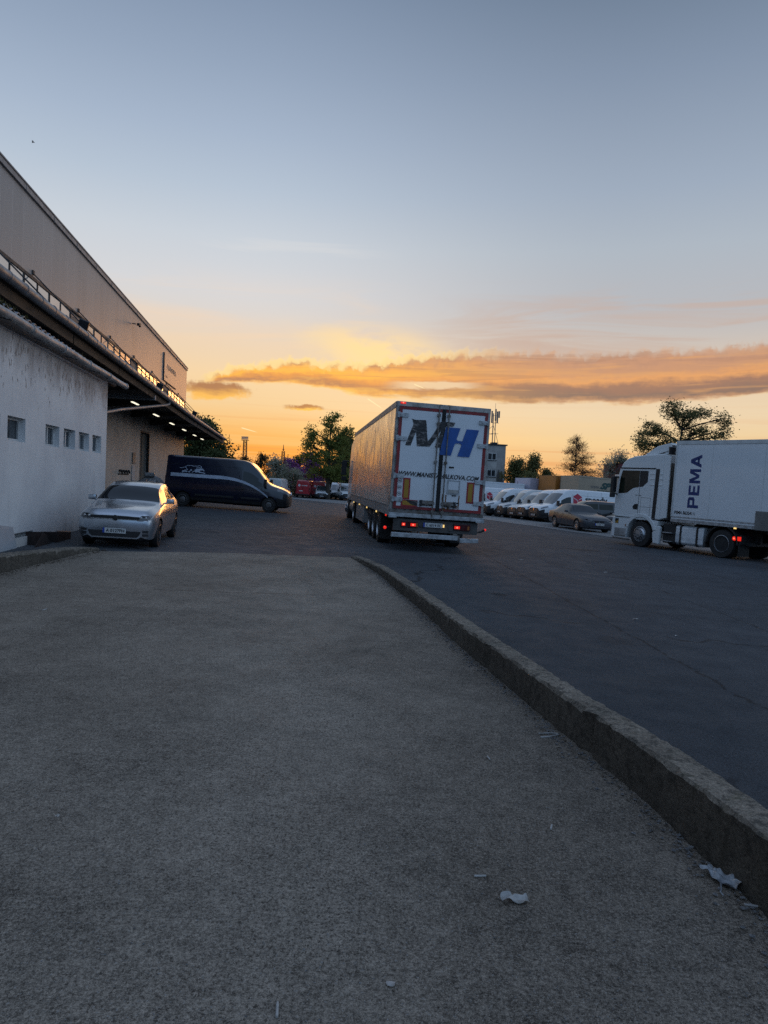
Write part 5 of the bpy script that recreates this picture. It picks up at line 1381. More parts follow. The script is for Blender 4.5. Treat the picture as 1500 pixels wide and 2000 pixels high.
mb = MB(); mb.lathe([(.045, 0), (.04, .03), (.0, .04)], (.26, 1.335, .60), 'x', 10, 0, -1); mb.build('marker_lamp', M['lit_red'], st_)
mb = MB(); mb.box((-.045, HW - .17, ZT - .035), (.03, .14, .045)); mb.build('marker_lamp', M['lit_red'], mh)
mb = MB(); mb.lathe([(.02, 0), (.016, .01), (0, .011)], (-.06, HW - .17, ZT - .035), 'x', 10, 0, -1); mb.build('marker_lamp', M['lit_red_core'], mh)
for x, y in ((.75, 1.27), (2.9, 1.30), (5.9, 1.30), (8.9, 1.30), (11.6, 1.30)):
    mb = MB(); mb.box((x, y, ZB - .03), (.10, .03, .05)); mb.build('marker_lamp', M['lit_amber' if x > 1 else 'lit_red'], mh)
# chassis, axles, skirts
mb = MB()
for sg in (1, -1): mb.span((.1, sg * .45, .62), (13.4, sg * .60, .97))
mb.span((.2, -1.2, .86), (13.3, 1.2, .955))
for x in (2.62, 3.93, 5.24): mb.tube([(x, -1.0, .5), (x, 1.0, .5)], .09, 8)
mb.build('chassis', M['chassis'], mh)
for x in (2.62, 3.93, 5.24):
    for sg in (1, -1): truck_wheel(mh, x, sg * 1.25, .5, .5, .38)
mb = MB(); mb.span((7.3, .75, .30), (10.6, 1.26, .93)); mb.build('pallet_box', M['pvc_grey'], mh, bevel=.02)
mb = MB(); mb.span((7.3, -1.26, .30), (10.6, -.75, .93)); mb.build('pallet_box', M['pvc_grey'], mh, bevel=.02)
for sg in (1, -1):
    mb = MB(); mb.span((1.98, sg * .87, .16), (2.0, sg * 1.25, .92)); mb.build('mudflap', M['rubber'], mh)
# tractor in front of the trailer
for x, d in ((12.2, True), (15.9, False)):
    for sg in (1, -1): truck_wheel(mh, x, sg * 1.24, .5, .5, .55 if d else .32, d)
mb = MB(); mb.prism([(14.2, 1.05), (14.2, 3.75), (14.6, 3.85), (16.2, 3.6), (16.6, 2.6), (16.7, 1.4), (16.65, .4), (16.45, .4), (16.4, .9), (15.4, .9), (15.3, 1.05)], 'y', -1.22, 1.22); mb.build('tractor_cab', M['cab_white_paint'], mh, bevel=.05)
mb = MB(); mb.span((11.3, -.5, .6), (16.3, .5, .95)); mb.build('tractor_chassis', M['chassis'], mh)
for sg in (1, -1):
    mb = MB(); mb.span((16.3, sg * 1.26, 2.75), (16.36, sg * 1.60, 2.82)); mb.box((16.3, sg * 1.52, 2.42), (.16, .26, .66)); mb.box((16.3, sg * 1.50, 1.92), (.14, .24, .22)); mb.build('mirror', M['black_plastic'], mh, bevel=.02)
    mb = MB(); mb.span((11.55, sg * .75, .25), (11.58, sg * 1.25, .95)); mb.build('mudflap', M['rubber'], mh)
    mb = MB(); mb.lathe([(.055, 0), (.05, .03), (0, .035)], (11.53, sg * 1.05, .80), 'x', 10, 0, -1); mb.build('tail_lamp', M['lit_red'], mh)
mb = MB(); mb.tube([(13.2, .88, .62), (15.1, .88, .62)], .33, 14); mb.build('fuel_tank', M['alloy'], mh, smooth=True)
place(mh, 1.38, 19.18, -7.1)

# ---------------------------------------------------------------- white tractor with white box trailer on the right (local x forward from the front axle)
pm = thing('articulated_truck', 'white tractor unit with white box trailer standing at the right with tall blue lettering', 'truck')
CW = 1.24
cab = [(1.40, 1.12), (1.43, 1.45), (1.42, 2.10), (1.37, 2.62), (1.27, 3.02), (1.12, 3.28), (.90, 3.44), (.55, 3.54), (-.1, 3.60), (-.88, 3.64), (-.88, 1.12)]
mb = MB(); mb.prism(cab, 'y', -CW, CW); mb.build('cab', M['cab_white_paint'], pm, bevel=.045)
low = [(1.44, .30), (1.47, .62), (1.45, 1.08), (-.52, 1.08), (-.80, 1.06), (-.80, .98), (-.62, .74)]
arc = [(.66 * cos(q), .50 + .66 * sin(q)) for q in [radians(a) for a in range(158, 20, -12)]]
low2 = [(1.44, .30), (1.47, .62), (1.45, 1.09), (-.52, 1.09), (-.84, 1.07), (-.84, .92), (-.70, .78)] + [p for p in arc if p[1] > .5][0:] + [(.66, .55), (.70, .30)]
mb = MB(); mb.prism(low2, 'y', -CW - .01, CW + .01); mb.build('lower_cab', M['cab_white_paint'], pm, bevel=.02)
mb = MB(); mb.prism([(1.36, 1.085), (1.36, 1.125), (-.80, 1.125), (-.80, 1.085)], 'y', -CW + .02, CW - .02); mb.build('cab_gap', M['seal'], pm)
for sg in (1, -1):
    Y = lambda o: sg * (CW + o)
    def slab(pts, o0, o1, nm, m, parent=pm, bev=0):
        mb = MB(); mb.prism(pts, 'y', Y(o0), Y(o1)); return mb.build(nm, m, parent, bevel=bev)
    # side glass: quarter and door window as one dark shape with a pillar
    w_ = slab([(1.26, 2.04), (.82, 2.08), (.52, 2.28), (.24, 2.33), (.24, 2.97), (1.12, 2.97), (1.21, 2.70)], -.03, .006, 'side_window', M['cab_glass'])
    slab([(.225, 2.34), (.06, 2.34), (-.18, 2.54), (-.18, 2.97), (.225, 2.97)], -.03, .006, 'blind_window', M['black_plastic'])
    slab([(1.22, 3.04), (-.52, 3.04), (-.52, 3.085), (1.20, 3.085)], -.02, .012, 'roof_gutter', M['seal'])
    slab([(-.50, 1.14), (-.66, 1.14), (-.72, 3.05), (-.54, 3.05)], -.02, .008, 'air_grille', M['black_plastic'])
    for z in (2.86, 2.66, 2.44):
        slab([(-.26, z - .004), (-.50, z - .018), (-.50, z + .018), (-.30, z + .012)], -.01, .018, 'pressed_rib', M['cab_white_paint'])
        slab([(-.73, z - .015), (-.86, z - .015), (-.86, z + .015), (-.73, z + .015)], -.01, .018, 'pressed_rib', M['cab_white_paint'])
    slab([(.205, 1.13), (.188, 1.13), (.188, 2.33), (.205, 2.33)], -.01, .0035, 'shut_line', M['seal'])
    slab([(1.30, 1.13), (-.02, 1.13), (-.02, 1.155), (1.30, 1.155)], -.01, .02, 'door_lip', M['cab_white_paint'])
    slab([(.22, 1.45), (.42, 1.45), (.47, 1.55), (.38, 1.65), (.22, 1.67)], -.01, .016, 'door_handle', M['seal'], bev=.01)
    mb = MB()
    for a, b, c, d in ((.10, 1.22, -.38, 1.232), (.10, 1.92, -.38, 1.932), (.10, 1.22, .088, 1.93), (-.372, 1.22, -.384, 1.93), (.1, 1.56, -.80, 1.570)): mb.span((a, Y(-.01), b), (c, Y(.003), d))
    mb.build('locker_line', M['grey_print'], pm)['kind'] = 'stuff'
    # fender arch lip
    mb = MB(); ra, rb = .66, .80
    A = [(ra * cos(radians(q)), .5 + ra * sin(radians(q))) for q in range(20, 165, 6)]; Bq = [(rb * cos(radians(q)), .5 + rb * sin(radians(q))) for q in range(20, 165, 6)]
    mb.prism(A + Bq[::-1], 'y', Y(-.05), Y(.035)); mb.build('wheel_arch', M['cab_white_paint'], pm, bevel=.015)
    slab([(-.66, .22), (-.94, .20), (-.96, .84), (-.88, .90), (-.72, .86), (-.60, .60)], -.12, .02, 'rear_fender', M['cab_white_paint'], bev=.03)
    mb = MB(); mb.span((.70, Y(-.25), .34), (1.30, Y(.014), .66)); mb.build('step_recess', M['pvc_grey'], pm)
    mb = MB(); mb.span((.72, Y(-.2), .34), (1.28, Y(.03), .38)); mb.span((.62, Y(-.2), .22), (1.44, Y(.0), .26)); mb.build('step', M['worn_metal'], pm, bevel=.008)
    s_ = slab([(1.30, .84), (1.12, .84), (1.12, 1.04), (1.30, 1.04)], .0, .016, 'warning_sticker', M['seal'])
    mb = MB(); mb.prism([(1.29, .845), (1.13, .845), (1.13, .90), (1.29, .90)], 'y', Y(.016), Y(.018)); mb.prism([(1.28, .90), (1.13, .90), (1.13, .97)], 'y', Y(.016), Y(.018)); mb.build('yellow_field', M['reflector_yellow'], s_)
    mb = MB(); mb.box((.72, Y(.02), .80), (.10, .03, .07), Matrix.Rotation(radians(40), 3, 'Y')); mb.build('side_indicator', M['lens_orange'], pm, bevel=.01)
    mb = MB(); mb.box((1.34, Y(.24), 2.38), (.16, .20, .62)); mb.box((1.36, Y(.24), 1.96), (.14, .20, .20)); mb.span((1.28, Y(-.02), 2.66), (1.36, Y(.18), 2.72)); mb.span((1.28, Y(-.02), 1.98), (1.36, Y(.18), 2.03)); mb.build('mirror', M['black_plastic'], pm, bevel=.03)
    # side deflector behind the cab and roof fairing
    slab([(-.88, 1.15), (-1.18, 1.22), (-1.16, 3.55), (-.88, 3.60)], -.06, .0, 'side_deflector', M['cab_white_paint'], bev=.012)
    for nm_, x in (('wheel', 0),): truck_wheel(pm, 0, Y(-.0), .5, .5, .32, False)
    truck_wheel(pm, -3.6, sg * 1.22, .5, .5, .58, True)
    # tank / locker between the axles
    mb = MB(); tb = [(-1.62, .30), (-2.78, .30), (-2.80, .36), (-2.80, .90), (-2.72, .98), (-1.68, .98), (-1.60, .90), (-1.60, .36)]
    mb.prism([(sg * 1.18, .36), (sg * 1.10, .28), (sg * .62, .28), (sg * .56, .36), (sg * .56, .92), (sg * .62, .99), (sg * 1.10, .99), (sg * 1.18, .92)], 'x', -2.82, -1.62); tk = mb.build('fuel_tank', M['aluminium'], pm, bevel=.03)
    for x in (-1.85, -2.56):
        mb = MB(); mb.prism([(sg * 1.195, .34), (sg * 1.11, .265), (sg * .6, .265), (sg * .6, 1.0), (sg * 1.11, 1.0), (sg * 1.195, .93)], 'x', x - .04, x + .04); mb.build('strap', M['chassis'], tk)
    mb = MB(); mb.span((-1.0, sg * .7, .28), (-1.56, sg * 1.10, 1.0)); mb.build('battery_box', M['chassis'], pm, bevel=.02)
    mb = MB(); mb.span((-1.04, sg * 1.10, .34), (-1.46, sg * 1.22, .37)); mb.span((-1.04, sg * 1.10, .66), (-1.46, sg * 1.22, .69)); mb.build('step_bars', M['galvanised'], pm)['kind'] = 'stuff'
    # mudguard over the drive wheel, rear lamp bracket
    A = [(-3.6 + .60 * cos(radians(q)), .5 + .60 * sin(radians(q))) for q in range(0, 181, 10)]; Bq = [(-3.6 + .64 * cos(radians(q)), .5 + .64 * sin(radians(q))) for q in range(0, 181, 10)]
    mb = MB(); mb.prism(A + Bq[::-1], 'y', sg * .62, sg * 1.25); mb.prism([(-2.96, .5), (-2.90, .5), (-2.90, .30), (-2.96, .30)], 'y', sg * .65, sg * 1.24); mb.build('mudguard', M['chassis'], pm)
    mb = MB(); mb.span((-4.26, sg * .62, .12), (-4.29, sg * 1.22, .55)); mb.build('mudflap', M['rubber'], pm)
    mb = MB(); mb.span((-4.28, sg * .60, .55), (-4.34, sg * 1.22, .86)); lb = mb.build('lamp_bracket', M['chassis'], pm)
    mb = MB(); mb.span((-4.20, sg * 1.215, .66), (-4.34, sg * 1.232, .80)); mb.build('tail_lamp', M['lit_red'], lb, bevel=.005)
    mb = MB(); mb.lathe([(.075, 0), (.07, .02), (0, .025)], (-4.08, sg * 1.215, .73), 'y', 16, 0, sg); mb.build('tail_lamp', M['lit_red'], lb)
    mb = MB(); mb.lathe([(.03, 0), (.02, .01), (0, .012)], (-4.08, sg * 1.24, .73), 'y', 10, 0, sg); mb.build('bulb', M['lit_red_core'], lb)
# nose of the cab
mb = MB(); mb.prism([(1.435, 2.02), (1.41, 2.38), (1.38, 2.66), (1.32, 2.92), (1.25, 2.92), (1.33, 2.64), (1.37, 2.36), (1.39, 2.02)], 'y', -1.08, 1.08); mb.build('windscreen', M['cab_glass'], pm)
mb = MB()
for k in range(5): mb.span((1.38, -.9, .62 + .25 * k), (1.485, .9, .70 + .25 * k))
mb.build('grille', M['dark_rim'], pm)
for sg in (1, -1):
    mb = MB(); mb.span((1.40, sg * .82, .66), (1.49, sg * 1.18, .90)); mb.build('headlight', M['headlamp'], pm, bevel=.02)
mb = MB(); mb.span((1.40, -1.22, .28), (1.50, 1.22, .55)); mb.build('front_bumper', M['cab_white_paint'], pm, bevel=.03)
mb = MB(); mb.prism([(1.28, 3.02), (1.44, 2.96), (1.46, 2.92), (1.26, 2.98)], 'y', -1.1, 1.1); mb.build('sun_visor', M['black_plastic'], pm, bevel=.01)
# roof deflector with side plates
mb = MB(); mb.prism([(.28, 3.52), (.30, 3.56), (-.35, 3.94), (-.98, 4.06), (-1.0, 3.98), (-.9, 3.95), (-.35, 3.84)], 'y', -1.05, 1.05); mb.build('roof_deflector', M['cab_white_paint'], pm, bevel=.02)
for sg in (1, -1):
    mb = MB(); mb.prism([(.20, 3.53), (-.35, 3.88), (-1.02, 4.03), (-1.02, 3.80), (-.5, 3.66)], 'y', sg * 1.03, sg * 1.07); mb.prism([(-.66, 3.58), (-.86, 3.58), (-.92, 4.0), (-.84, 4.0)], 'y', sg * .98, sg * 1.02); mb.build('deflector_bracket', M['cab_white_paint'], pm)
mb = MB(); mb.tube([(-1.0, 1.0, 3.62), (-1.04, 1.02, 3.9)], [.10, .14], 12); mb.build('air_intake', M['black_plastic'], pm, smooth=True)
mb = MB(); mb.span((-.90, -1.1, 1.2), (-.98, 1.1, 3.3)); mb.build('cab_rear_wall', M['worn_metal'], pm)
mb = MB()
for k in range(4):
    mb.tube([(-.98, .75 - .1 * k, 1.9 + .1 * k), (-1.15, .72 - .1 * k, 1.35), (-1.3, .7 - .12 * k, 1.25), (-1.5, .65 - .1 * k, 1.6)], .02, 6)
mb.build('air_hoses', M['seal'], pm, smooth=True)['kind'] = 'stuff'
mb = MB()
for sg in (1, -1): mb.span((1.2, sg * .38, .58), (-4.6, sg * .48, .95))
mb.span((-1.2, -.9, .5), (-4.5, .9, .62)); mb.span((-2.6, -.55, .95), (-4.4, .55, 1.12)); mb.tube([(-3.6, -1, .5), (-3.6, 1, .5)], .12, 8); mb.build('tractor_chassis', M['chassis'], pm)
# trailer
TZ0, TZ1, TX0, TX1 = 1.10, 4.10, -1.42, -15.0
mb = MB(); mb.span((TX0, -1.27, TZ0 + .02), (TX1, 1.27, TZ1)); tb = mb.build('trailer_body', M['white_paint'], pm, bevel=.03)
for sg in (1, -1):
    mb = MB(); mb.span((TX0 - .02, sg * 1.262, TZ1 - .14), (TX1, sg * 1.285, TZ1 - .0)); mb.span((TX0 + .012, sg * 1.2, TZ0 + .2), (TX0 - .06, sg * 1.285, TZ1)); mb.build('edge_rail', M['frame_white'], tb, bevel=.008)
    mb = MB(); mb.span((TX0 - .0, sg * 1.262, TZ0), (TX1, sg * 1.285, TZ0 + .12)); mb.span((TX0, sg * 1.262, TZ0 + .16), (TX1, sg * 1.275, TZ0 + .22)); mb.build('side_rail', M['galvanised'], tb, bevel=.006)
    mb = MB(); mb.span((-4.82, sg * 1.262, TZ0 - .02), (-6.3, sg * 1.30, TZ0 + .62)); mb.build('grey_panel', M['grey_print'], tb, bevel=.03)
    mb = MB()
    for x in range(-13, -2, 2): mb.span((x, sg * 1.2705, TZ0 + .25), (x + .012, sg * 1.2725, TZ1 - .15))
    mb.build('panel_joint', M['frame_white'], tb)
    mb = MB(); mb.box((-4.12, sg * 1.29, TZ0 - .02), (.09, .03, .05)); mb.build('marker_lamp', M['lit_amber'], tb)
mb = MB(); mb.span((TX0 - .6, -.55, .96), (TX1, .55, TZ0 + .02)); mb.span((-5.2, -1.15, .98), (TX1, 1.15, TZ0 + .02)); mb.build('trailer_chassis', M['chassis'], pm)
for x in (-10.4, -11.7, -13.0):
    for sg in (1, -1): truck_wheel(pm, x, sg * 1.25, .5, .5, .38)
for sg in (1, -1):
    mb = MB(); mb.tube([(-5.6, sg * .8, 1.0), (-5.6, sg * .8, .12)], .08, 8); mb.span((-5.45, sg * .68, 0.0), (-5.75, sg * .92, .12)); mb.build('landing_leg', M['chassis'], pm)
mb = MB()
def block(rects, polys, u0):
    L = lambda u, v: (-2.56 + v * .46, 1.2745, 1.66 + (u0 + u) * .88)
    for a, b, c, d in rects: mb.add([L(a, b), L(c, b), L(c, d), L(a, d)], [(0, 1, 2, 3)])
    for p in polys: mb.add([L(u, v) for u, v in p], [tuple(range(len(p)))])
T = .125
block([(0, 0, T, 1), (T, .80, .30, 1), (T, .36, .30, .55)], [[(.30, 1), (.30, .80), (.32, .78), (.32, .57), (.30, .55), (.30, .36), (.38, .38), (.445, .47), (.445, .89), (.38, .98)]], 0)
block([(0, 0, T, 1), (T, .80, .40, 1), (T, .41, .37, .60), (T, 0, .41, .20)], [], .53)
block([(0, 0, .115, 1), (.465, 0, .58, 1)], [[(.115, 1), (.115, .62), (.235, .12), (.345, .12), (.29, .38), (.165, 1)], [(.465, 1), (.415, 1), (.29, .38), (.345, .12), (.465, .62)]], 1.02)
block([(.14, .20, .40, .38)], [[(0, 0), (.135, 0), (.335, .92), (.335, 1), (.20, 1)], [(.54, 0), (.405, 0), (.265, .70), (.335, 1), (.34, 1)]], 1.66)
mb.build('lettering', M['pema_blue'], tb, fix=False)
mb = MB(); lettering(mb, 'PEMA 863241', lambda u, v: (-1.56 - u, 1.2745, 1.40 + v), .78, .125, .03); 
mb.build('serial_lettering', M['ink'], tb, fix=False)
mb = MB(); lettering(mb, 'U', lambda u, v: (-2.40 - u, 1.2745, 1.41 + v), .06, .10, .02); mb.build('serial_letter', M['ink'], tb, fix=False)
mb = MB(); lettering(mb, 'TGX 18.510', lambda u, v: (.38 - u, CW + .006, 1.98 + v), .30, .045, .02); mb.build('model_lettering', M['grey_print'], pm, fix=False)
pm.scale = (1, 1, 1.03)
place(pm, 11.36, 29.12, -30)
# ---------------------------------------------------------------- trees
def tree(name, label, cat, x, y, blobs, trunk_r, leaf, per, lsize, leaf_sp, group=None, seed=1, bare=False, trunk_h=None, tilt=0.0, spread=.55):
    """blobs: ellipsoids (dx, dy, z, rx, ry, rz, number of leaf clusters) measured from the foot of the trunk"""
    rr = random.Random(seed); z0 = g(x, y) - .1
    t = thing(name, label, cat, (x, y, z0), 0, group)
    wood = MB(); lf = MB()
    top = max(b[2] + b[5] * .6 for b in blobs)
    th = trunk_h or top * .75
    tr = [Vector((tilt * k / 8 * th * .2 + rr.uniform(-.1, .1) * trunk_r * 2, rr.uniform(-.1, .1) * trunk_r * 2, th * k / 8)) for k in range(9)]
    wood.tube(tr, [trunk_r * (1.25 if k == 0 else 1 - .09 * k) for k in range(9)], 9)
    tw = MB()
    for (dx, dy, bz, rx, ry, rz_, n) in blobs:
        c = Vector((dx, dy, bz))
        # limb into the blob
        st = tr[min(8, max(2, int(8 * max(.25, (bz - rz_ * .9) / th))))]
        mid = st.lerp(c, .5) + Vector((rr.uniform(-.3, .3), rr.uniform(-.3, .3), .25 * rz_ * rr.random()))
        wood.tube([st, mid, c], [trunk_r * .42, trunk_r * .28, trunk_r * .12], 6)
        for i in range(n):
            while True:
                p = Vector((rr.uniform(-1, 1), rr.uniform(-1, 1), rr.uniform(-1, 1)))
                if .25 < p.length < 1: break
            p = Vector((p.x * rx, p.y * ry, p.z * rz_))
            e = c + p
            if e.z < .4: continue
            a = st.lerp(c, rr.uniform(.5, 1.0))
            m = a.lerp(e, .55) + Vector((0, 0, rr.uniform(-.1, .2)))
            tw.tube([a, m, e], [trunk_r * .13, trunk_r * .085, trunk_r * .03], 4, cap=False)
            if bare:
                for q in range(3):
                    e2 = e + Vector((rr.gauss(0, .35), rr.gauss(0, .35), rr.uniform(.1, .7)))
                    tw.tube([m.lerp(e, .7), e2], [trunk_r * .05, trunk_r * .02], 3, cap=False)
            s = spread * rr.uniform(.6, 1.3)
            for k in range(int(per * rr.uniform(.5, 1.4))):
                q = e + Vector((rr.gauss(0, s), rr.gauss(0, s), rr.gauss(0, s * .7)))
                u = Vector((rr.gauss(0, 1), rr.gauss(0, 1), rr.gauss(0, 1))).normalized(); w = u.orthogonal().normalized()
                l = lsize * rr.uniform(.6, 1.35)
                u *= l; w *= l * .55
                lf.add([q - u, q + w * .9, q + u, q - w * .9], [(0, 1, 2, 3)])
    wood.build('trunk', M['bark'], t, smooth=True)
    o = tw.build('branches', M['bark'], t, fix=False); o['kind'] = 'stuff'
    o = lf.build('crown', M[leaf], t, fix=False)
    return t
def crown(n, w, d, z0, z1, seed, k, lean=0.0, shape=1.0):
    """scatter n sub-crowns in an egg between z0 and z1"""
    rr = random.Random(seed); out = []
    for i in range(n):
        h = (i + .5) / n
        z = z0 + (z1 - z0) * h
        f = sin(pi * min(1, (.18 + .82 * h) ** shape)) * .9 + .1
        a = rr.uniform(0, 2 * pi); r = rr.uniform(.25, .75)
        s = rr.uniform(.30, .48)
        out.append((cos(a) * r * w * f + lean * h, sin(a) * r * d * f, z, w * s * (f * .6 + .4), d * s * (f * .6 + .4), (z1 - z0) * .16 * rr.uniform(.8, 1.3), k))
    return out
# tall tree standing before the far vans: ragged upright crown in three leaders
tree('tall_tree', 'tall broadleaf tree with a ragged crown standing before the far vans', 'tree', -8.0, 100.0,
     [(a, b, c * .885, d, e, f * .9, n) for a, b, c, d, e, f, n in [(-1.0, 0, 4.6, 2.2, 2.0, 1.2, 20), (.9, .2, 4.4, 2.2, 2.0, 1.1, 22), (-3.0, .2, 6.6, .95, 1.2, .9, 9), (-2.7, 0, 8.6, 1.15, 1.3, 1.25, 13), (-2.6, 0, 10.8, .8, .9, 1.1, 9), (-.8, 0, 7.0, 1.7, 1.6, 1.4, 16), (-.5, 0, 9.4, 1.3, 1.3, 1.4, 15), (-.1, 0, 11.7, 1.0, 1.0, 1.1, 11), (.4, 0, 13.1, .55, .6, .9, 6), (1.4, 0, 9.8, 1.2, 1.2, 1.2, 12), (2.2, .1, 11.0, .75, .8, .8, 6), (1.8, 0, 7.4, 1.5, 1.5, 1.3, 14)]],
     .34, 'leaf_green', 70, .15, 0, seed=4, trunk_h=9.3, spread=.42)
tree('dense_tree', 'dense dark green tree close behind the tall ragged tree, beside the trailer', 'tree', -6.6, 118.0, crown(12, 3.9, 3.0, 3.0, 9.9, 12, 18, shape=.8), .3, 'leaf_dark', 70, .21, 0, seed=12, spread=.6)
tree('dark_tree', 'big dark tree rising behind the far end of the canopy', 'tree', -23.6, 92.0, crown(13, 4.4, 4.0, 1.6, 9.0, 21, 17, shape=.75) + [(-.6, 0, 9.0, 1.7, 1.6, 1.3, 12), (2.6, 0, 4.2, 1.6, 1.6, 2.0, 14)], .4, 'leaf_dark', 75, .19, 0, seed=21, spread=.55)
tree('dark_tree', 'low dark tree to the left beside the warehouse corner', 'tree', -29.5, 95.0, crown(8, 3.6, 3.4, 1.2, 6.0, 25, 14, shape=.75), .35, 'leaf_dark', 30, .26, 0, seed=26, spread=.55)
tree('lilac_tree', 'purple flowering tree to the left of the tall ragged tree', 'tree', -12.2, 112.0, crown(9, 2.9, 2.0, 1.6, 6.4, 31, 15, shape=.8), .16, 'lilac', 34, .17, 0, seed=31, spread=.4)
tree('lilac_tree', 'smaller purple flowering tree close behind the red vans', 'tree', -15.2, 115.0, crown(6, 2.3, 1.6, 1.4, 5.4, 33, 13, shape=.8), .14, 'lilac', 30, .17, 0, seed=33, spread=.4)
tree('blossom_bush', 'pale blossoming bush behind the nose of the navy van', 'bush', -16.2, 106.0, crown(10, 3.0, 2.0, .9, 5.2, 41, 15, shape=.8), .14, 'blossom', 34, .15, 0, seed=41, spread=.42)
tree('blossom_bush', 'pale blossoming bush next to the red vans', 'bush', -13.6, 107.5, crown(6, 2.0, 1.6, .8, 3.9, 43, 13, shape=.8), .12, 'blossom', 30, .15, 0, seed=43, spread=.38)
for i, (x, h, w, lb) in enumerate(((-31.5, 6.2, 2.2, 'thin brown bush against the glow, just right of the floodlight mast'), (-27.4, 7.4, 2.8, 'rounded brown tree against the glow between the two masts'), (-23.0, 6.2, 2.4, 'low brown bush below the second mast'), (-19.8, 7.2, 2.6, 'brown tree against the glow right of the second mast'), (-16.4, 6.6, 2.6, 'brown tree against the glow beside the purple tree'))):
    tree('backlit_tree', lb, 'tree', x, 158.0 + 2 * i, crown(7, w, 2.0, 1.6, h + .6, 50 + i, 10, shape=.85), .16, 'leaf_brown', 44, .2, 0, group='brown trees against the glow', seed=50 + i, spread=.5)
# right side
for i, (x, y, h, w, lb) in enumerate(((21.6, 118, 8.1, 3.0, 'olive tree next to the corner of the flat-roofed building'), (24.9, 120, 8.8, 2.3, 'pointed dark tree in the middle of the group beside the bare tree'), (27.3, 121, 6.9, 2.2, 'low rounded dark tree left of the bare tree'), (22.9, 113, 5.6, 2.6, 'low dark bush in front of the dark tree group'))):
    tree('dark_tree', lb, 'tree', x, y, crown(9, w, 2.4, 1.6, h, 60 + i, 14, shape=.7 if i != 1 else .55), .22, 'leaf_olive', 70, .17, 0, group='dark trees behind the trailers', seed=60 + i, spread=.5)
def cone(n, w, z0, z1, seed, k):
    rr = random.Random(seed); out = []
    for i in range(n):
        h = (i + .3) / n; f = (1 - h) ** .62 * .95 + .05; a = rr.uniform(0, 2 * pi)
        out.append((cos(a) * w * f * .45, sin(a) * w * f * .45, z0 + (z1 - z0) * h, w * f * .72, w * f * .72, (z1 - z0) * .085, int(k * (.35 + f))))
    return out
tree('bare_tree', 'bare reddish conical tree in bud above the trailers', 'tree', 30.6, 115.0, cone(17, 4.9, 4.8, 12.7, 71, 40), .16, 'bare_bud', 12, .085, 0, seed=71, bare=True, trunk_h=12.6, spread=.26)
tree('blossom_tree', 'white blossoming loose tree above the roof of the white tractor', 'tree', 31.3, 95.0, crown(11, 4.0, 2.8, 3.0, 9.0, 81, 16, shape=.8), .2, 'blossom', 34, .13, 0, seed=81, spread=.45)
tree('broad_tree', 'broad tree with open dark crown above the white box trailer', 'tree', 35.0, 85.0,
     [(a, b, c * .925, d, e, f * .95, n) for a, b, c, d, e, f, n in [(-4.6, 0, 10.6, 1.5, 1.3, 1.0, 13), (-3.6, 0, 12.4, 1.6, 1.3, 1.0, 14), (-1.9, 0, 11.0, 1.6, 1.4, 1.2, 13), (.2, 0, 14.2, 2.2, 1.5, 1.1, 20), (-1.2, 0, 15.0, 1.4, 1.2, .8, 10), (1.9, 0, 14.6, 1.2, 1.2, .9, 10), (1.5, 0, 12.2, 2.0, 1.5, 1.3, 17), (-.3, 0, 9.6, 2.6, 1.8, 1.3, 24), (3.6, 0, 10.6, 1.8, 1.5, 1.1, 14), (5.0, 0, 14.2, .75, .8, .8, 6), (5.4, 0, 12.9, .6, .7, .7, 4), (4.6, 0, 11.7, 1.0, 1.0, .7, 6), (5.9, 0, 9.5, 1.1, 1.0, .8, 6), (-3.0, 0, 8.8, 1.2, 1.2, .9, 7)]],
     .32, 'leaf_olive', 75, .145, 0, seed=91, trunk_h=11.5, spread=.44)

# ---------------------------------------------------------------- far structures
def lattice(name, label, x, y, h, w, head):
    t = thing(name, label, 'mast', (x, y, g(x, y) - .3))
    mb = MB()
    for sx in (1, -1):
        for sy in (1, -1): mb.tube([(sx * w, sy * w, 0), (sx * w * .62, sy * w * .62, h)], .13, 5)
    n = 12
    for k in range(n):
        a, b = k / n, (k + 1) / n
        wa, wb_ = w * (1 - .38 * a), w * (1 - .38 * b)
        for f in (1, -1):
            mb.tube([(-wa, f * wa, h * a), (wb_, f * wb_, h * b)], .07, 4); mb.tube([(wa, f * wa, h * a), (-wb_, f * wb_, h * b)], .07, 4)
            mb.tube([(f * wa, -wa, h * a), (f * wb_, wb_, h * b)], .07, 4); mb.tube([(-wa, f * wa, h * a), (wa, f * wa, h * a)], .06, 4)
    mb.build('lattice', M['tower_steel'], t)
    if head:
        mb = MB(); mb.box((0, 0, h + .1), (3.4, 2.2, .18)); 
        for k in range(5): mb.tube([(-1.6 + .8 * k, -1.05, h + .1), (-1.6 + .8 * k, -1.05, h + 1.9)], .05, 4)
        mb.box((0, -1.05, h + 1.9), (3.4, .1, .1)); mb.build('platform', M['tower_steel'], t)
        for k in range(4):
            for r in range(2): 
                mb = MB(); mb.box((-1.2 + .8 * k, -1.15, h + .75 + .75 * r), (.62, .35, .55), Matrix.Rotation(radians(20), 3, 'X')); mb.build('lamp_head', M['board_white'], t, bevel=.04)
    else:
        mb = MB(); mb.tube([(0, 0, h), (0, 0, h + 3.2)], [.3, .12], 6); mb.box((0, 0, h + .8), (1.2, 1.2, .12)); mb.build('antenna', M['tower_steel'], t)
    return t
lattice('floodlight_mast', 'far lattice floodlight mast with lamp platform above the navy van', -69.6, 350, 21.4, 1.15, True)
lattice('radio_mast', 'slimmer far lattice mast topped by a plain aerial', -50.7, 350, 17.0, 1.0, False)

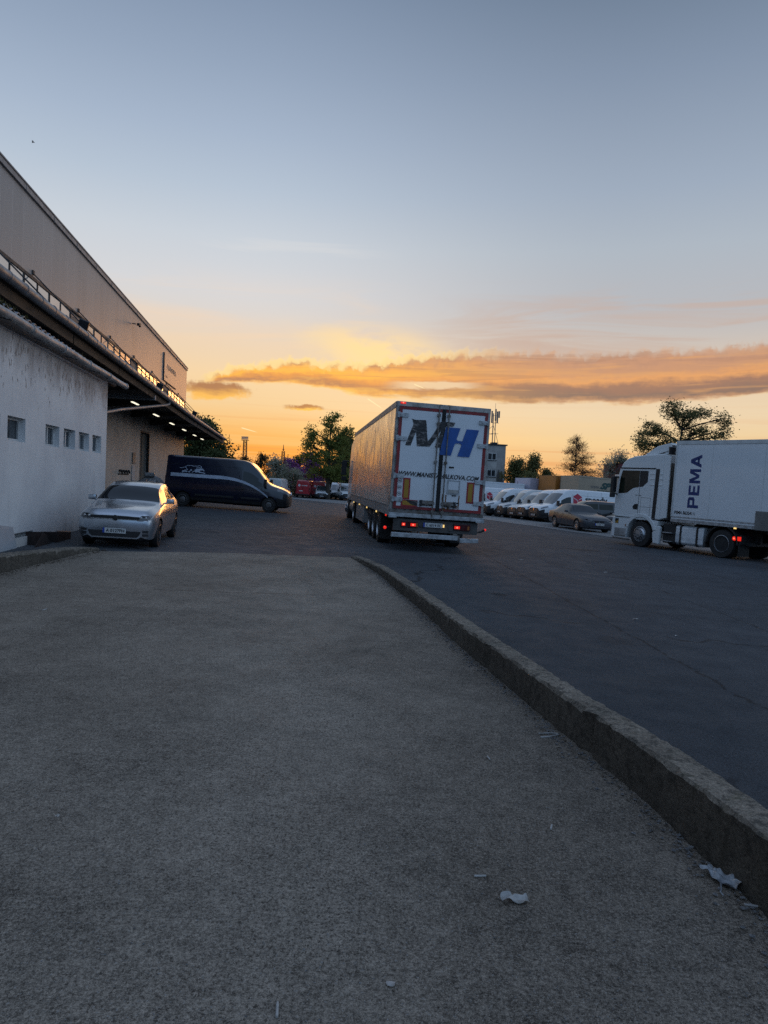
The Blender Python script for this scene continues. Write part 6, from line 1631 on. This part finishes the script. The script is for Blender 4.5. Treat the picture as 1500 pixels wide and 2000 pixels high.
# flat-roofed building with the aerial mast on it
ab = thing('office_block', 'flat-roofed grey three-storey building with patched end wall', 'building', (20.9, 125, g(20.9, 125)), 0)
ab.rotation_euler = (0, 0, radians(8))
BH = 11.0
mb = MB(); mb.span((-16, 0, -1), (0, 11, BH)); mb.build('wall', M['building_grey'], ab)
mb = MB(); mb.span((-16.1, -.15, BH), (.25, 11.2, BH + .22)); mb.span((-2.6, -.2, BH + .22), (-1.6, 1, BH + .5)); mb.build('roof', M['frame_dark'], ab)
mb = MB()
for x in (-3.55, -7.0, -10.4, -13.8): mb.span((x - .22, -.16, -1), (x + .22, -.002, BH - .02))
mb.build('pilasters', M['wall_white'], ab)['kind'] = 'stuff'
mb = MB()
for z in (1.0, 3.93, 6.83): 
    for x in (-5.3, -8.7, -12.1): mb.span((x - 1.45, -.05, z), (x + 1.45, -.002, z + 1.42))
    mb.span((-3.3, -.05, z), (-1.55, -.002, z + 1.42))
mb.build('spandrel', M['wall_white'], ab)['kind'] = 'stuff'
mb = MB(); rr = random.Random(2)
pts = [(-1.5, 1.2), (-1.45, 5.6), (-1.2, 6.9), (-.9, 6.3), (-.55, 6.6), (-.3, 5.7), (-.25, 1.2)]
mb.prism(pts, 'y', -.012, -.002); mb.build('bare_patch', M['panel_grey'], ab)
for z in (2.6, 5.5, 8.4):
    for k, x in enumerate((-2.45, -5.3, -8.7, -12.1)):
        w = .78 if k == 0 else 1.2
        fr = MB()
        fr.span((x - w, -.07, z), (x - w + .09, .02, z + 1.22)); fr.span((x + w - .09, -.07, z), (x + w, .02, z + 1.22)); fr.span((x - w + .09, -.07, z), (x + w - .09, .02, z + .09)); fr.span((x - w + .09, -.07, z + 1.13), (x + w - .09, .02, z + 1.22)); fr.span((x - .05, -.07, z + .09), (x + .05, .02, z + 1.13))
        f = fr.build('window', M['frame_white'], ab)
        p = MB(); p.span((x - w + .09, -.02, z + .09), (x - .05, -.006, z + 1.13)); p.span((x + .05, -.02, z + .09), (x + w - .09, -.006, z + 1.13)); p.build('pane', M['house_glass'], f)
        q = MB(); q.span((x - w - .06, -.16, z - .09), (x + w + .06, -.0, z - .02)); q.build('sill', M['frame_dark'], f)
am = thing('aerial_mast', 'phone aerial mast with upright panel antennas on the flat roof', 'mast', (18.75, 127, g(20.9, 125) + BH + .2))
mb = MB(); mb.tube([(0, 0, 0), (0, 0, 5.6)], .09, 6); mb.tube([(.42, 0, 0), (.42, 0, 5.4)], .07, 6); mb.tube([(.1, 0, 3.4), (1.15, 0, 0)], .04, 5); mb.tube([(0, 0, 3.4), (-1.5, 0, 2.0)], .035, 5); mb.tube([(0, 0, 1.9), (-1.3, 0, 1.95)], .05, 5); mb.tube([(.3, 0, 5.4), (.3, 0, 7.4)], .025, 4)
for z in (2, 3.9, 5.2): mb.tube([(-.3, 0, z), (1.0, 0, z)], .035, 4)
mb.build('mast', M['steel_grey'], am)
for x, y, z in ((-.28, -.2, 4.95), (.36, -.3, 5.3), (.70, -.15, 4.9), (1.05, .2, 5.45)):
    mb = MB(); mb.box((x, y, z), (.26, .14, 2.1 if x < .9 else 1.2)); mb.build('panel_antenna', M['steel_grey'], am, bevel=.02)
mb = MB(); mb.box((-1.2, 0, 1.15), (.5, .4, .9)); mb.tube([(-1.2, 0, -.1), (-1.2, 0, .8)], .05, 5); mb.tube([(-1.4, 0, 1.6), (-1.4, 0, 2.4)], .04, 5); mb.build('equipment_box', M['steel_grey'], am)

# box trailers parked behind the vans
def trailer_box(name, label, cat, x, y, az, L, W, h0, h1, m, side_m=None, ribs=False):
    t = thing(name, label, cat); place(t, x, y, az)
    mb = MB(); mb.span((0, -W / 2, h0), (-L, W / 2, h1)); b = mb.build('box', M[m], t, bevel=.03)
    mb = MB()
    for sg in (1, -1):
        mb.span((.02, sg * W / 2 - .04, h1 - .12), (-L - .02, sg * W / 2 + .02 * sg, h1 + .01)); mb.span((.02, sg * W / 2 - .04, h0), (.0 - .1, sg * (W / 2 + .02), h1 - .12)); mb.span((-L, sg * W / 2 - .04, h0), (-L - .02, sg * (W / 2 + .02), h1 - .12)); mb.span((.02, sg * (W / 2 - .04), h0 - .02), (-L - .02, sg * (W / 2 + .02), h0 + .12))
    mb.build('frame', M[side_m or m], t)
    if ribs:
        mb = MB(); k = .3
        while k < L - .2:
            for sg in (1, -1): mb.span((-k, sg * W / 2, h0 + .14), (-k - .12, sg * (W / 2 + .025), h1 - .14))
            k += .28
        mb.build('corrugations', M[m], t)['kind'] = 'stuff'
    mb = MB(); mb.span((-.6, -.5, h0 - .35), (-L + .4, .5, h0 - .02)); mb.build('chassis', M['chassis'], t)
    for q in (L - 1.6, L - 2.9):
        for sg in (1, -1): truck_wheel(t, -q, sg * (W / 2 - .02), .5, .5, .4)
    mb = MB()
    for sg in (1, -1): mb.tube([(-2.2, sg * .8, h0), (-2.2, sg * .8, .05)], .08, 6); 
    mb.build('landing_legs', M['chassis'], t)
    return t
t = trailer_box('box_trailer', 'long low white box trailer behind the left end of the van row', 'trailer', 6.0, 69.5, -92, 7.3, 2.5, .9, 3.2, 'white_paint')
mb = MB(); mb.span((-6.9, -1.262, 2.5), (-7.28, -1.27, 3.15)); mb.build('notice_panel', M['plate_white'], t); mb = MB(); lettering(mb, 'XT', lambda u, v: (-6.98 - u, -1.274, 2.72 + v) , .24, .24); mb.build('lettering', M['ink'], t, fix=False)
t = trailer_box('box_trailer', 'pale lilac box trailer between the white trailer and the orange container', 'trailer', 13.4, 69.8, -118, 8.0, 2.3, 1.0, 3.85, 'lilac_white_paint')
mb = MB(); lettering(mb, 'J', lambda u, v: (.03, -.9 + u * 1, 3.2 + v), .16, .32); mb.build('lettering', M['grey_print'], t, fix=False)
t = trailer_box('shipping_container', 'rusty orange container between the lilac and the beige trailer', 'container', 15.3, 67.6, -116, 8.0, 2.45, 1.1, 4.15, 'orange_paint', ribs=True)
t = trailer_box('curtain_trailer', 'beige curtain trailer with green printed web address', 'trailer', 16.75, 65.0, -114, 12.5, 2.55, 1.1, 4.16, 'beige_tarp')
mb = MB(); lettering(mb, 'www.', lambda u, v: (-1.4 - u, 1.29, 3.12 + v), 1.0, .24, .01, .3); mb.build('lettering', M['grey_print'], t, fix=False)
mb = MB(); lettering(mb, 'SP', lambda u, v: (-2.45 - u, 1.29, 3.10 + v), 1.35, .62, .06, .4); mb.build('initial_lettering', M['green_print'], t, fix=False)
mb = MB(); mb.prism([(-2.0, 2.62), (-4.9, 2.62), (-4.9, 2.67), (-2.04, 2.67)], 'y', 1.28, 1.29); mb.prism([(-2.2, 2.95), (-4.9, 2.95), (-4.9, 3.0), (-2.2, 3.0)], 'y', 1.28, 1.29); mb.prism([(-2.0, 2.62), (-2.07, 2.62), (-2.27, 3.0), (-2.2, 3.0)], 'y', 1.28, 1.291); lettering(mb, 'LOGISTICS', lambda u, v: (-2.35 - u, 1.29, 2.70 + v), 2.2, .22, .02, .3); mb.build('boxed_lettering', M['green_print'], t, fix=False)
# red shed, stone chimney, street lamp
rs = thing('red_shed', 'dark red sheet-clad building behind the beige trailer', 'building', (30.6, 92, g(30.6, 92)))
mb = MB(); mb.span((0, 0, -1), (9, 8, 7.55))
for k in range(30): mb.span((.1 + .3 * k, -.03, -.5), (.22 + .3 * k, .0, 7.4))
mb.build('wall', M['red_cladding'], rs); mb = MB(); mb.span((-.1, -.12, 7.55), (9.1, 8.1, 7.68)); mb.build('roof', M['rust'], rs)
mb = MB(); lettering(mb, 'V', lambda u, v: (.75 + u, -.045, 6.3 + v), .5, .75); lettering(mb, 'F', lambda u, v: (2.4 + u, -.045, 6.5 + v), .35, .6); mb.build('lettering', M['grey_print'], rs, fix=False)
sp = thing('stone_pillar', 'square stone pillar with brick cap beside the white tractor', 'pillar', (20.2, 60, g(20.2, 60)))
mb = MB()
for k in range(9):
    z = k * .46
    off = .22 if k % 2 else -.18
    mb.span((-.55, -.55, z), (off, .55, z + .44)); mb.span((off + .03, -.56, z), (.55, .55, z + .44))
mb.build('shaft', M['stone'], sp, bevel=.04)
mb = MB(); mb.span((-.66, -.66, 4.14), (.66, .66, 4.28)); mb.build('coping', M['frame_white'], sp, bevel=.03); mb = MB(); mb.span((-.52, -.52, 4.28), (.52, .52, 4.75)); mb.build('brick_cap', M['rust'], sp)
sl_ = thing('street_lamp', 'curved-arm street lamp with glass lantern by the stone pillar', 'lamp', (22.4, 66, g(22.4, 66) - .6))
mb = MB(); mb.tube([(1.2, 0, 0), (1.2, 0, 5.9), (.9, 0, 6.3), (.2, 0, 6.35), (-.8, 0, 5.9), (-1.5, 0, 5.2), (-1.9, 0, 4.6)], [.08, .06, .04, .035, .035, .03, .025], 7); mb.tube([(1.2, 0, 5.6), (.6, 0, 5.75), (0, 0, 5.3), (-.3, 0, 4.7)], .035, 6); mb.build('post', M['frame_dark'], sl_, smooth=True)
mb = MB(); mb.tube([(-.25, 0, 5.3), (-.25, 0, 4.9)], [.17, .10], 8); mb.build('lantern', M['polycarbonate'], sl_)
mb = MB(); mb.box((-1.7, 0, 4.45), (.9, .2, .06), Matrix.Rotation(radians(8), 3, 'Y')); mb.build('lamp_arm_plate', M['frame_white'], sl_, bevel=.02)
# fence and low wall lines far off, hidden ground cover
hg = thing('hedge', 'dark low hedge running behind the far vans', 'hedge', (-14, 118, g(-14, 118)))
mb = MB(); rr = random.Random(77)
for k in range(5200):
    q = Vector((rr.uniform(-14, 17), rr.gauss(0, .7), rr.uniform(0, 1) ** .8 * (2.3 + .5 * sin(k * .01))))
    u = Vector((rr.gauss(0, 1), rr.gauss(0, 1), rr.gauss(0, 1))).normalized(); w = u.orthogonal() * .12; u *= .2
    mb.add([q - u, q + w, q + u, q - w], [(0, 1, 2, 3)])
mb.build('foliage', M['leaf_dark'], hg, fix=False)
# scooter heap under a tarpaulin by the warehouse door
sh = thing('covered_scooter', 'scooter under a crumpled silver-grey cover by the warehouse door', 'scooter', (-11.6, 35.4, g(-11.6, 35.4)), radians(20))
rr = random.Random(15); rows = []
prof = [(-.95, .30, .25), (-.85, .85, .34), (-.6, 1.12, .38), (-.35, 1.30, .44), (-.1, 1.42, .42), (.15, 1.38, .40), (.35, 1.22, .46), (.6, 1.02, .44), (.85, .72, .36), (1.0, .3, .22)]
for x, h, w in prof:
    r = []
    for k in range(15):
        a = pi * k / 14
        j = rr.uniform(-.05, .05)
        r.append((x + rr.uniform(-.04, .04), cos(a) * (w + j) * (1 + .25 * (1 - sin(a))), max(.12, (sin(a) ** .7) * (h + j))))
    rows.append(r)
mb = MB(); mb.rows(rows); mb.build('cover', M['tarp_silver'], sh, smooth=True, ang=25, fix=False)
mb = MB(); mb.box((-.15, 0, 1.42), (.50, .42, .22)); mb.build('top_case', M['tarp_silver'], sh, bevel=.06)
for x in (-.72, .74): 
    mb = MB(); mb.lathe([(.15, -.05), (.25, -.05), (.27, 0), (.25, .05), (.15, .05)], (x, 0, .27), 'y', 18); mb.build('wheel', M['rubber'], sh, smooth=True)
# ---------------------------------------------------------------- litter and grit
def onramp(x, y): return (x, y, rz(x, y) + .007)
def soften(o):
    md = o.modifiers.new('soft', 'SUBSURF'); md.levels = 2; md.render_levels = 2
    o.data.polygons.foreach_set('use_smooth', [True] * len(o.data.polygons)); return o
def crumple(n, m, sx, sy, h, seed):
    rr = random.Random(seed); rows = []
    for i in range(n):
        rows.append([((i / (n - 1) - .5) * sx + rr.uniform(-.01, .01), (k / (m - 1) - .5) * sy * (1 - .35 * abs(i / (n - 1) - .5) * 2 * rr.random()) + rr.uniform(-.01, .01), max(.002, rr.random() ** 1.5 * h)) for k in range(m)])
    return rows
t = thing('plastic_bag', 'crumpled clear plastic bag lying at the foot of the right kerb', 'litter', onramp(1.44, 2.84), radians(-62)); t.scale = (.8, .75, .8)
mb = MB(); mb.rows(crumple(10, 6, .21, .095, .060, 3)); soften(mb.build('film', M['plastic_film'], t, fix=False))
mb = MB(); mb.tube([(.02, -.04, .01), (.06, -.09, .008), (.075, -.12, .012), (.10, -.13, .006)], .004, 5); mb.build('string', M['plastic_film'], t, smooth=True)
t = thing('paper_scrap', 'crumpled pale wrapper lying on the ramp', 'litter', onramp(.56, 2.63), radians(12))
mb = MB(); mb.rows(crumple(7, 5, .105, .045, .038, 8)); soften(mb.build('sheet', M['paper'], t, fix=False))
t = thing('wrapper_strip', 'thin bent white strip beside the kerb halfway up the ramp', 'litter', onramp(1.14, 4.55), radians(8))
mb = MB(); mb.tube([(-.07, .03, .006), (0, .035, .008), (.05, .03, .006), (.055, .0, .008), (-.02, -.03, .006), (-.08, -.035, .005)], .006, 5); mb.build('strip', M['paper'], t)
CB_ = [(.67, 4.1, 100, 'stub'), (.84, 3.25, 70, ''), (1.47, 2.66, -12, ''), (.45, 2.79, 5, ''), (-.25, 2.01, 96, '')]
BL = ['white cigarette end pointing up the ramp, farthest of the butts', 'cigarette butt on the ramp between the wrapper and the kerb', 'cigarette butt beside the plastic bag at the kerb', 'cigarette butt just left of the crumpled wrapper', 'long white butt nearest the camera']
for (x, y, a, _), l in zip(CB_, BL):
    t = thing('cigarette_butt', l, 'litter', onramp(x, y), radians(a), 'cigarette butts on the ramp')
    mb = MB(); mb.tube([(-.028, 0, .005), (.020, 0, .005)], .0045, 7); mb.build('paper', M['paper'], t)
    mb = MB(); mb.tube([(.0201, 0, .005), (.030, 0, .005)], [.0045, .0035], 7); mb.build('tip', M['cardboard'] if x > 0 else M['paper'], t)
t = thing('dry_leaf', 'small dry leaf on the near ramp', 'leaf', onramp(.08, 2.14), .5)
mb = MB(); mb.rows(crumple(4, 3, .035, .025, .010, 5)); soften(mb.build('blade', M['paper'], t, fix=False))
for i, (x, y, w, h, lb) in enumerate(((3.73, 19.0, .16, .05, 'white paper scrap on the yard near the rear of the truck'), (5.47, 17.3, .12, .06, 'white paper scrap on the yard before the white tractor'), (3.84, 10.6, .12, .03, 'crumpled white scrap in the middle of the yard'), (4.0, 9.5, .05, .03, 'tiny white scrap on the yard, nearest the kerb'), (-3.8, 8.0, .12, .02, 'white paper strip on the left part of the ramp'), (-1.41, 3.14, .03, .02, 'small white scrap on the near left of the ramp'))):
    z = rz(x, y) + .007 if x < 1 else g(x, y) + .004
    t = thing('paper_scrap', lb, 'litter', (x, y, z), .3 * i)
    mb = MB(); mb.rows(crumple(5, 3, w, h, .018, 20 + i)); soften(mb.build('sheet', M['paper'], t, fix=False))
# loose grit: far too many stones to count
rr = random.Random(99); mb = MB()
OCT = [(1, 0, 0), (-1, 0, 0), (0, 1, 0), (0, -1, 0), (0, 0, 1), (0, 0, -.6)]; OF = [(0, 2, 4), (2, 1, 4), (1, 3, 4), (3, 0, 4), (2, 0, 5), (1, 2, 5), (3, 1, 5), (0, 3, 5)]
def stone(x, y, s, zf):
    a = rr.uniform(0, 6.3); z = zf(x, y)
    k = [rr.uniform(.6, 1.3) for _ in range(6)]
    mb.add([(x + s * k[i] * (p[0] * cos(a) - p[1] * sin(a)), y + s * k[i] * (p[0] * sin(a) + p[1] * cos(a)), z + s * .55 * k[i] * p[2] + s * .2) for i, p in enumerate(OCT)], OF)
for i in range(1600):
    y = 3 + rr.random() ** 1.5 * 22; x = kerb_x(y) + .3 + rr.random() * (2 + y * .5)
    stone(x, y, rr.choice((.003, .004, .005, .007)), lambda a, b: g(a, b) + .002)
for i in range(6500):
    y = 1.5 + rr.random() ** 1.7 * 9; xr = kerb_x(y) - .03; x = rr.uniform(-4.5, xr)
    if rr.random() < .0: continue
    stone(x, y, rr.choice((.0018, .0022, .0026, .003, .0045)), lambda a, b: rz(a, b) + .006)
for i in range(1500):
    y = 1.8 + rr.random() * 13; x = kerb_x(y) - abs(rr.gauss(0, .07)) - .015
    stone(x, y, rr.uniform(.003, .013), lambda a, b: rz(a, b) + .006)
tag(mb.build('grit', M['apron_concrete'], fix=False), kind='stuff')
mb = MB()
for i in range(420):
    y = 1.8 + rr.random() * 13; x = kerb_x(y) - abs(rr.gauss(0, .05)) - .012
    s = rr.uniform(.008, .022); a = rr.uniform(0, 6.3); z = rz(x, y) + .010
    mb.add([(x - s * cos(a), y - s * sin(a), z), (x + s * .3 * sin(a), y - s * .3 * cos(a), z + rr.uniform(0, .012)), (x + s * cos(a), y + s * sin(a), z + rr.uniform(0, .01)), (x - s * .3 * sin(a), y + s * .3 * cos(a), z)], [(0, 1, 2, 3)])
for i in range(500):
    y = 7 + rr.random() * 7.5; x = -5.68 + abs(rr.gauss(0, .08)); s = rr.uniform(.01, .03); a = rr.uniform(0, 6.3); z = rz(x, y) + .010
    mb.add([(x - s * cos(a), y - s * sin(a), z), (x + s * .3 * sin(a), y - s * .3 * cos(a), z + .01), (x + s * cos(a), y + s * sin(a), z), (x - s * .3 * sin(a), y + s * .3 * cos(a), z)], [(0, 1, 2, 3)])
tag(mb.build('leaf_litter', M['cardboard'], fix=False), kind='stuff')
# small bird high up on the left
bd = thing('bird', 'tiny dark bird flying high on the left of the sky', 'bird', (-40.5, 80, 37.95), .4)
mb = MB(); mb.tube([(-.16, 0, 0), (-.08, 0, .02), (.08, 0, .02), (.18, 0, 0)], [.01, .04, .045, .012], 8); mb.build('body', M['seal'], bd, smooth=True)
for sg in (1, -1):
    mb = MB(); mb.add([(.07, sg * .03, .03), (-.06, sg * .03, .03), (-.10, sg * .22, .09), (-.12, sg * .40, .05), (.02, sg * .22, .10)], [(0, 1, 2, 4), (4, 2, 3)]); mb.build('wing', M['seal'], bd, fix=False)
